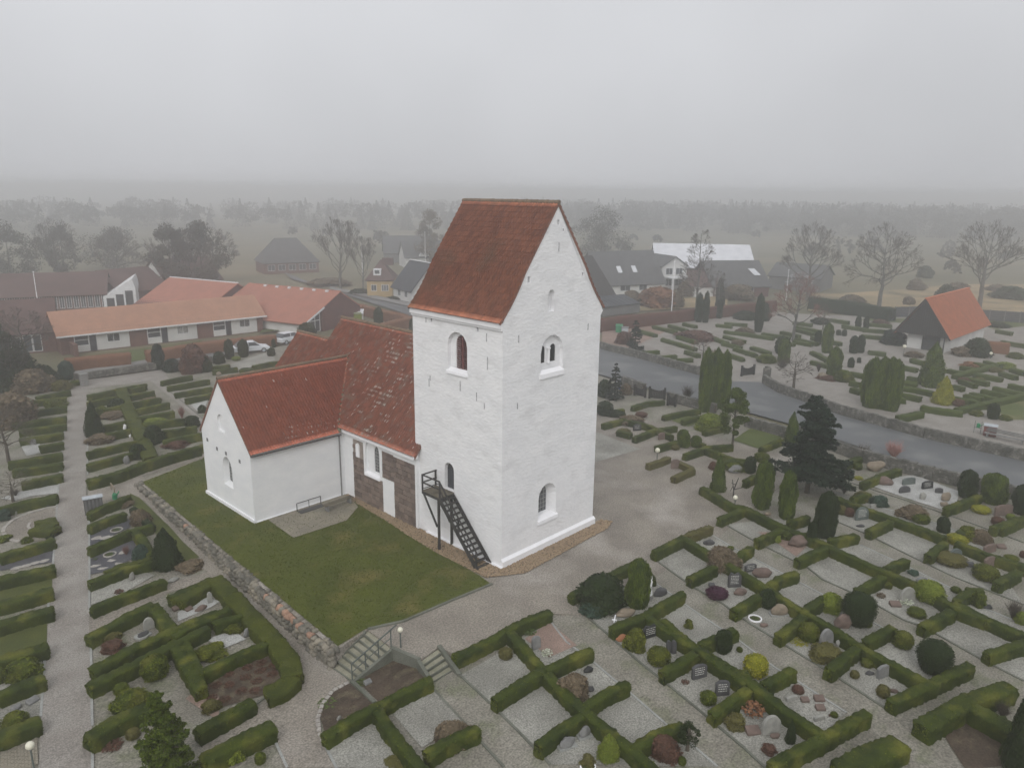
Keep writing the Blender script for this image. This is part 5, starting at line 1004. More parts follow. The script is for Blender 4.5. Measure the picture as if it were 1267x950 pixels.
# ---------------------------------------------------------------- road, its walls and gates
def vp(pts): return [tuple(Uz('P', u, v, 0)[:2]) for u, v in pts]
RN = vp([(360, 345), (420, 362), (459, 375), (513, 392)])+[(43.5, 45), (41.5, 27), (40, 16), (39.3, 4.8), (38.6, 0), (36.2, -8), (35.6, -13), (34.9, -20), (33, -60)]
RF = [(40, -60)]+vp([(1267, 566), (1144, 537), (1030, 509), (993, 494), (960, 483), (940, 473), (903, 472), (861, 463.5), (745, 430)])+[(56.5, 60)]+vp([(511, 381), (408, 359), (352, 337)])
patch('road', RN+RF, M['asphalt'], .05, flat=0)
patch('pavement', vp([(408, 358), (511, 380.5), (530, 385), (530, 379), (511, 375), (408, 355)]), M['pavement'], .10, flat=0)
patch('street', vp([(92, 469), (180, 457), (330, 433), (330, 425), (180, 447), (92, 461)]), M['asphalt'], .06, flat=-.3); patch('pavement', vp([(90, 461), (180, 447), (330, 425), (330, 421), (180, 443), (90, 457.5)]), M['pavement'], .10, flat=-.3)
patch('entrance_gravel', vp([(745, 400), (745, 429), (800, 444), (862, 463), (905, 473), (942, 474), (965, 486), (1000, 498), (1040, 511), (1144, 540), (1267, 570), (1267, 490), (1267, 385), (1225, 392), (1130, 393), (1000, 389), (930, 384), (862, 391)]), M['path'], .015, flat=0)
patch('pavers_forecourt', vp([(745, 402), (745, 428), (775, 434), (830, 407), (790, 398)]), M['plotp'], .025, flat=0)
patch('small_lawn', vp([(1235, 500), (1267, 495), (1267, 520), (1240, 519)]), M['grass2'], .03, flat=0); patch('chapel_lawn', vp([(1195, 393), (1225, 392), (1267, 398), (1267, 404), (1230, 408)]), M['grass2'], .03, flat=0); patch('grass_strip', vp([(1080, 393), (1130, 395), (1120, 400), (1060, 396)]), M['grass2'], .03, flat=0)
patch('house_lawn', vp([(0, 455), (76, 470), (76, 440), (150, 432), (330, 408), (330, 416), (200, 440), (90, 462), (60, 500), (0, 500)]), M['grass2'], .03, flat=-.3)
patch('house_lawn', vp([(322, 412), (360, 407), (362, 400), (326, 400)]), M['grass2'], .03, flat=0)
patch('meadow', vp([(1000, 385), (1267, 396), (1267, 352), (1180, 352), (1120, 358), (1060, 362), (1000, 364)]), M['straw'], .05, flat=0); patch('meadow', vp([(745, 388), (900, 378), (900, 366), (745, 376)]), M['straw'], .05, flat=0)
def stone_wall(label, pts, h, name='stone_wall', s=.30, mat='wallstone', cap=False):
    P = [Vector((*Uz('P', u, v, 0)[:2], 0)) for u, v in pts]; t = empty(name, P[0], 0, label, 'wall'); b = MB(); st_ = MB()
    for a, c in zip(P[:-1], P[1:]):
        d = c-a; L = d.length; d.normalize(); n = Vector((-d.y, d.x, 0)); b.bar(a+Vector((0, 0, h/2-.1)), c+Vector((0, 0, h/2-.1)), .30, h+.1)
        for side in (-1, 1):
            z = 0
            while z < h-.05:
                hh = random.uniform(.7, 1.2)*s*.75; x = 0
                while x < L-.05:
                    w_ = min(random.uniform(.7, 1.5)*s, L-x); o = a+d*(x+w_/2)+n*side*(.17+random.uniform(0, .04)); M_ = Matrix.Translation((o.x, o.y, z+hh/2)) @ Matrix.Rotation(math.atan2(d.y, d.x)+random.uniform(-.08, .08), 4, 'Z') @ Matrix.Rotation(random.uniform(-.12, .12), 4, 'X')
                    st_.box(-w_*.47, w_*.47, -.05, .05, -hh*.46, hh*.46, M_); x += w_
                z += hh
        x = 0
        while x < L-.05:
            w_ = min(random.uniform(.8, 1.6)*s*1.3, L-x); o = a+d*(x+w_/2); M_ = Matrix.Translation((o.x, o.y, h+.02+random.uniform(-.03, .05))) @ Matrix.Rotation(math.atan2(d.y, d.x)+random.uniform(-.1, .1), 4, 'Z') @ Matrix.Rotation(random.uniform(-.1, .1), 4, 'Y')
            st_.box(-w_*.48, w_*.48, -.2, .2, -.09, .09, M_); x += w_
    for k, (bb, nm) in enumerate(((b, 'wall_core'), (st_, 'wall_stones'))):
        o = bb.build(nm, M[mat] if k else M['earthfill'], recalc=False); o.parent = t; o.matrix_parent_inverse = Matrix.Translation(-t.location)
        if k: o['kind'] = 'stuff'
stone_wall('dark field-stone wall on the near side of the road, right of the small lawn', [(922, 527), (972, 541), (1020, 554), (1068, 571), (1154, 593), (1275, 622)], .85)
stone_wall('short dark stone wall on the near side of the road by the blue sign', [(770, 476), (797, 486)], .9)
stone_wall('dark wall end right of the near black gate', [(826, 495), (850, 502), (885, 511)], .8)
stone_wall('field-stone wall on the far side of the road, from the tower to the far gate', [(736, 430), (790, 443), (860, 462), (903, 470)], .85)
stone_wall('long field-stone wall on the far side of the road, right of the far gate', [(945, 474), (965, 486), (1000, 498), (1040, 513), (1144, 542), (1275, 572)], .85)
stone_wall('low stone boundary wall between the left cemetery and the street', [(92, 470), (180, 458), (262, 447)], .6)
def gate(fr, x0, y0, x1, y1, h, label, posts=True):
    A = Vector((*Uz(fr, x0, y0, 0)[:2], 0)); B = Vector((*Uz(fr, x1, y1, 0)[:2], 0)); t = empty('wooden_gate', A, math.atan2((B-A).y, (B-A).x), label, 'gate', 'black cemetery gates at the road'); L = (B-A).length; n = max(4, int(L/.16))
    for i in range(n):
        f = (i+.5)/n; hh = h*(.80+.2*abs(2*f-1)**1.5); MB().box(i*L/n+.01, (i+1)*L/n-.01, -.02, .02, .08, hh).build('board', M['dkwood'], t)
    for z in (.25, h*.65): MB().box(0, L, .022, .06, z, z+.09).build('gate_rail', M['dkwood'], t)
    for x in (-.1, L+.1): MB().box(x-.1, x+.1, -.1, .1, 0, h+.2).build('gate_post', M['dkwood'], t)
gate('C1', 335, 605, 400, 612, 1.1, 'black boarded gate leaf on the near side of the road'); gate('C1', 425, 640, 452, 645, 1.1, 'narrow dark gate leaf right of the near black gate'); gate('C1', 262, 590, 305, 600, 1.0, 'black boarded panel left of the near gate opening')
gate('C1', 785, 497, 838, 490, 1.1, 'black boarded gate at the cemetery entrance beyond the road')
b = MB(); P = Vector((*Uz('C1', 905, 500, 0)[:2], 0)); b.box(-.35, .35, -.35, .35, 0, 1.1).box(-.25, .25, -.25, .25, 1.1, 1.3); o = b.build('gate_pier', M['wallstone'], bevel=.04); o.location = P; tag(o, 'squat stone pier at the end of the far road wall beside the entrance', 'pillar')
b = MB(); P = G('E2', 830, 850); b.box(-.35, .35, -.35, .35, 0, 1.3).box(-.42, .42, -.42, .42, 1.3, 1.4); o = b.build('gate_pier', M['pavement'], bevel=.03); o.location = P; tag(o, 'pale square pier at the far end of the wide path', 'pillar')
# ---------------------------------------------------------------- lamps and small furniture
lamp('C3', 748, 348, 312, 'white globe lamp standing before the leafless pruned tree'); lamp('C1', 368, 905, 858, 'white globe lamp by the reddish stone on the open gravel', r=.2)
lamp('B4', 424, 437, 335, 'white globe lamp on a blue-green post at the top of the garden steps', r=.13); lamp('B2', 158, 975, 835, 'yellowish globe lamp over the brick paving in the bottom left corner', r=.16)
lamp('C2', 597, 392, 352, 'small globe lamp before the chapel doors', r=.25); lamp('C2', 1022, 412, 385, 'small globe lamp beside the round bush at the chapel wall', r=.2)
def board_sign():
    P = G('C1', 174, 600); t = empty('notice_sign', P, .3, 'small blue notice sign on a post beside the dark fir near the road', 'sign'); MB().box(-.04, .04, -.03, .03, 0, 1.9).build('post', M['st_grey'], t); MB().box(-.28, .28, -.05, -.03, .9, 1.9).build('panel', M['blue'], t); MB().box(-.2, .2, -.056, -.051, 1.5, 1.8).build('white_field', M['wpaint'], t); MB().box(-.15, .15, -.06, -.051, 1.1, 1.16).build('white_line', M['wpaint'], t)
    t.rotation_euler = (0, 0, math.atan2(P.y-CAM[1], P.x-CAM[0])-math.pi/2)
board_sign()
def rack():
    A = G('E3', 45, 385); B = G('E3', 225, 335); t = empty('water_can_rack', A, math.atan2((B-A).y, (B-A).x), 'long grey sheet-metal rack with a pale lid at the path crossing', 'rack'); L = min(3.0, (B-A).length)
    MB().box(0, L, 0, .45, 0, 1.15).build('cabinet', M['st_dark'], t, bevel=.02); MB().box(-.05, L+.05, -.08, .5, 1.15, 1.22).build('lid', M['alu'], t)
    for k in range(5): MB().box(.05+k*L/5, L/5*(k+1)-.05, -.02, 0, .08, 1.08).build('panel', M['greyw'], t)
    P = G('E3', 335, 215); w_ = empty('watering_can', P, .5, 'green watering can hanging by the path crossing', 'watering can'); MB().lathe([(.16, 0), (.16, .35), (.12, .4)], 12).build('body', M['green'], w_); MB().bar((.12, 0, .08), (.42, 0, .42), .05).build('spout', M['green'], w_); MB().bar((-.16, 0, .1), (-.05, 0, .5), .03).bar((-.05, 0, .5), (.1, 0, .4), .03).build('handle', M['green'], w_)
    P = G('E3', 335, 175); r = empty('wooden_rail', P, 0, 'pale wooden rail beside the green watering can', 'rail'); Q = G('E3', 300, 125); d = Q-P; MB().bar((0, 0, .5), (d.x, d.y, .5), .08).build('bar', M['st_tan'], r); MB().bar((0, 0, 0), (0, 0, .5), .06).bar((d.x, d.y, 0), (d.x, d.y, .5), .06).build('post', M['st_tan'], r)
rack()
P = G('C1', 182, 280); t = empty('green_container', P, .6, 'green lidded waste container by the far road wall near the tower', 'waste bin'); MB().box(-.9, .9, -.5, .5, 0, 1.0).build('tub', M['green'], t, bevel=.05); MB().box(-.95, .95, -.55, .55, 1.0, 1.1).build('lid', M['green'], t)
P = G('C1', 210, 290); t = empty('grey_container', P, .6, 'grey container standing right beside the green waste container', 'waste bin'); MB().box(-.55, .55, -.5, .5, 0, 1.0).build('tub', M['alu'], t, bevel=.05); MB().box(-.6, .6, -.55, .55, 1.0, 1.08).build('lid', M['st_grey'], t)
P = G('C2', 1018, 788); v = math.atan2(P.y-CAM[1], P.x-CAM[0])-math.pi/2; t = empty('wooden_bin_box', P, v, 'brown wooden waste box with a pale top behind the far road wall', 'waste bin'); MB().box(-.5, .5, -.4, .4, 0, .95).build('box', M['louvre'], t, bevel=.02); MB().box(-.55, .55, -.45, .45, .95, 1.02).build('lid', M['alu'], t)
t = empty('watering_can_stand', P-Vector((math.cos(v), math.sin(v), 0))*.95, v, 'green watering cans on a rack beside the brown wooden waste box', 'rack'); MB().lathe([(.15, .6), (.15, .95), (.1, 1.0)], 10).bar((.1, 0, .7), (.4, 0, 1.0), .05).build('watering_can', M['green'], t); MB().box(-.3, -.26, -.03, .03, 0, 1.2).box(.22, .26, -.03, .03, 0, 1.2).bar((-.3, 0, .58), (.26, 0, .58), .05).build('stand', M['st_green'], t)
P = G('C2', 1090, 815); bench('garden_bench', P, v-.25, 3.2, 'long grey bench behind the far road wall near the wooden waste box', mat='st_grey')
P = G('A4', 718, 790); t = empty('black_bin', P, v, 'small black bin standing before the white chapel wall', 'waste bin'); MB().lathe([(.26, 0), (.3, .85), (.3, .9)], 12).build('tub', M['iron'], t); MB().lathe([(.32, .9), (.2, 1.0)], 12).build('lid', M['iron'], t)
# ---------------------------------------------------------------- plants and stones, plot by plot (middle of foot, width, height as sighted)
for a in [
 # C5: first two rows
 ('dome', 'C5', 490, 190, 235, 190, 'large dark rounded evergreen inside the corner hedge near the tower', 'yew'), ('flat', 'C5', 455, 215, 130, 80, 'blue-green juniper spreading below the large dark rounded evergreen', 'bluegreen'),
 ('col', 'C5', 668, 178, 110, 245, 'yellow-green column thuja beside the white cross-like figure', 'thuja'), ('ball', 'C5', 25, 425, 62, 62, 'pale round shrub in the hedge corner by the small stair', 'olive'),
 ('bush', 'C5', 355, 625, 150, 130, 'brown-green leafless bush over the front hedge crossing', 'drybush'), ('bush', 'C5', 655, 385, 100, 120, 'loose green bush behind the small orange stone', 'box_pale'), ('ball', 'C5', 770, 460, 110, 100, 'round clipped shrub near the black inscribed stone', 'box_pale'),
 ('col', 'C5', 1085, 395, 75, 120, 'dark narrow conifer growing through the side hedge, second aisle', 'yew'), ('bush', 'C5', 918, 270, 42, 50, 'small green bush alone on the plot right of the pale statue', 'box_pale'), ('ball', 'C5', 1012, 650, 80, 70, 'low green ball before the grey slab with white lettering', 'box_leaf'),
 ('cone', 'C5', 525, 925, 110, 140, 'lime-green feathery conifer at the bottom edge', 'lime'), ('bush', 'C5', 800, 920, 140, 120, 'brownish bush at the bottom edge beside the branchy shrub', 'bronze'), ('bush', 'C5', 425, 950, 70, 60, 'small bush in a white ring at the bottom edge', 'olive'),
 ('herb', 'C5', 225, 405, 55, 40, 'white flowering edging along the grey stone', 'whiteflower'), ('herb', 'C5', 140, 300, 70, 40, 'green ground plants left of the grey stone', 'herb'), ('ball', 'C5', 885, 940, 40, 45, 'tiny ball shrub at the bottom edge near the branchy shrub', 'box_leaf'),
 # C6
 ('ball', 'C6', 450, 515, 118, 120, 'bright yellow ball shrub with leafy crown', 'gold'), ('ball', 'C6', 660, 590, 56, 45, 'small dark red-brown cushion beside the yellow ball shrub', 'bronze'), ('cone', 'C6', 622, 835, 50, 120, 'narrow dark conifer behind the pale round headstone', 'yew'),
 ('flat', 'C6', 350, 770, 100, 80, 'olive creeping plant left of the pale round headstone', 'olive'), ('tuft', 'C6', 440, 700, 110, 80, 'orange-brown grass tuft growing against the hedge', 'beech'), ('flat', 'C6', 520, 885, 70, 50, 'small brown shrub below the pale round headstone', 'bronze'),
 ('ball', 'C6', 710, 340, 98, 105, 'bright green ball between the yellow flowers and the grey round stone', 'box_leaf'), ('herb', 'C6', 665, 350, 90, 35, 'yellow flowers at the foot of the bright green ball', 'gold'), ('ball', 'C6', 998, 460, 60, 48, 'low green cushion on the plot behind the scruffy hedge arm', 'box_leaf'),
 ('ball', 'C6', 938, 515, 42, 45, 'small olive tuft left of the dark headstone with flowers', 'olive'), ('ball', 'C6', 1075, 610, 62, 68, 'small olive ball beside the end bar hedge', 'olive'), ('flat', 'C6', 800, 440, 160, 90, 'scruffy green creeper over the hedge arm', 'olive'),
 ('ball', 'C6', 263, 128, 105, 62, 'round purple heather cushion in the third row', 'heather'), ('bush', 'C6', 820, 195, 100, 105, 'light green small crown tree beside the dark round yew', 'lime'), ('bush', 'C6', 508, 170, 75, 100, 'green upright bush in the hedge crossing by the white ring', 'yew'),
 ('tuft', 'C6', 110, 540, 40, 25, 'small dry tuft on the plot of the grey lettered slab', 'bronze'), ('ball', 'C6', 375, 385, 30, 30, 'tiny green shrub left of the yellow ball shrub', 'box_leaf'), ('ball', 'C6', 838, 705, 36, 32, 'tiny green ball at the end of the second aisle', 'box_leaf'),
 ('tuft', 'C6', 820, 700, 20, 15, 'tiny dry plant at the end of the second aisle', 'bronze'), ('ball', 'C6', 1145, 350, 60, 45, 'small green ball left of the dark egg-shaped yew, front', 'box_leaf'),
 # C7/C4
 ('egg', 'C7', 368, 270, 155, 180, 'big dark round yew on a short stem', 'yew'), ('egg', 'C7', 735, 505, 162, 182, 'dark egg-shaped clipped yew at the end of the row', 'yew'), ('ball', 'C7', 590, 370, 92, 92, 'round green ball left of the dark egg-shaped yew', 'box_leaf'),
 ('ball', 'C7', 658, 218, 82, 55, 'low dark green ball before the pale stone with white flowers', 'box_leaf'), ('ball', 'C7', 716, 150, 135, 120, 'light green variegated ball bush on the hedge spine', 'lime'), ('ball', 'C7', 517, 75, 42, 38, 'small ball bush near the hedge elbow, third row', 'box_pale'),
 ('tuft', 'C7', 485, 118, 45, 32, 'small dry plant left of the pale stone with white flowers', 'drybush'), ('ball', 'C7', 852, 95, 46, 36, 'tiny green ball between the two hedge arms, third row', 'box_leaf'), ('bush', 'C7', 960, 165, 60, 85, 'upright green bush by the hedge arm near the dark flat stone', 'box_leaf'),
 ('twig', 'C7', 1130, 240, 130, 130, 'pale leafless shrub near the right edge', None), ('cone', 'C7', 1150, 985, 150, 480, 'tall dark conifer cut by the right edge', 'yew'), ('bush', 'C7', 1175, 250, 60, 70, 'yellow-green shrub at the right edge', 'lime'),
 ('twig', 'C7', 1075, 720, 110, 110, 'brown leafless shrub behind the T-shaped hedge', None), ('ball', 'C7', 420, 265, 40, 60, 'small green ball at the foot of the big dark round yew', 'box_leaf'),
 ('col', 'C4', 210, 505, 95, 235, 'tall dark column thuja nearest the big fir', 'yew'), ('col', 'C4', 142, 540, 42, 125, 'slim small column conifer beside the pink-grey boulder', 'yew'), ('col', 'C4', 20, 410, 80, 240, 'tall yellow-green thuja, right one of the pair', 'thuja'),
 ('col', 'C3', 880, 360, 88, 240, 'tall yellow-green thuja, left one of the pair', 'thuja'), ('cone', 'C3', 665, 275, 75, 190, 'slender dark green conifer at the hedge by the globe lamp', 'thuja'), ('col', 'C3', 1170, 500, 70, 200, 'dark upright thuja behind the pair of tall thujas', 'yew'),
 ('ball', 'C4', 290, 385, 48, 52, 'small olive ball, left one of the two by the green-black stone', 'olive'), ('ball', 'C4', 330, 395, 44, 50, 'small bronze ball, right one of the two by the green-black stone', 'bronze'), ('bush', 'C4', 475, 345, 80, 60, 'dark green spiky bush behind the green-black stone', 'bluegreen'),
 ('bush', 'C4', 395, 320, 85, 55, 'rounded olive bush on the hedge in the row by the road', 'olive'), ('bush', 'C4', 640, 410, 130, 80, 'brown-grey twiggy bush over the hedge by the road row', 'drybush'), ('ball', 'C4', 680, 430, 80, 55, 'dark green ball under the brown-grey twiggy bush', 'box_leaf'),
 ('col', 'C4', 788, 475, 55, 85, 'small square-cut column shrub on the hedge', 'yew'), ('ball', 'C4', 855, 535, 92, 60, 'yellow-green umbrella-shaped bush on a thin stem', 'gold'), ('bush', 'C4', 905, 510, 90, 75, 'green bush behind the yellow-green umbrella bush', 'box_pale'), ('bush', 'C4', 975, 530, 90, 80, 'reddish-green mottled bush right of the yellow-green umbrella bush', 'drybush'),
 ('ball', 'C4', 820, 635, 150, 65, 'brown-green mound below the umbrella bush', 'olive'), ('ball', 'C4', 993, 710, 118, 85, 'yellow-green mound before the pale pointed stone', 'box_pale'), ('ball', 'C4', 1180, 595, 30, 38, 'small orange-brown ball at the right edge', 'bronze'), ('ball', 'C4', 1125, 610, 65, 30, 'low dark cushion near the right edge', 'box_leaf'),
 ('col', 'C4', 903, 305, 80, 145, 'dark column thuja by the road wall, left of three', 'yew'), ('col', 'C4', 1030, 335, 105, 160, 'broad green thuja by the road wall, middle of three', 'thuja'), ('col', 'C4', 1168, 385, 80, 155, 'dark thuja by the road wall, right of three', 'yew'),
 ('ball', 'C4', 975, 378, 85, 42, 'yellow flowering cushion left of the red-brown flat stone', 'gold'), ('ball', 'C4', 1058, 435, 60, 45, 'bronze cushion before the red-brown flat stone', 'bronze'), ('ball', 'C4', 1120, 410, 40, 35, 'small bright green cushion by the red-brown flat stone', 'lime'),
 ('ball', 'C4', 372, 165, 42, 38, 'small green ball left of the tan boulder', 'box_leaf'), ('flat', 'C4', 375, 212, 40, 20, 'tiny yellow flower patch left of the reddish low stone', 'gold'), ('twig', 'C4', 545, 118, 140, 115, 'pink flowering bush by the road', 'PINK'), ('twig', 'C4', 395, 130, 120, 110, 'bare olive bush by the road wall left of the pink one', None),
 ('herb', 'C4', 655, 170, 110, 40, 'white flowers trailing over the road wall', 'whiteflower'), ('herb', 'C4', 770, 200, 90, 35, 'sparser white flowers right along the road wall', 'whiteflower'), ('twig', 'C4', 305, 285, 60, 60, 'little leafless shrub in the road row', None), ('bush', 'C4', 645, 680, 50, 30, 'small dark shrub on the plot before the hedge spine', 'bluegreen'),
 ('herb', 'C7', 605, 155, 70, 45, 'white flowers at the foot of the pale round stone', 'whiteflower'), ('ball', 'C3', 1000, 510, 55, 50, 'green ball before the pink-grey boulder', 'box_leaf'), ('bush', 'C3', 950, 520, 50, 45, 'yellow-green low bush left of the pink-grey boulder', 'lime'),
 ('bush', 'C3', 685, 660, 150, 120, 'grey-green bare-looking bush over the hedge crossing', 'drybush'), ('ball', 'C3', 728, 558, 32, 24, 'tiny green ball by the hedge arm near the aisle', 'box_leaf'), ('bush', 'C3', 640, 165, 40, 45, 'small dark shrub at the foot of the slender conifer', 'bronze'),
 ('ball', 'C3', 880, 130, 75, 55, 'green rounded shrub left of the big dark fir', 'box_leaf'), ('col', 'C3', 822, 185, 50, 90, 'short dark column shrub left of the rounded shrub', 'yew'), ('bush', 'C3', 915, 190, 60, 60, 'green loose shrub behind the left tall thuja', 'yew'), ('bush', 'C3', 745, 175, 110, 50, 'low green bush in the winding hedge', 'box_leaf'),
 # C1 near
 ('ball', 'C1', 112, 695, 78, 80, 'dark clipped ball at the tower corner', 'yew'), ('col', 'C1', 495, 850, 58, 95, 'green square-topped shrub behind the reddish stone', 'thuja'), ('col', 'C1', 558, 850, 48, 65, 'shorter green shrub right of the square-topped shrub', 'thuja'), ('bush', 'C1', 625, 770, 130, 95, 'light green spreading bush left of the small evergreen tree', 'lime'),
 ('twig', 'C1', 515, 620, 90, 90, 'grey leafless bush by the road wall', None), ('bush', 'C1', 540, 640, 90, 40, 'dark low shrub under the grey leafless bush', 'yew'), ('bush', 'C1', 245, 740, 110, 55, 'brown-green mound in the tangled hedge', 'drybush'), ('ball', 'C1', 290, 700, 60, 30, 'orange-brown cushion near the tangled hedge', 'bronze'), ('bush', 'C1', 165, 700, 80, 40, 'low dark shrub beside the dark clipped ball', 'yew'),
 ('bush', 'C1', 215, 590, 60, 60, 'brown bush by the short dark road wall', 'drybush'), ('bush', 'C1', 110, 600, 80, 90, 'dark bush between tower edge and blue sign', 'yew'), ('flat', 'C1', 205, 785, 70, 35, 'low olive cushion on the open gravel near the tower', 'olive'), ('ball', 'C1', 455, 860, 45, 30, 'small dark cushion before the square-topped shrub', 'olive'),
 # beyond the road
 ('col', 'C1', 598, 675, 60, 310, 'left column of the close group of three tall thujas', 'thuja'), ('col', 'C1', 645, 665, 60, 300, 'middle column of the close group of three tall thujas', 'thuja'), ('col', 'C1', 688, 660, 60, 285, 'right column of the close group of three tall thujas', 'thuja'),
 ('bush', 'C1', 205, 345, 80, 70, 'pinkish bush beside the small dark fir by the far wall', 'bronze'), ('bush', 'C1', 560, 330, 180, 60, 'wide pinkish-brown heather bed behind the far wall', 'bronze'), ('dome', 'C1', 902, 438, 95, 52, 'grey-green dome shrub right of the far gate', 'box_leaf'), ('twig', 'C1', 980, 465, 90, 60, 'reddish bare bush right of the grey-green dome', None),
 ('col', 'C1', 985, 435, 55, 125, 'upright green conifer behind the bare tree by the far wall', 'thuja'), ('col', 'C1', 862, 285, 40, 190, 'tall dark cypress in the middle of the far cemetery', 'yew'), ('bush', 'C1', 885, 230, 60, 100, 'dark shrub behind the tall dark cypress', 'yew'), ('col', 'C1', 570, 235, 34, 145, 'left one of the pair of slim cypresses before the beech hedge', 'yew'), ('col', 'C1', 604, 238, 30, 155, 'right one of the pair of slim cypresses before the beech hedge', 'yew'),
 ('col', 'C1', 672, 218, 26, 100, 'single slim cypress right of the cypress pair', 'yew'), ('ball', 'C1', 760, 350, 60, 35, 'brown-green bush between low far hedges', 'drybush'), ('bush', 'C1', 800, 295, 80, 40, 'brownish bush by the tall dark cypress', 'drybush'), ('dome', 'C1', 800, 225, 110, 30, 'low dark bushes before the beech hedge', 'yew'),
 ('col', 'C2', 218, 388, 50, 150, 'slender tall thuja in the middle of the far cemetery', 'thuja'), ('col', 'C2', 175, 348, 30, 75, 'short dark thuja left of the slender tall one', 'yew'), ('col', 'C2', 372, 270, 26, 68, 'left one of two small dark columns before the green hedge', 'yew'), ('col', 'C2', 412, 265, 26, 62, 'right one of two small dark columns before the green hedge', 'yew'),
 ('col', 'C2', 252, 508, 66, 155, 'stout column thuja behind the clipped green dome', 'thuja'), ('dome', 'C2', 300, 528, 92, 65, 'clipped green dome in the round bed by the road', 'box_leaf'), ('col', 'C2', 350, 388, 40, 90, 'left one of the close thuja pair in the far cemetery', 'yew'), ('col', 'C2', 383, 385, 38, 90, 'right one of the close thuja pair in the far cemetery', 'yew'),
 ('col', 'C2', 338, 458, 28, 55, 'small dark column behind the clipped dome', 'yew'), ('col', 'C2', 378, 435, 18, 32, 'tiny dark column right of the small dark column', 'yew'), ('col', 'C2', 0, 395, 62, 95, 'thick dark thuja left of the bare tree by the far wall', 'yew'), ('col', 'C2', 278, 298, 22, 30, 'small dark cube bush in the far cemetery, left', 'yew'), ('col', 'C2', 306, 302, 22, 35, 'small dark cube bush in the far cemetery, right', 'yew'),
 ('bush', 'C2', 540, 345, 110, 80, 'grey-green bush left of the chapel', 'spruce'), ('dome', 'C2', 955, 405, 115, 100, 'dark round bush at the long white chapel wall', 'yew'), ('bush', 'C2', 650, 408, 80, 35, 'dry bush before the chapel doors', 'drybush'), ('bush', 'C2', 885, 400, 90, 50, 'dry brown shrub left of the dark round chapel bush', 'drybush'),
 ('col', 'C2', 432, 655, 88, 250, 'first column from the left in the group of four stout thujas', 'thuja'), ('col', 'C2', 475, 660, 80, 255, 'second column from the left in the group of four stout thujas', 'thuja'), ('col', 'C2', 513, 668, 80, 262, 'third column from the left in the group of four stout thujas', 'thuja'), ('col', 'C2', 540, 672, 64, 255, 'rightmost column in the group of four stout thujas', 'thuja'),
 ('cone', 'C2', 788, 640, 98, 150, 'golden yellow conifer by the far path', 'gold'), ('col', 'C2', 1032, 710, 50, 85, 'small dark cut column by the little lawn', 'yew'), ('bush', 'C2', 860, 645, 70, 40, 'dark purple-brown bush right of the golden conifer', 'bronze'), ('dome', 'C2', 955, 695, 60, 35, 'green low mound left of the small cut column', 'box_pale'), ('dome', 'C2', 1090, 715, 60, 32, 'green low mound right of the small cut column', 'box_leaf'),
 ('bush', 'C2', 1095, 465, 80, 40, 'yellow-green bush among the right far hedges', 'lime'), ('bush', 'C2', 1040, 480, 70, 30, 'yellowish bush in the right far hedges', 'olive'), ('bush', 'C2', 895, 535, 60, 35, 'pink-brown bush in the right far hedges', 'bronze'), ('ball', 'C2', 968, 525, 44, 25, 'yellowish cushion in the right far hedges', 'olive'), ('dome', 'C2', 1145, 412, 70, 35, 'dark green mound by the right path', 'box_leaf'), ('bush', 'C2', 930, 455, 90, 30, 'brown clipped bush in the right far hedges', 'beech'),
 ('bush', 'C2', 1060, 260, 90, 30, 'low green bushes right of the chapel', 'yew'), ('bush', 'C2', 480, 245, 70, 30, 'dark bushes before the green hedge', 'bronze'), ('bush', 'C2', 190, 245, 80, 40, 'dark bushes at the left before the green hedge', 'yew'), ('twig', 'C2', 180, 480, 40, 60, 'small bare bush in the round bed by the road', None), ('flat', 'C2', 230, 520, 120, 30, 'bronze ground cover in the round bed', 'bronze'),
 # left
 ('dome', 'B2', 110, 560, 145, 105, 'large clipped mound left of the wide path', 'box_leaf'), ('dome', 'B2', 75, 785, 115, 90, 'smaller clipped mound near the globe lamp, left of the wide path', 'box_leaf'), ('ball', 'B2', 705, 560, 120, 118, 'tall clipped round shrub inside the hedges', 'box_leaf'), ('ball', 'B2', 552, 622, 64, 56, 'little clipped ball right of the wide path', 'box_leaf'), ('dome', 'B2', 597, 710, 160, 110, 'wide clipped dome beside the wide path', 'box_leaf'),
 ('flat', 'B2', 515, 430, 95, 60, 'brownish spreading shrub in the plot with the white stone', 'bronze'), ('bush', 'B2', 505, 385, 80, 50, 'olive bush at the U-shaped hedge', 'olive'), ('bush', 'B2', 120, 225, 90, 50, 'grey-green lavender bush left of the wide path', 'bluegreen'), ('tuft', 'B2', 510, 870, 90, 45, 'brown tuft plant beside the cone-shaped evergreen', 'bronze'), ('ball', 'B2', 605, 825, 60, 55, 'olive ball left of the cone-shaped evergreen', 'olive'),
 ('tuft', 'B2', 540, 165, 40, 30, 'brown tuft on the grey gravel plot', 'bronze'), ('bush', 'B2', 15, 570, 40, 80, 'dark bush cut by the left edge', 'box_leaf'), ('bush', 'B2', 960, 700, 80, 60, 'yellow flowering bush in the bare plot', 'olive'),
 ('bush', 'B3', 250, 340, 110, 55, 'loose green bush before the pale upright stone', 'box_pale'), ('bush', 'B3', 150, 460, 130, 60, 'low green bush inside the hedge grid', 'box_pale'), ('bush', 'B3', 245, 935, 110, 90, 'yellow-green bush at the bottom edge', 'lime'), ('ball', 'B3', 375, 935, 50, 55, 'small bright green ball on the gravel at the bottom edge', 'box_leaf'), ('dome', 'B3', 450, 420, 80, 45, 'green mound at the end of the broad curving hedge', 'box_leaf'),
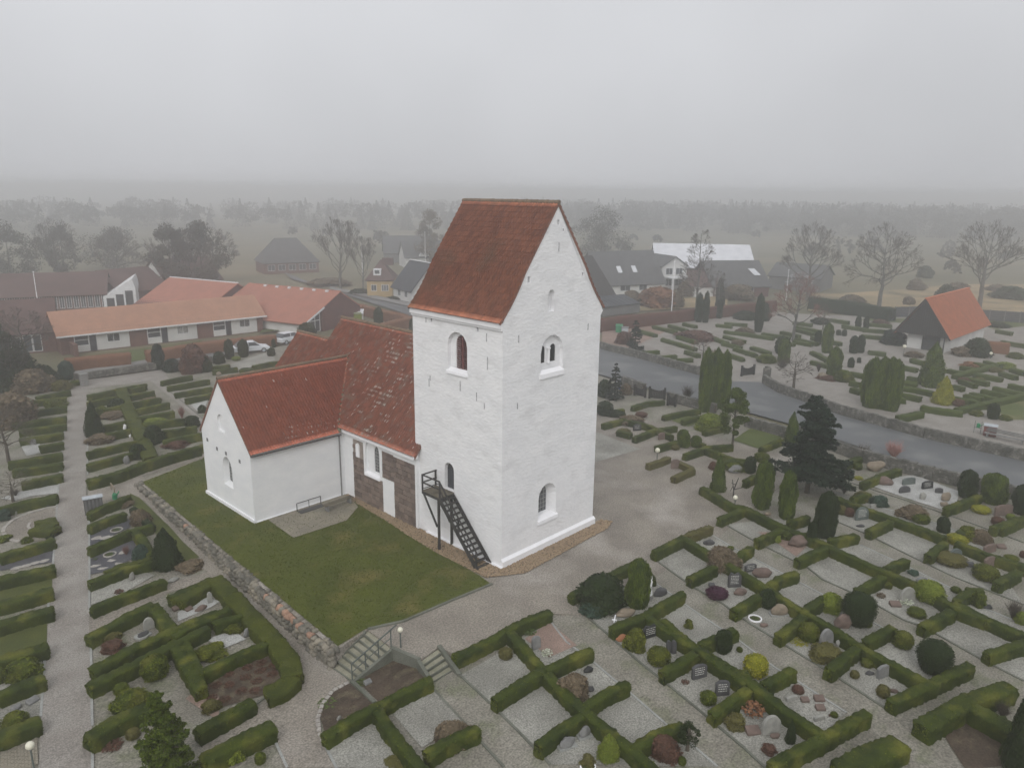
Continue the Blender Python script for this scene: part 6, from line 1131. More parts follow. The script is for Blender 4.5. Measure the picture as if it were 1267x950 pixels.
 ('bush', 'B4', 660, 860, 160, 100, 'brown leafless bush at the hedge arm in the lower middle', 'drybush'), ('bush', 'B4', 410, 950, 110, 40, 'olive mound at the bottom edge in the lower middle', 'olive'), ('ball', 'B4', 895, 462, 60, 55, 'pale grey-green ball by the front hedge', 'olive'), ('herb', 'B4', 100, 680, 100, 30, 'green creeping plants in the round planting bed', 'herb'), ('herb', 'B4', 250, 580, 60, 30, 'white-green plants beside the bed kerb', 'herb'),
 ('cone', 'B1', 430, 370, 80, 170, 'dark irregular conifer right of the wide path', 'yew'), ('bush', 'B1', 700, 400, 80, 90, 'tall green bush on the church side of the spine hedge', 'yew'), ('bush', 'B1', 705, 330, 110, 50, 'yellow-green flowering bush on the church side of the spine hedge', 'lime'), ('bush', 'B1', 840, 180, 60, 18, 'small yellow-green bush at the back left', 'lime'), ('bush', 'B1', 460, 400, 110, 50, 'brown bush under the dark irregular conifer', 'drybush'),
 ('bush', 'B1', 625, 470, 70, 75, 'dark bush at the end of the flat spine hedge', 'yew'), ('bush', 'B1', 530, 250, 70, 60, 'dark rounded bush left of the spine hedge', 'yew'), ('bush', 'B1', 465, 270, 60, 45, 'green ball bush near the dark conifer', 'box_leaf'), ('col', 'B1', 870, 330, 60, 60, 'dark thick bush at the church-side path', 'yew'), ('bush', 'B1', 250, 235, 90, 45, 'green round bush at the back of the left rows', 'box_leaf'),
 ('twig', 'E1', 360, 860, 110, 150, 'small reddish leafless tree by the path behind the transept', 'REDT'), ('bush', 'B1', 915, 260, 35, 40, 'dark ball at the edge of the transept gable', 'yew'), ('bush', 'B1', 515, 285, 110, 35, 'brown heath bush between the hedges', 'drybush'), ('bush', 'B1', 680, 215, 90, 25, 'brownish shrubs on the church-side rows', 'drybush'), ('bush', 'B1', 800, 420, 100, 40, 'pinkish bare bush before the long dark hedge', 'bronze'),
 ('cone', 'E3', 850, 920, 290, 430, 'dark broad conifer on the mossy bank', 'yew'), ('bush', 'E3', 600, 860, 160, 200, 'grey-green loose conifer left of the dark broad conifer', 'bluegreen'), ('bush', 'E3', 590, 480, 180, 170, 'grey-green bushy plant behind the slate plots', 'drybush'), ('twig', 'E3', 450, 780, 110, 130, 'pink-tinged bare bush on the lower slate plot', 'REDT'), ('bush', 'E3', 440, 300, 150, 80, 'brown-green bush behind the metal rack', 'drybush'),
 ('bush', 'E3', 1080, 930, 240, 110, 'brown dry bush at the corner of the boulder-wall path', 'drybush'), ('twig', 'E4', 210, 160, 150, 140, 'greyish bare bush at the far left', None), ('bush', 'E4', 320, 330, 190, 130, 'low dark bush left of the paved oval', 'box_leaf'), ('bush', 'E4', 60, 740, 190, 90, 'dark green bush in front of the paved oval', 'box_leaf'), ('bush', 'E4', 350, 760, 130, 90, 'green mound at the lower rim of the paved oval', 'box_leaf'), ('bush', 'E4', 665, 720, 90, 80, 'dark bush at the kerb below the paved oval', 'yew'), ('bush', 'E4', 50, 470, 160, 160, 'blue-green bush at the left edge behind the oval', 'bluegreen'),
 ('col', 'E1', 135, 380, 110, 260, 'tall dark conifer at the forecourt before the bungalows', 'spruce'), ('dome', 'E1', 265, 400, 170, 140, 'grey-green rounded bush right of the tall forecourt conifer', 'spruce'), ('bush', 'E1', 400, 400, 120, 120, 'dark bush between the rounded bush and the purple tree', 'drybush'), ('bush', 'E1', 480, 415, 250, 300, 'big purple-brown round tree crown before the bungalows', 'bronze'), ('bush', 'E1', 590, 400, 120, 160, 'dark shrub right of the purple-brown crown', 'yew'),
 ('col', 'E1', 825, 275, 82, 200, 'left one of the two column thujas by the white car', 'yew'), ('col', 'E1', 963, 255, 92, 180, 'right one of the two column thujas by the white car', 'yew'), ('ball', 'E1', 890, 290, 85, 50, 'light green ball between the two thujas at the car', 'lime'), ('bush', 'E1', 725, 320, 110, 130, 'dark shrub left of the car thujas', 'yew'), ('bush', 'E1', 985, 395, 130, 40, 'dark low mound above the transept ridge', 'yew'), ('bush', 'E1', 1235, 245, 70, 90, 'dark clipped bush at the second car', 'yew'), ('col', 'E1', 1258, 160, 40, 90, 'dark narrow conifer behind the second car', 'yew'),
 ('col', 'E2', 660, 790, 120, 190, 'blue-green column at the head of the wide path', 'bluegreen'), ('bush', 'E2', 540, 830, 150, 100, 'dark mound left of the blue-green column', 'yew'), ('bush', 'E2', 600, 900, 180, 110, 'green-brown mound at the head of the wide path', 'olive'), ('bush', 'E2', 740, 850, 130, 60, 'low green hedge-like bush at the pale pier', 'box_leaf'),
 ('bush', 'P', 340, 407, 20, 18, 'dark bush before the glazed gable of the brick house', 'yew'), ('col', 'E6', 855, 590, 60, 130, 'dark conifer inside the L-shaped beech hedge', 'yew'), ('col', 'E6', 1098, 660, 45, 120, 'dark conifer cut off by the tower edge', 'yew'), ('dome', 'E6', 345, 665, 120, 100, 'dark green bush before the glazed gable', 'yew'), ('cone', 'E6', 540, 388, 50, 45, 'small dark conifer on the road verge', 'yew'),
 ('bush', 'E6', 500, 310, 290, 60, 'long dark shrubbery under the big bare tree', 'drybush'), ('bush', 'E6', 730, 370, 150, 45, 'green shrubs along the pavement before the yellow house', 'yew'), ('bush', 'E6', 900, 370, 160, 110, 'brown bare shrubs against the yellow house', 'drybush'), ('bush', 'E6', 990, 410, 140, 30, 'dark front garden shrubs at the white house', 'yew'),
 ('bush', 'A3', 480, 580, 90, 70, 'orange-brown bush left behind the beech hedge', 'drybush'), ('bush', 'A3', 610, 600, 170, 110, 'large orange-brown bare bush behind the beech hedge', 'beech'), ('bush', 'A3', 700, 600, 60, 80, 'grey-brown bush right of the orange-brown one', 'drybush'), ('bush', 'A3', 520, 590, 50, 40, 'dark small bush beside the orange-brown bushes', 'yew'),
 ('bush', 'A3', 1000, 640, 160, 40, 'low dark bushes right of the far cypresses', 'yew'), ('bush', 'A3', 760, 540, 100, 80, 'brown garden bush at the white house', 'drybush'), ('bush', 'A3', 1000, 560, 160, 80, 'grey-green garden bushes before the dark roofed house', 'drybush'), ('bush', 'A3', 910, 600, 40, 150, 'tall slim dark shrub before the far houses', 'yew'),
 ('dome', 'A4', 875, 590, 90, 110, 'dark green round bush behind the chapel', 'yew'), ('dome', 'A4', 420, 590, 120, 60, 'brown bush at the meadow edge', 'drybush'), ('bush', 'A4', 735, 515, 80, 60, 'small brown bush in the meadow, left', 'drybush'), ('bush', 'A4', 1200, 560, 160, 70, 'green-grey bush in the meadow, right', 'yew'), ('bush', 'A4', 780, 450, 70, 60, 'dark round bush at the back of the meadow', 'yew'), ('bush', 'A4', 700, 585, 50, 45, 'brown bush left of the chapel roof', 'drybush'), ('bush', 'A4', 1130, 520, 90, 40, 'grey bush in the right meadow', 'drybush'), ('bush', 'A4', 940, 520, 90, 50, 'green-brown bush left of the right bare tree', 'drybush'),
]:
    kind, fr, x, y, w_, h_, lab, mt = a
    if mt == 'PINK': mt = 'pinktwig'
    elif mt == 'REDT': mt = 'redtwig'
    plant(kind, fr, x, y, w_, h_, lab, mt)
for i, (x, y) in enumerate([(175, 590), (232, 540), (155, 645), (215, 655), (290, 615), (235, 590), (308, 555), (352, 615), (358, 572), (315, 510), (375, 525), (380, 490), (437, 500), (432, 540)]):
    plant('tuft', 'B3', x, y, 52, 30, 'brown withered heather tuft in the bare soil bed', 'bronze', 'brown heather tufts in the soil bed')
# ---- trees
conifer('C4', 125, 275, 400, 500, 'big dark spreading fir left of the road, tallest conifer of the near cemetery', 'spruce', n=26000, whorls=17, trunkh=.14, leafs=.085, droop=.12, power=.62)
conifer('C1', 260, 372, 110, 160, 'small dark ragged fir by the far road wall near the tower', 'spruce', n=6500, whorls=12, trunkh=.05, leafs=.12, seed=5)
conifer('C1', 160, 610, 110, 190, 'dark young fir behind the blue sign', 'spruce', n=6500, whorls=12, trunkh=.03, leafs=.11, seed=8)
plant('cone', 'C2', 728, 555, 125, 235, 'bright green conifer between the four thujas and the golden one', 'thuja')
plant('cone', 'C1', 1025, 830, 70, 165, 'narrow light green conifer left of the big dark fir', 'thuja')
conifer('B2', 755, 1010, 300, 470, 'cone-shaped yellow-green evergreen at the bottom left edge', 'thuja', n=52000, whorls=24, trunkh=.03, leafs=.05, seed=13, droop=.0, name='cypress_tree', power=.6)
leafy_tree('C1', 735, 858, 150, 310, 'small evergreen tree with bare lower trunk before the little lawn', 'thuja', 15000, name='evergreen_tree', leaf=.14)
leafy_tree('C5', 912, 865, 120, 150, 'dark knobbly little tree at the end of the front row', 'yew', 2600, seed=8, leaf=.07, trunkf=.35)
def bonsai():
    P = G('C3', 742, 300); t = empty('pruned_tree', P, 0, 'leafless hard-pruned little tree with black branches beside the globe lamp', 'tree'); b = MB(); m = mpp('C3', P)
    def up(x, y): return ((x-742)*m*.75, -(x-742)*m*.6, (300-y)*m*1.15)
    for p, q, r in (((742, 300), (740, 265), .06), ((740, 265), (728, 215), .04), ((740, 265), (760, 210), .045), ((740, 262), (800, 252), .03), ((748, 240), (725, 232), .03), ((735, 245), (722, 268), .025)): b.tube(up(*p), up(*q), r, r*.6, 6)
    b.build('trunk', M['dkwood'], t)
bonsai()
GT = 'bare broadleaf trees behind the cemetery'
bare_tree('birch', 'A2', 480, 500, 200, 345, 'large leafless tree by the bending road, taller of the two', GT); bare_tree('birch', 'A2', 592, 505, 130, 265, 'slimmer leafless tree right of the large one by the bending road', GT)
bare_tree('larch', 'A3', 795, 620, 190, 400, 'tall straight leafless larch before the white-roofed barn', GT, name='larch_tree'); bare_tree('larch', 'A3', 905, 605, 90, 190, 'small dark leafless larch right of the tall one', GT, name='larch_tree')
bare_tree('oak', 'A4', 205, 560, 270, 385, 'leafless tree left of the chapel, leftmost of three round ones', GT); bare_tree('oak2', 'A4', 555, 600, 330, 420, 'leafless round-crowned tree in the middle behind the dark green hedge', GT); bare_tree('oak', 'A4', 1045, 605, 330, 440, 'leafless tree directly behind the chapel ridge, rightmost of three', GT)
bare_tree('small', 'C1', 1035, 568, 200, 200, 'low wide leafless tree with thin trunk inside the far road wall', mat='bark'); bare_tree('oak2', 'A4', 135, 760, 240, 340, 'reddish leafless tree in the far cemetery', twigm='redtwig')
bare_tree('small', 'C1', 590, 440, 130, 160, 'thin leafless tree above the three tall thujas', twigm='redtwig'); bare_tree('small', 'C1', 1180, 270, 90, 130, 'small reddish leafless tree left in the far cemetery', twigm='redtwig')
bare_tree('birch', 'A1', 860, 540, 190, 350, 'leafless hanging birch, left of the misty pair behind the bungalows', GT, twigm='bark', name='birch_tree'); bare_tree('birch', 'A1', 945, 540, 190, 340, 'leafless hanging birch, middle of the misty group behind the bungalows', GT, name='birch_tree'); bare_tree('oak', 'A1', 1050, 470, 250, 270, 'rounder leafless tree right of the hanging birches', GT)
bare_tree('oak', 'P', 75, 355, 56, 85, 'misty leafless tree behind the white-windowed building', GT); bare_tree('oak2', 'P', 150, 352, 62, 72, 'fainter misty leafless tree right of the first one', GT)
bare_tree('oak2', 'E2', 260, 620, 560, 560, 'dark tangle-crowned leafless tree before the left brick house', mat='bark'); bare_tree('oak', 'E2', 110, 900, 420, 620, 'dark leafless tree at the left edge of the cemetery', mat='bark'); bare_tree('oak2', 'B1', 40, 480, 260, 300, 'brown leafless tree at the left edge over the hedge rows', mat='bark'); bare_tree('small', 'B1', 60, 660, 180, 150, 'low leafless tree at the left edge by the white gravel', mat='bark')
plant('cone', 'E2', 40, 760, 260, 420, 'misty dark green conifer at the left edge', 'spruce'); plant('bush', 'E2', 150, 900, 420, 420, 'big dark evergreen thicket at the left edge over the hedge rows', 'yew'); plant('bush', 'E2', 200, 760, 240, 300, 'misty green bush in front of the left brick house', 'bluegreen'); plant('bush', 'E2', 330, 930, 330, 260, 'dark brown bush at the left end of the hedge rows', 'drybush')
plant('bush', 'B1', 60, 330, 190, 170, 'dark spreading bush over the left hedge rows', 'drybush'); plant('bush', 'B1', 210, 70+60, 80, 90, 'dark bush at the back of the left rows', 'yew')
for a in (('A1', 850, 545, 210, 355, 'dark misty weeping tree, left of the tree group behind the bungalows', 'woodfar'), ('A1', 1000, 535, 260, 330, 'dark misty bushy tree, right of the tree group behind the bungalows', 'woodfar'), ('A1', 60, 470, 300, 260, 'broad misty tree mass at the far left above the long roof', 'woodfar'), ('A1', 320, 440, 200, 230, 'faint misty tree mass beyond the long windowed building', 'woodfar'), ('A1', 560, 400, 300, 180, 'faint low trees in the mist left of the tree group', 'woodfar'),
          ('A2', 920, 400, 170, 260, 'tawny misty tree beyond the flagpole left of the tower roof', 'drybush'), ('E2', 60, 900, 420, 640, 'dense dark evergreen tree at the left edge above the hedge rows', 'yew'), ('A3', 330, 400, 320, 260, 'broad misty trees behind the skylight house right of the tower', 'woodfar')):
    leafy_tree(*a, 6000, seed=int(a[1]), name='misty_tree' if 'mist' in a[5] else 'evergreen_tree', leaf=.42 if a[0] != 'E2' else .2, trunkf=.12)
# ---- gravestones
for a in [
 ('slab', 'C5', 172, 372, 46, 64, 'st_grey', 'grey upright stone beside the red gravel plot', None, False, False), ('wave', 'C5', 730, 315, 84, 62, 'st_black', 'black wavy-topped stone with pale inscription', .75, True, False), ('boulder', 'C5', 592, 330, 58, 34, 'st_orange', 'small orange flat boulder by the aisle kerb', None, False, False),
 ('boulder', 'C5', 610, 205, 100, 36, 'st_tan', 'long low tan stone below the white cross', .6, False, False), ('boulder', 'C5', 778, 110, 66, 48, 'st_dark', 'dark boulder right of the white figure', None, False, False), ('slab', 'C5', 845, 395, 24, 66, 'st_dark', 'narrow dark upright slab at the hedge', None, False, False), ('slab', 'C5', 820, 390, 22, 60, 'st_dark', 'second narrow dark slab left beside the first', None, False, False),
 ('boulder', 'C5', 408, 805, 62, 62, 'st_grey', 'grey round-topped boulder nearer the hedge spine at the bottom', None, False, True), ('boulder', 'C5', 322, 855, 78, 62, 'st_grey', 'grey round-topped boulder nearer the aisle at the bottom', None, False, True), ('boulder', 'C5', 428, 485, 50, 32, 'st_black', 'low black stone on the white gravel plot', None, False, False), ('boulder', 'C5', 437, 580, 46, 30, 'st_dark', 'dark low stone beside the brown leafless bush', None, False, False),
 ('slab', 'C6', 178, 515, 82, 68, 'st_dark', 'dark slab with white lettering lines', .55, True, False), ('slab', 'C6', 290, 600, 70, 75, 'st_dark', 'leaning dark slab with pale stripes near the hedge arm', .2, True, False), ('round', 'C6', 530, 785, 100, 88, 'st_pale', 'pale round-topped headstone near the end of the second row', .45, False, False), ('boulder', 'C6', 548, 810, 50, 28, 'st_red', 'small reddish planter stone at the foot of the pale round headstone', None, False, False),
 ('slab', 'C6', 630, 625, 64, 22, 'st_pale', 'white low slab lying along the hedge', .6, False, False), ('slab', 'C6', 765, 722, 62, 20, 'st_pale', 'white low slab at the end bar of the hedge', .6, False, False), ('flatst', 'C6', 765, 625, 50, 24, 'st_red', 'flat pinkish slab beside the aisle kerb, upper', None, False, False), ('flatst', 'C6', 770, 670, 46, 24, 'st_red', 'flat pinkish slab beside the aisle kerb, lower', None, False, False), ('flatst', 'C6', 695, 630, 40, 22, 'st_red', 'flat pinkish slab with green moss', None, False, False),
 ('flatst', 'C6', 440, 785, 70, 40, 'st_red', 'flat pale red slab left of the pale round headstone', None, False, False), ('boulder', 'C6', 570, 205, 78, 68, 'st_tan', 'light rounded boulder on a white ring', None, False, True), ('boulder', 'C6', 880, 265, 88, 70, 'st_red', 'rough pinkish boulder beneath the light green tree', None, False, False), ('round', 'C6', 800, 358, 84, 86, 'st_grey', 'grey round stone right of the bright green ball', .75, False, False),
 ('slab', 'C6', 1080, 510, 84, 60, 'st_grey', 'grey slanted stone with a dark vase', .7, False, False), ('boulder', 'C6', 1012, 498, 40, 22, 'st_dark', 'small dark flat stone left of the grey slanted stone', None, False, False), ('boulder', 'C6', 1130, 585, 40, 20, 'st_red', 'small dark red stone by the end bar hedge', None, False, False), ('boulder', 'C6', 860, 360, 34, 46, 'st_pale', 'small pale figure-like stone beside the grey round stone', None, False, False),
 ('boulder', 'C6', 495, 262, 40, 20, 'st_red', 'small flat dull stone below the light rounded boulder', None, False, False), ('wave', 'C6', 350, 68, 66, 72, 'st_dark', 'dark carved headstone above the purple heather', .2, True, False), ('flatst', 'C6', 240, 65, 30, 20, 'st_dark', 'small dark urn-like block left of the carved headstone', None, False, False), ('boulder', 'C6', 378, 105, 60, 40, 'st_red', 'reddish lying stone below the carved headstone', None, False, False),
 ('boulder', 'C3', 880, 690, 90, 50, 'st_red', 'brownish flat boulder beyond the hedge spine', None, False, False), ('slab', 'C3', 825, 665, 66, 38, 'st_dark', 'dark slab left of the brownish flat boulder', .6, True, False), ('boulder', 'C3', 622, 532, 54, 28, 'st_dark', 'dark flat stone on the corner plot by the scruffy hedge', None, False, False), ('boulder', 'C3', 1058, 540, 90, 58, 'st_red', 'pink-grey boulder beside the slim small conifer', None, False, False),
 ('boulder', 'C3', 752, 178, 66, 38, 'st_grey', 'grey oval boulder in the winding hedge', None, False, False), ('slab', 'C3', 457, 160, 44, 46, 'st_red', 'reddish house-shaped stone in the hook-shaped hedge', .2, False, False), ('boulder', 'C3', 910, 388, 34, 18, 'st_tan', 'small tan stone at the foot of the thuja pair', None, False, False),
 ('boulder', 'C4', 455, 168, 92, 56, 'st_tan', 'tan broad boulder with inscription at the road row', None, False, False), ('boulder', 'C4', 505, 238, 78, 44, 'st_red', 'reddish low rounded stone by the road row', None, False, False), ('slab', 'C4', 622, 238, 76, 34, 'st_green', 'green-grey flat slab by the road wall', .5, False, False), ('slab', 'C4', 713, 258, 66, 38, 'st_black', 'black shiny slab by the road wall', .5, True, False), ('round', 'C4', 602, 278, 64, 34, 'st_dark', 'dark half-round stone on the white gravel', .5, False, False),
 ('boulder', 'C4', 690, 310, 32, 40, 'st_pale', 'small pale upright stone on the white gravel', None, False, False), ('slab', 'C4', 770, 280, 36, 26, 'st_dark', 'small dark slab left of the brownish rough stone', None, False, False), ('boulder', 'C4', 803, 318, 46, 52, 'st_tan', 'brownish rough stone at the right end of the white gravel', None, False, False), ('boulder', 'C4', 795, 345, 44, 28, 'st_tan', 'tan leaning stone in front of the brownish rough stone', None, False, False),
 ('slab', 'C4', 1085, 388, 104, 52, 'st_red', 'red-brown broad stone between the thujas by the road', .4, False, False), ('round', 'C4', 392, 410, 76, 62, 'st_green', 'green-black rounded stone by the olive balls', .5, True, False), ('boulder', 'C4', 385, 445, 36, 14, 'st_dark', 'small dark flat stone before the green-black stone', None, False, False), ('slab', 'C4', 455, 350, 50, 18, 'st_pale', 'pale low slab behind the green-black stone', .5, False, False),
 ('round', 'C4', 850, 600, 78, 48, 'st_green', 'green-grey round stone under the umbrella bush', .6, False, False), ('slab', 'C4', 1018, 645, 80, 54, 'st_red', 'pinkish pointed stone behind the yellow-green mound', .7, False, False), ('slab', 'C4', 1018, 570, 86, 40, 'st_red', 'brown slanted slab on the hedge spine near the road', .7, False, False), ('boulder', 'C4', 920, 640, 46, 28, 'st_dark', 'dark low stone left of the pinkish pointed stone', None, False, False),
 ('flatst', 'C4', 1075, 548, 40, 18, 'st_red', 'flat pinkish slab near the right edge', None, False, False), ('round', 'C7', 615, 140, 90, 72, 'st_pale', 'pale greenish round stone with white flowers', .6, False, False), ('flatst', 'C7', 555, 160, 50, 24, 'st_red', 'flat pink stone left of the white flowers', None, False, False), ('boulder', 'C7', 1008, 172, 46, 22, 'st_black', 'black small round stone near the leafless shrub', None, False, False), ('round', 'C4', 685, 715, 60, 24, 'st_grey', 'grey stone hidden behind the variegated ball bush', .6, False, False),
 ('slab', 'C1', 270, 765, 42, 32, 'st_black', 'small black stone in the tangled hedge', .4, True, False), ('slab', 'C1', 395, 808, 50, 34, 'st_red', 'dark reddish stone left of the square-topped shrub', .7, False, False), ('boulder', 'C1', 525, 845, 24, 30, 'st_tan', 'tan stone between the two green cut shrubs', None, False, False), ('boulder', 'C2', 205, 508, 44, 26, 'st_tan', 'pale boulder in the round bed by the road', None, False, False), ('boulder', 'C1', 1175, 502, 40, 26, 'st_tan', 'tan boulder at the left side of the round bed', None, False, False),
 ('round', 'B2', 676, 325, 46, 52, 'st_pale', 'pale upright round-topped stone in the U-shaped hedge', 1.2, False, False), ('boulder', 'B2', 600, 105, 24, 44, 'st_pale', 'pale small standing stone on the grey gravel plot', None, False, False), ('slab', 'B2', 952, 208, 20, 50, 'st_pale', 'narrow pale standing stone on the white gravel plot', 1.2, False, False), ('boulder', 'B2', 910, 240, 50, 24, 'st_red', 'low reddish stone beside the narrow pale standing stone', None, False, False), ('flatst', 'B2', 800, 238, 36, 20, 'st_red', 'flat reddish slab, left of two on the white gravel plot', None, False, False), ('flatst', 'B2', 856, 242, 32, 18, 'st_red', 'flat reddish slab, right of two on the white gravel plot', None, False, False),
 ('boulder', 'B3', 315, 360, 34, 44, 'st_grey', 'grey upright boulder in the hedge grid', None, False, False), ('boulder', 'B2', 785, 108, 50, 16, 'st_pale', 'pale flat boulder at the cross path', None, False, False), ('boulder', 'B2', 650, 360, 50, 24, 'st_dark', 'dark bowl-like stone before the white upright stone', None, False, True), ('boulder', 'B2', 75, 695, 50, 30, 'st_grey', 'grey stone at the clipped mound, left plots', None, False, False), ('flatst', 'B2', 150, 660, 50, 26, 'st_grey', 'grey flat slab on the left gravel plot', None, False, False), ('boulder', 'B2', 110, 622, 36, 24, 'st_tan', 'tan-green stone on the left gravel plot', None, False, False),
 ('slab', 'E4', 525, 300, 140, 90, 'st_grey', 'pale grey wide headstone at the rim of the paved oval', 0, False, False), ('slab', 'E4', 170, 390, 110, 50, 'st_pale', 'pale low headstone left of the paved oval', 0, False, False), ('boulder', 'E4', 640, 285, 60, 40, 'st_dark', 'dark stone right of the pale grey wide headstone', None, False, False), ('slab', 'B1', 145, 405, 36, 26, 'st_grey', 'grey headstone in the left rows, nearer the edge', .2, False, False), ('slab', 'B1', 240, 380, 34, 24, 'st_grey', 'grey headstone in the left rows, nearer the wide path', .2, False, False),
 ('boulder', 'B1', 575, 490, 32, 40, 'st_grey', 'grey-brown standing stone by the long dark hedge', None, False, False), ('boulder', 'B1', 566, 335, 16, 26, 'trim', 'small white standing stone left of the spine hedge', None, False, False), ('boulder', 'B1', 612, 232, 18, 16, 'trim', 'small white stone right of the spine hedge', None, False, False), ('boulder', 'B1', 590, 370, 12, 16, 'trim', 'tiny white stone beside the flat spine hedge', None, False, False),
 ('boulder', 'E1', 718, 435, 60, 40, 'st_tan', 'pale boulder behind the transept ridge', None, False, False), ('boulder', 'E1', 618, 590, 40, 30, 'st_pale', 'small pale stone left of the transept gable', None, False, False), ('flatst', 'B4', 275, 575, 36, 24, 'st_grey', 'flat grey stone in the planting bed', None, False, False), ('boulder', 'B4', 145, 738, 24, 14, 'st_pale', 'little pale stone in the round planting bed', None, False, False)]:
    kd, fr, x, y, w_, h_, mt, lab, yaw, tx, bs = a
    grave(kd, fr, x, y, w_, h_, mt, lab, (None if yaw is None else math.atan2(_F[1], _F[0])-math.pi/2+yaw*.6), text=tx, base=bs)
ring('C6', 452, 222, 66, 'trim', 'white stone ring with planting beside the light rounded boulder'); ring('E3', 350, 525, 115, 'cobble', 'white oval ring on the upper slate-chip plot'); ring('E3', 285, 765, 120, 'cobble', 'white oval ring on the lower slate-chip plot'); ring('E3', 142, 812, 55, 'st_dark', 'small dark ring at the kerb of the lower slate plot'); ring('B2', 640, 358, 60, 'st_pale', 'pale ring planter before the white upright stone'); ring('C5', 425, 948, 80, 'trim', 'white ring at the bottom edge in the front row')
slabs('E3', [(165, 600), (250, 598)], 'cobble', ['white stepping stone near the kerb on the upper slate plot', 'white stepping stone farther from the kerb on the upper slate plot'], 'white stepping stones on the slate plots', .30)
slabs('E3', [(150, 872), (222, 895), (312, 818), (378, 846), (415, 742)], 'cobble', ['white stepping stone by the kerb on the lower slate plot', 'white stepping stone nearest the hedge on the lower slate plot', 'middle white stepping stone below the oval ring', 'white stepping stone right of the middle one on the lower slate plot', 'small white stepping stone right of the lower oval ring'], 'white stepping stones on the slate plots', .24)
slabs('B2', [(75, 48), (118, 38), (158, 26), (200, 16)], 'cobble', ['white slab on the left slate plot, leftmost', 'white slab on the left slate plot, second', 'white slab on the left slate plot, third', 'white slab on the left slate plot, nearest the path'], 'white slabs on the left slate plot', .24)
def statue():
    P = G('C5', 728, 125); t = empty('white_statue', P, .2, 'white slender figure with outstretched arm beside the yellow-green column thuja', 'statue'); MB().box(-.16, .16, -.12, .12, 0, .25).build('plinth', M['st_pale'], t, bevel=.02)
    b = MB(); b.lathe([(.10, .25), (.13, .32), (.09, .6), (.075, .85), (.10, 1.05), (.05, 1.17), (.03, 1.2), (.06, 1.25), (.07, 1.32), (.045, 1.40), (.01, 1.42)], 12); b.build('figure', M['trim'], t, smooth=True); MB().tube((.05, 0, 1.08), (.22, 0, 1.22), .03, .02, 6).build('arm', M['trim'], t)
    P = G('C5', 556, 232); t = empty('white_cross', P, .5, 'small white lying cross at the tan long stone', 'cross'); MB().bar((-.28, 0, .12), (.28, 0, .2), .05).build('beam', M['trim'], t); MB().bar((-.1, -.12, .15), (-.1, .12, .15), .05).build('arm', M['trim'], t)
statue()
# ---------------------------------------------------------------- buildings
def frame_of(P0, P1):
    d = (P1-P0); d.z = 0; L = d.length; d.normalize(); n = Vector((-d.y, d.x, 0))
    if n.dot(Vector((P0.x-CAM[0], P0.y-CAM[1], 0))) < 0: n = -n
    M_ = Matrix(((d.x, n.x, 0, P0.x), (d.y, n.y, 0, P0.y), (0, 0, 1, P0.z), (0, 0, 0, 1))); return M_, L
def window(par, x, z, w_, h_, y=0, out=-.04, nx=2, nz=1, sill_=True, glass='pane', frm='wpaint', side=None):
    """side None: wall faces -y; side ('x',X,sgn): wall plane x=X"""
    def bb(b, x0, x1, y0, y1, z0, z1):
        if side: X, s = side[1], side[2]; a = sorted((X-s*y0, X-s*y1)); b.box(a[0], a[1], x0, x1, z0, z1)
        else: b.box(x0, x1, y0, y1, z0, z1)
    f = MB(); t_ = .07
    for (x0, x1, z0, z1) in ((x, x+w_, z, z+t_), (x, x+w_, z+h_-t_, z+h_), (x, x+t_, z+t_, z+h_-t_), (x+w_-t_, x+w_, z+t_, z+h_-t_)): bb(f, x0, x1, y+out, y+.02, z0, z1)
    for i in range(1, nx): bb(f, x+w_*i/nx-.03, x+w_*i/nx+.03, y+out+.005, y+.015, z+t_, z+h_-t_)
    for i in range(1, nz): bb(f, x+t_, x+w_-t_, y+out+.01, y+.01, z+h_*i/nz-.03, z+h_*i/nz+.03)
    o = f.build('window', M[frm], par, recalc=False); g = MB(); bb(g, x+t_*.5, x+w_-t_*.5, y-.012, y+.03, z+t_*.5, z+h_-t_*.5); g.build('pane', M[glass], o); return o
def roofplane(par, name, a, b, c, d, mat, th=.14, course=None):
    """a,b eave; c,d ridge above b,a"""
    a, b, c, d = map(Vector, (a, b, c, d)); n = (b-a).cross(d-a).normalized()
    if n.z < 0: n = -n
    W = (b-a).length; L = (d-a).length; k = course
    if not k:
        m = MB(); m.add([a, b, c, d]+[p-n*th for p in (a, b, c, d)], [(0, 1, 2, 3), (7, 6, 5, 4), (0, 4, 5, 1), (1, 5, 6, 2), (2, 6, 7, 3), (3, 7, 4, 0)]); return m.build(name, M[mat], par)
    nr = max(4, int(L/k)); nc = max(6, int(W/k)); C = Cloud()
    for r in range(nr):
        f0, f1 = r/nr, (r+1)/nr
        for j in range(nc):
            g0, g1 = j/nc, (j+1)/nc; P = []
            for (f, g, l) in ((f0, g0, .05), (f0, g1, .02), (f1, g1, -.01), (f1, g0, .02)): P.append(a.lerp(b, g).lerp(d.lerp(c, g), f)+n*l)
            C.V.append(np.array([list(p) for p in P])); C.Q.append(np.array([[0, 1, 2, 3]])+C.n); C.n += 4; C.Tn.append(np.array([random.random()]))
    m = MB(); m.add([p-n*.02 for p in (a, b, c, d)]+[p-n*th for p in (a, b, c, d)], [(0, 1, 2, 3), (7, 6, 5, 4), (0, 4, 5, 1), (1, 5, 6, 2), (2, 6, 7, 3), (3, 7, 4, 0)]); o = m.build(name, M[mat], par); t_ = ob('roof_tiles', C.mesh('roof_tiles', M[mat]), o); t_['kind'] = 'stuff'; return o
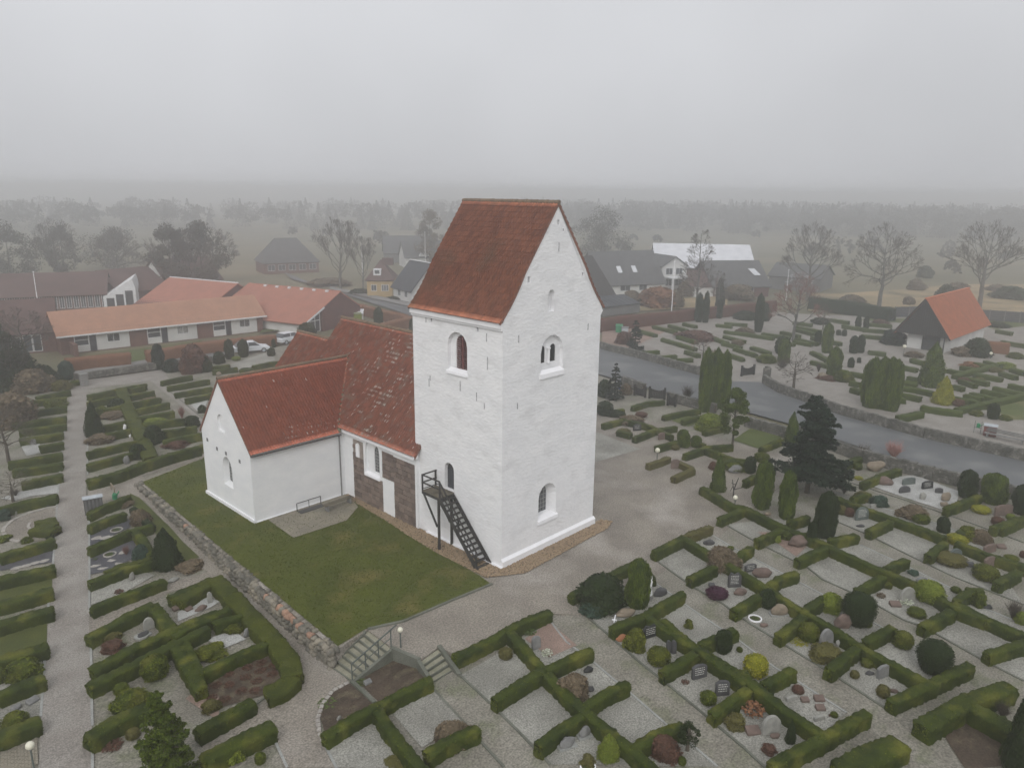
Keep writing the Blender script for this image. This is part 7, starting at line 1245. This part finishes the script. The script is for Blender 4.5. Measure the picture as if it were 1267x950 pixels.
def gable_house(name, label, P0, P1, depth, wh, rh, wall, roof, along=True, over=.4, course=None, gwall=None, chimney=None, hip=0, barge=None, cat='house', group=None, group_=None):
    """P0-P1: foot of the wall that faces us. along: ridge parallel to it"""
    M_, L = frame_of(Vector(P0), Vector(P1)); t = empty(name, (0, 0, 0), 0, label, cat, group); t.matrix_world = M_; D = depth
    if along:
        MB().prism([(0, -.5), (D, -.5), (D, wh), (D/2, wh+rh-.15), (0, wh)] if not hip else [(0, -.5), (D, -.5), (D, wh), (0, wh)], 'x', 0, L).build('wall', M[wall], t)
        o = over; s = rh/(D/2); ze = wh-o*s; h = hip
        roofplane(t, 'roof', (-o, -o, ze), (L+o, -o, ze), (L+o-h-(o if h else 0), D/2, wh+rh), (-o+h+(o if h else 0), D/2, wh+rh), roof, course=course)
        roofplane(t, 'roof', (L+o, D+o, ze), (-o, D+o, ze), (-o+h+(o if h else 0), D/2, wh+rh), (L+o-h-(o if h else 0), D/2, wh+rh), roof)
        if h:
            MB().add([(-o, -o, ze), (-o, D+o, ze), (h, D/2, wh+rh)], [(0, 1, 2)]).build('roof', M[roof], t, recalc=False); MB().add([(L+o, -o, ze), (L+o, D+o, ze), (L-h, D/2, wh+rh)], [(0, 1, 2)]).build('roof', M[roof], t, recalc=False)
    else:
        MB().prism([(0, -.5), (L, -.5), (L, wh), (L/2, wh+rh-.15), (0, wh)], 'y', 0, D).build('wall', M[gwall or wall], t)
        o = over; s = rh/(L/2); ze = wh-o*s
        roofplane(t, 'roof', (-o, D+o, ze), (-o, -o, ze), (L/2, -o, wh+rh), (L/2, D+o, wh+rh), roof, course=course)
        roofplane(t, 'roof', (L+o, -o, ze), (L+o, D+o, ze), (L/2, D+o, wh+rh), (L/2, -o, wh+rh), roof, course=course)
        if barge:
            for sg in (0, 1): MB().bar((-o if sg == 0 else L+o, -o-.03, ze-.08), (L/2, -o-.03, wh+rh-.08), .06, .22, up=(0, 0, 1)).build('barge_board', M[barge], t)
    if chimney: MB().box(chimney[0]-.3, chimney[0]+.3, chimney[1]-.3, chimney[1]+.3, wh, wh+rh+.9).build('chimney', M['brick'], t)
    return t, L
# long row of terraced bungalows
P0 = G('P', 77, 438); P1 = G('P', 326, 409); t, L = gable_house('terrace_house', 'long low terrace of bungalows with pale orange roof and white framed windows', P0, P1, 7.5, 2.55, 2.5, 'brick', 'tile_h', over=.45, course=.42)
def fx(fr, x): # distance along the front by sighted x at the foot line
    a, b_, s = FR[fr]; u = a+x/s; best = min(range(400), key=lambda i: abs(633.5+FPX*float((np.array(P0.lerp(P1, i/399))-CAM)@_R2)/float((np.array(P0.lerp(P1, i/399))-CAM)@_F)-u)); return L*best/399
for (a, b_) in ((440, 640), (790, 970), (1105, 1262)):
    x0, x1 = fx('A1', a), min(L, fx('A1', b_)); MB().box(x0, x1, -.012, 0, 0, 2.4).build('white_panel', M['cream'], t); MB().box(x0+.15, x0+.95, -.05, -.014, 0, 2.1).build('door', M['doorgrey'], t); window(t, x0+(x1-x0)*.45, .9, min(1.6, (x1-x0)*.35), 1.1, out=-.05, nx=2)
for (a, b_) in ((372, 442), (728, 792), (1048, 1106)): x0, x1 = fx('A1', a), fx('A1', b_); MB().box(x0, x1, -.02, 0, 0, .8).build('white_panel', M['cream'], t); window(t, x0, .8, x1-x0, 1.5, out=-.07, nx=1, nz=2)
MB().box(-.5, L+.5, -.60, -.5, 2.18, 2.36).build('gutter', M['wpaint'], t)
MB().box(.9, 1.4, -2.6, -.02, 0, 1.5).build('garden_wall', M['brick'], t)
# brick house with the long falling roof and glazed gable
def brick_house():
    A = G('E6', 458, 628); B = G('E6', 727, 565); M_, L = frame_of(A, B); t = empty('brick_house', (0, 0, 0), 0, 'long brick house with orange tiled roof and tall glazed corner in its gable', 'house'); t.matrix_world = M_; wh, ap = 2.6, 5.4; D = 19
    prof = [(0, -.4), (L, -.4), (L, wh), (L*.48, ap), (0, 3.3)]
    MB().prism(prof, 'y', 0, D).build('wall', M['brickd'], t); MB().prism([(-3.6, -.4), (0, -.4), (0, 3.2), (-3.6, 1.5)], 'y', .5, D).build('wing_wall', M['cream'], t)
    roofplane(t, 'roof', (-4.2, D+.4, 1.55), (-4.2, -.1, 1.55), (L*.48, -.1, ap+.12), (L*.48, D+.4, ap+.12), 'tile_r', course=.40); roofplane(t, 'roof', (L+.4, -.1, wh-.1), (L+.4, D+.4, wh-.1), (L*.48, D+.4, ap+.12), (L*.48, -.1, ap+.12), 'tile_r')
    MB().bar((-4.2, -.14, 1.45), (L*.05, -.14, 3.5), .08, .26).build('barge_board', M['wpaint'], t); MB().bar((L*.48, -.16, ap+.14), (L*.48, D+.4, ap+.14), .22, .12).build('ridge', M['tile_r'], t)
    MB().add([(-2.3, .46, 0), (-.1, .46, 0), (-.1, .46, 3.1), (-2.3, .46, 2.1)], [(0, 1, 2, 3)]).build('glazing', M['pane'], t, recalc=False)
    f = MB(); 
    for x in (-2.3, -1.2, -.12): f.box(x-.06, x+.06, .38, .47, 0, 2.1+(x+2.3)*.45)
    f.box(-2.3, -.12, .38, .47, 1.6, 1.72); f.build('window_frame', M['wpaint'], t)
    for k in range(6): MB().box(L*.48-.6, L*.48-.25, 2+k*2.6, 2.5+k*2.6, ap-.1, ap+.18).build('roof_vent', M['wpaint'], t)
    A2 = M_ @ Vector((-2.5, D, 0)); 
    u = empty('brick_house', (0, 0, 0), 0, 'farther section of the orange roofed house, set back beyond the first ridge', 'house'); u.matrix_world = M_ @ Matrix.Translation((-1.5, D+.8, 0)); D2 = 16
    MB().prism([(-4, -.4), (L, -.4), (L, 2.4), (L*.4, 5.6), (-4, 2.0)], 'y', 0, D2).build('wall', M['brickd'], u); roofplane(u, 'roof', (-4.4, D2, 1.75), (-4.4, -.3, 1.75), (L*.4, -.3, 5.75), (L*.4, D2, 5.75), 'tile_r', course=.45); roofplane(u, 'roof', (L+.4, -.3, 2.2), (L+.4, D2, 2.2), (L*.4, D2, 5.75), (L*.4, -.3, 5.75), 'tile_r')
    MB().bar((L*.4, -.34, 5.8), (L*.4, D2, 5.8), .25, .14).build('ridge', M['wpaint'], u)
brick_house()
def carport():
    P = G('E6', 735, 575); t = empty('green_shed', P, .9, 'little bright green garden shed with white frame beside the brick house', 'shed'); MB().box(0, 2.2, 0, 1.6, 0, 1.7).build('wall', M['lime'], t); MB().bar((-.2, -.2, 1.5), (2.4, -.2, 1.9), .12).bar((0, -.15, 0), (0, -.15, 1.6), .1).bar((2.2, -.15, 0), (2.2, -.15, 1.8), .1).build('frame', M['wpaint'], t); MB().add([(-.2, -.2, 1.6), (2.4, -.2, 1.95), (2.4, 1.8, 1.95), (-.2, 1.8, 1.6)], [(0, 1, 2, 3)]).build('roof', M['tin'], t, recalc=False)
    P = G('E6', 10, 590); Q = G('E6', 245, 578); M_, L = frame_of(P, Q); w_ = empty('white_building', (0, 0, 0), 0, 'blank white wall building with grey lean-to between the two orange roofs', 'building'); w_.matrix_world = M_
    MB().prism([(0, -.3), (L, -.3), (L, 3.5), (0, 2.9)], 'y', 0, 6).build('wall', M['cream'], w_); MB().box(L*.6, L*.95, -2, -.02, 0, 1.7).build('lean_to', M['cream'], w_); roofplane(w_, 'lean_to_roof', (L*.55, -2.3, 1.7), (L, -2.3, 1.7), (L, 0, 2.4), (L*.55, 0, 2.4), 'tile_gr')
carport()
# yellow house, white house with dark roof
t, L = gable_house('yellow_house', 'yellow rendered house with dark red hipped roof and small white dormer', G('E6', 775, 385), G('E6', 955, 385), 8.5, 3.6, 3.4, 'yellow', 'tile_dr', hip=2.4, chimney=None)
MB().box(L*.25, L*.25+1.5, .7, 2.6, 4.1, 5.4).build('dormer', M['wpaint'], t); MB().box(L*.25+.3, L*.25+1.2, .66, .7, 4.5, 5.2).build('dormer_pane', M['pane'], t); MB().box(L*.55, L*.55+2.2, 3.2, 4.8, 6, 7.4).build('dormer_box', M['tile_dr'], t)
for x in (.8, 3.2, L-2.2): window(t, x, 1.1, 1.1, 1.3)
t, L = gable_house('white_house', 'white rendered house with blue-black slate roof beside the tower roof', G('E6', 962, 400), G('E6', 1092, 435), 8, 2.8, 4.6, 'cream', 'tile_bk', over=.5)
for x in (L*.25, L*.62): window(t, x, .9, L*.16, 1.3, nx=2)
MB().bar((-.4, 4, 7.5), (L+.4, 4, 7.5), .3, .12).build('ridge', M['wpaint'], t)
t, L = gable_house('grey_house', 'misty grey-roofed house with white gable behind the white house', G('A2', 800, 400), G('A2', 1010, 395), 9, 3.0, 4.0, 'cream', 'tile_gr'); MB().prism([(L*.3, 3.0), (L*.62, 3.0), (L*.46, 5.6)], 'y', -.6, 3.5).build('gable_dormer', M['wpaint'], t)
gable_house('grey_house', 'long misty dark roof behind the yellow house', G('A2', 700, 375), G('A2', 960, 372), 9, 3.0, 4.5, 'greyw', 'tile_gr')
t, L = gable_house('hip_roof_house', 'misty house with dark hipped roof left behind the brick house', G('A2', 110, 432), G('A2', 375, 420), 11, 3.0, 5.5, 'brick', 'tile_gr', hip=4)
for k in range(5): window(t, L*(.06+.19*k), .7, 1.8, 1.5)
# long building with rows of white windows, left
t, L = gable_house('window_row_house', 'misty long building with brown-red roof and a row of white windows', G('A1', -20, 628), G('A1', 520, 605), 10, 3.0, 3.2, 'brick', 'tile_dr', over=.5)
for k in range(15): window(t, .8+k*L/15.2, .5, L/15.2*.74, 2.1, out=-.08, nx=2)
MB().prism([(L-.2, -.3), (L+5, -.3), (L+5, 3.6), (L+4.6, 5.2), (L-.2, 2.3)], 'y', -.4, 9).build('glazed_gable', M['wpaint'], t)
for k in range(3): MB().box(L+.3+k*1.5, L+1.5+k*1.5, -.44, -.41, .4, 2.0+k*.6).build('pane', M['pane'], t)
gable_house('brown_roof_house', 'misty low house with dark roof right of the long windowed building', G('A1', 600, 590), G('A1', 830, 560), 12, 2.6, 3.5, 'brickd', 'tile_dr')
gable_house('brown_roof_house', 'misty dark roofed house behind the hanging birches', G('A1', 830, 545), G('A1', 1090, 520), 12, 2.8, 4.2, 'cream', 'tile_dr')
t, L = gable_house('left_brick_house', 'brown brick house with white framed doors at the left edge', G('E2', -160, 560), G('E2', 560, 500), 9, 2.8, 3.6, 'brick', 'tile_dr')
for x in (.55, .68): window(t, L*x, .1, 1.0, 2.2, nx=1)
window(t, L*.25, .8, 2.2, 1.3)
def flagpole(fr, x, y, yt, lab):
    P = G(fr, x, y); m = mpp(fr, P); t = empty('flagpole', P, 0, lab, 'flagpole'); H = (y-yt)*m; MB().tube((0, 0, 0), (0, 0, H), .09, .05, 8).build('pole', M['trim'], t); MB().lathe([(.05, 0), (.14, .08), (.05, .2)], 8, (0, 0, H)).build('finial', M['trim'], t)
flagpole('A1', 195, 640, 425, 'white flagpole before the long windowed building'); flagpole('A2', 897, 430, 232, 'white flagpole beyond the white house left of the tower'); flagpole('A3', 675, 640, 375, 'white flagpole before the house with the porch'); flagpole('A4', 100, 560, 415, 'white flagpole at the pale blossoming tree'); flagpole('A2', 590, 480, 240, 'grey lamp pole between the two leafless trees')
# right background
t, L = gable_house('thatched_house', 'steep black roof rising right behind the tower', G('A3', 250, 640), G('A3', 400, 600), 11, 2.2, 7.2, 'brickd', 'thatch', over=.6)
P = G('A3', 340, 640); Q = G('A3', 520, 620); M_, L = frame_of(P, Q); t = empty('greenhouse', (0, 0, 0), 0, 'low dark panelled lean-to roof beside the steep black roof', 'shed'); t.matrix_world = M_; MB().box(0, L, 0, 4, 0, 1.6).build('wall', M['greyw'], t)
for k in range(8): roofplane(t, 'roof_panel', (L*k/8+.04, -.3, 1.7), (L*(k+1)/8-.04, -.3, 1.7), (L*(k+1)/8-.04, 4.2, 2.8), (L*k/8+.04, 4.2, 2.8), 'tile_bk')
t, L = gable_house('skylight_house', 'white house with grey roof and two bright skylights right of the tower', G('A3', 330, 535), G('A3', 635, 520), 11, 2.4, 6.2, 'cream', 'tile_gr', over=.5)
for f in (.32, .56): q = .38; MB().add([(L*f, 5.5*q-.55, 2.4+6.2*q-.45), (L*f+1.1, 5.5*q-.55, 2.4+6.2*q-.45), (L*f+1.1, 5.5*q+.6, 2.4+6.2*q+.85), (L*f, 5.5*q+.6, 2.4+6.2*q+.85)], [(0, 1, 2, 3)]).build('skylight', M['tin'], t, recalc=False)
window(t, L*.30, .6, 2.5, 1.3); window(t, L*.6, .6, 2.0, 1.3)
t, L = gable_house('porch_house', 'white two-storey house with flat porch before the barn', G('A3', 625, 505), G('A3', 745, 500), 8, 5.2, 2.0, 'cream', 'tile_gr', along=False)
MB().box(L*.1, L+3.5, -3.2, -.1, 2.5, 2.75).box(L*.1+.1, L*.1+.3, -3.1, -2.9, 0, 2.5).box(L+3.1, L+3.3, -3.1, -2.9, 0, 2.5).build('porch', M['wpaint'], t)
for x in (.15, .55): window(t, L*x, 3.1, L*.28, 1.5); window(t, L*x, .6, L*.28, 1.6)
t, L = gable_house('barn', 'large barn with pale whitish sheet roof in the mist', G('A3', 600, 478), G('A3', 1070, 490), 20, 4.2, 4.6, 'brick', 'tin', over=.6, cat='barn')
MB().prism([(8, 4.2), (12, 8.2), (16, 4.2)], 'x', L*.5, L*.62).build('roof_gable', M['tin'], t)
for k in range(6): MB().box(L*(.06+.15*k), L*(.15+.15*k), -.03, 0, .2, 2.8).build('barn_door', M['doorgrey'], t)
t, L = gable_house('dark_roof_house', 'house with broad dark roof right in front of the barn', G('A3', 880, 545), G('A3', 1150, 540), 12, 2.4, 4.6, 'brickd', 'tile_gr', over=.5); MB().add([(L*.8, 2.0, 4.2), (L*.92, 2.0, 4.2), (L*.86, 3.6, 5.45), (L*.74, 3.6, 5.45)], [(0, 1, 2, 3)]).build('pale_roof_panel', M['tin'], t, recalc=False); window(t, L*.2, .7, 2.2, 1.3); window(t, L*.55, .7, 2.2, 1.3)
gable_house('low_outbuilding', 'low reddish outbuilding between the porch house and dark roofed house', G('A3', 760, 540), G('A3', 890, 545), 8, 2.4, 2.6, 'cream', 'tile_dr')
t, L = gable_house('misty_shed', 'misty grey sheds right of the barn', G('A3', 1150, 500), G('A4', 260, 520), 12, 3, 2.5, 'greyw', 'tile_gr', cat='shed')
# pale blossoming tree
bare_tree('small', 'A4', 160, 530, 140, 110, 'whitish blossoming tree before the misty sheds', twigm='tin', mat='bark')
# chapel with black gable
def chapel():
    A = Vector(Uz('A4', 690, 790, 0)); B = Vector(Uz('A4', 868, 822, 0)); C_ = Vector(Uz('A4', 1066, 742, 0)); M_, L = frame_of(A, B)
    f = (C_-B); D = f.length; n = f.normalized(); e = Vector((n.y, -n.x, 0)); e = e if e.dot(B-A) > 0 else -e; L = (B-A).dot(e); A = B-e*L
    t = empty('chapel', (0, 0, 0), 0, 'small chapel with orange tiled roof, black boarded gable and white walls', 'chapel'); t.matrix_world = Matrix(((e.x, n.x, 0, A.x), (e.y, n.y, 0, A.y), (0, 0, 1, 0), (0, 0, 0, 1)))
    wh = 2.5; rh = 4.6; x0 = -1.2; x1 = L+.3; m = (x0+x1)/2-.1
    MB().box(0, L, .9, D, -.2, wh).build('wall', M['cream'], t); MB().box(L-.15, L+.02, 0, .9, 0, wh).build('wall_end', M['cream'], t)
    MB().prism([(x0-.2, wh-.35), (x1+.2, wh-.35), (m, wh+rh)], 'y', -.02, .1).build('gable', M['dkwood'], t)
    for k in range(22):
        x = x0+.1+k*(x1-x0)/22; h = (wh+rh)-abs(x+.1-m)*(rh+.35)/((x1-x0)/2+.2)-.15
        if h > wh-.2: MB().box(x, x+(x1-x0)/22-.03, -.05, -.022, wh-.34, h).build('gable_board', M['dkwood'], t)
    MB().box(L*.40, L*.84, .82, .9, 0, wh-.2).build('door', M['pane'], t)
    b = MB()
    for k in range(5): b.box(L*(.40+.11*k)-.03, L*(.40+.11*k)+.03, .78, .82, 0, wh-.2)
    for z in (.8, 1.6): b.box(L*.40, L*.84, .775, .80, z, z+.05)
    b.build('door_bars', M['dkwood'], t); MB().box(L-.1, L+.05, -.05, .05, 0, wh).build('post', M['dkwood'], t)
    for s in (0, 1):
        xa = x0-.5 if s == 0 else x1+.45; ze = wh-.5
        if s: roofplane(t, 'roof', (xa, -.25, ze), (xa, D+.4, ze), (m, D+.4, wh+rh+.1), (m, -.25, wh+rh+.1), 'tile_o', course=.34)
        else: roofplane(t, 'roof', (xa, D+.4, ze), (xa, -.25, ze), (m, -.25, wh+rh+.1), (m, D+.4, wh+rh+.1), 'tile_o', course=.34)
        MB().bar((xa, -.29, ze-.08), (m, -.29, wh+rh), .07, .2).build('barge_board', M['dkwood'], t)
    MB().bar((m, -.25, wh+rh+.14), (m, D+.4, wh+rh+.14), .25, .14).build('ridge', M['tile_o'], t)
chapel()
def fence():
    for a, b_, lab in (((1106, 393), (1141, 392), 'dark board fence left of the chapel'), ((1205, 396), (1280, 401), 'dark board fence right of the chapel')):
        A = Vector((*Uz('P', *a, 0)[:2], 0)); B = Vector((*Uz('P', *b_, 0)[:2], 0)); t = empty('board_fence', A, math.atan2((B-A).y, (B-A).x), lab, 'fence'); L = (B-A).length; n = max(1, int(L/2.2))
        for i in range(n+1): MB().box(i*L/n-.07, i*L/n+.07, -.12, -.02, 0, 2.0).build('post', M['st_grey'], t)
        for i in range(n):
            for k in range(6): MB().box(i*L/n, (i+1)*L/n-.02, 0, .03, .1+k*.3, .38+k*.3).build('fence_board', M['doorgrey'], t)
fence()
# ---------------------------------------------------------------- cars
def car(P, rz, label, mat='carw'):
    t = empty('parked_car', P, rz, label, 'car', 'cars on the drive behind the hedge')
    side = [(-2.2, .35), (2.2, .35), (2.25, .62), (2.1, .80), (1.05, .95), (.95, .97), (-1.95, 1.02), (-2.22, .9)]; b = MB(); b.prism(side, 'y', -.88, .88); b.build('body', M[mat], t, bevel=.05)
    cab = MB(); vs = []
    for x, z, w_ in ((1.05, .95, .84), (.35, 1.45, .68), (-1.5, 1.47, .68), (-2.1, 1.0, .82)): vs += [(x, -w_, z), (x, w_, z)]
    cab.add(vs, [(0, 1, 3, 2), (2, 3, 5, 4), (4, 5, 7, 6), (0, 2, 4, 6), (1, 7, 5, 3), (0, 6, 7, 1)]); cab.build('window_band', M['pane'], t, bevel=.03); MB().box(-1.5, .35, -.68, .68, 1.46, 1.51).build('roof', M[mat], t, bevel=.02)
    for s in (-1, 1):
        MB().bar((1.08, s*.86, .95), (.35, s*.70, 1.48), .06).build('pillar', M[mat], t); MB().bar((-.5, s*.86, .98), (-.5, s*.70, 1.48), .07).build('pillar', M[mat], t)
        for x in (1.4, -1.4): w_ = empty('wheel', (x, s*.80, .33)); w_.parent = t; MB().tube((0, -.1, 0), (0, .1, 0), .33, .33, 16).build('tyre', M['rubber'], w_); MB().tube((0, -.11, 0), (0, .11, 0), .2, .2, 12).build('rim', M['alu'], w_)
        MB().box(2.12, 2.24, s*.62-.18, s*.62+.18, .62, .76).build('headlight', M['glass'], t, bevel=.02)
P = G('E1', 1040, 205); Q = G('E1', 1190, 190); d = Q-P; car(P, math.atan2(d.y, d.x), 'white estate car parked between the column thujas, left of the two'); P2 = G('A2', 215, 775); car(P2+Vector((1.0, .8, 0)), math.atan2(d.y, d.x)+.5, 'second white car mostly hidden behind the nave ridge')
# ---------------------------------------------------------------- woodland in the mist
def woodland():
    C = Cloud(); r = np.random.default_rng(3)
    base = []
    for key in ('oak', 'oak2', 'birch'):
        a, b_ = TREES[key]; 
        for me in (b_,):
            v = np.zeros(len(me.vertices)*3, np.float32); me.vertices.foreach_get('co', v); base.append(v.reshape(-1, 3)/TDIM[key][0])
    def blob(x, y, H, W, n, ev):
        V0 = base[r.integers(3)]; k = r.integers(0, len(V0), n); P = V0[k].copy(); a = r.uniform(0, 6.28); c, s = math.cos(a), math.sin(a); P = np.stack([P[:, 0]*c-P[:, 1]*s, P[:, 0]*s+P[:, 1]*c, P[:, 2]], 1)
        if ev: z = r.random(n)**1.3; t = r.uniform(0, 6.28, n); P = np.stack([np.cos(t)*.3*(1-z)*np.sqrt(r.random(n)), np.sin(t)*.3*(1-z)*np.sqrt(r.random(n)), z], 1)
        P = P*[W, W, H]+[x, y, 0]; V, Q = leafquads(P, r.normal(0, 1, (n, 3)), .95, 1, r); C.add(V, Q, r.random(n))
    def pt(u, dist):
        d = ray('P', u, 236); h = math.hypot(d[0], d[1]); return CAM[0]+d[0]/h*dist, CAM[1]+d[1]/h*dist
    for i in range(900):
        u = r.uniform(-30, 1300) if i < 500 else r.uniform(640, 1300); right = u > 640; dist = r.uniform(430, 640) if right else r.uniform(400, 620)
        x, y = pt(u, dist); H = r.uniform(8, 17)*(1 if right else .9); blob(x, y, H, H*1.3, 430, r.random() < .35)
    for i in range(46):     # nearer scrub
        u = r.choice([r.uniform(660, 820), r.uniform(940, 1290), r.uniform(0, 560)]); x, y = pt(u, r.uniform(210, 400)); H = r.uniform(3, 8); blob(x, y, H, H*1.1, 260, False)
    o = ob('woodland', C.mesh('woodland', M['woodfar'])); o['kind'] = 'stuff'
woodland()
# ---------------------------------------------------------------- haze
def haze():
    b = MB(); b.box(-400, 1500, -400, 1500, -3, 23.6); m = bpy.data.materials.new('haze'); m.use_nodes = True; N = m.node_tree.nodes; L = m.node_tree.links
    N.remove(N['Principled BSDF']); v = N.new('ShaderNodeVolumePrincipled'); v.inputs['Color'].default_value = (.98, .985, 1, 1); v.inputs['Density'].default_value = HAZE_DENSITY; v.inputs['Anisotropy'].default_value = .8
    L.new(v.outputs[0], N['Material Output'].inputs['Volume']); o = b.build('haze', m); o['kind'] = 'stuff'
haze()
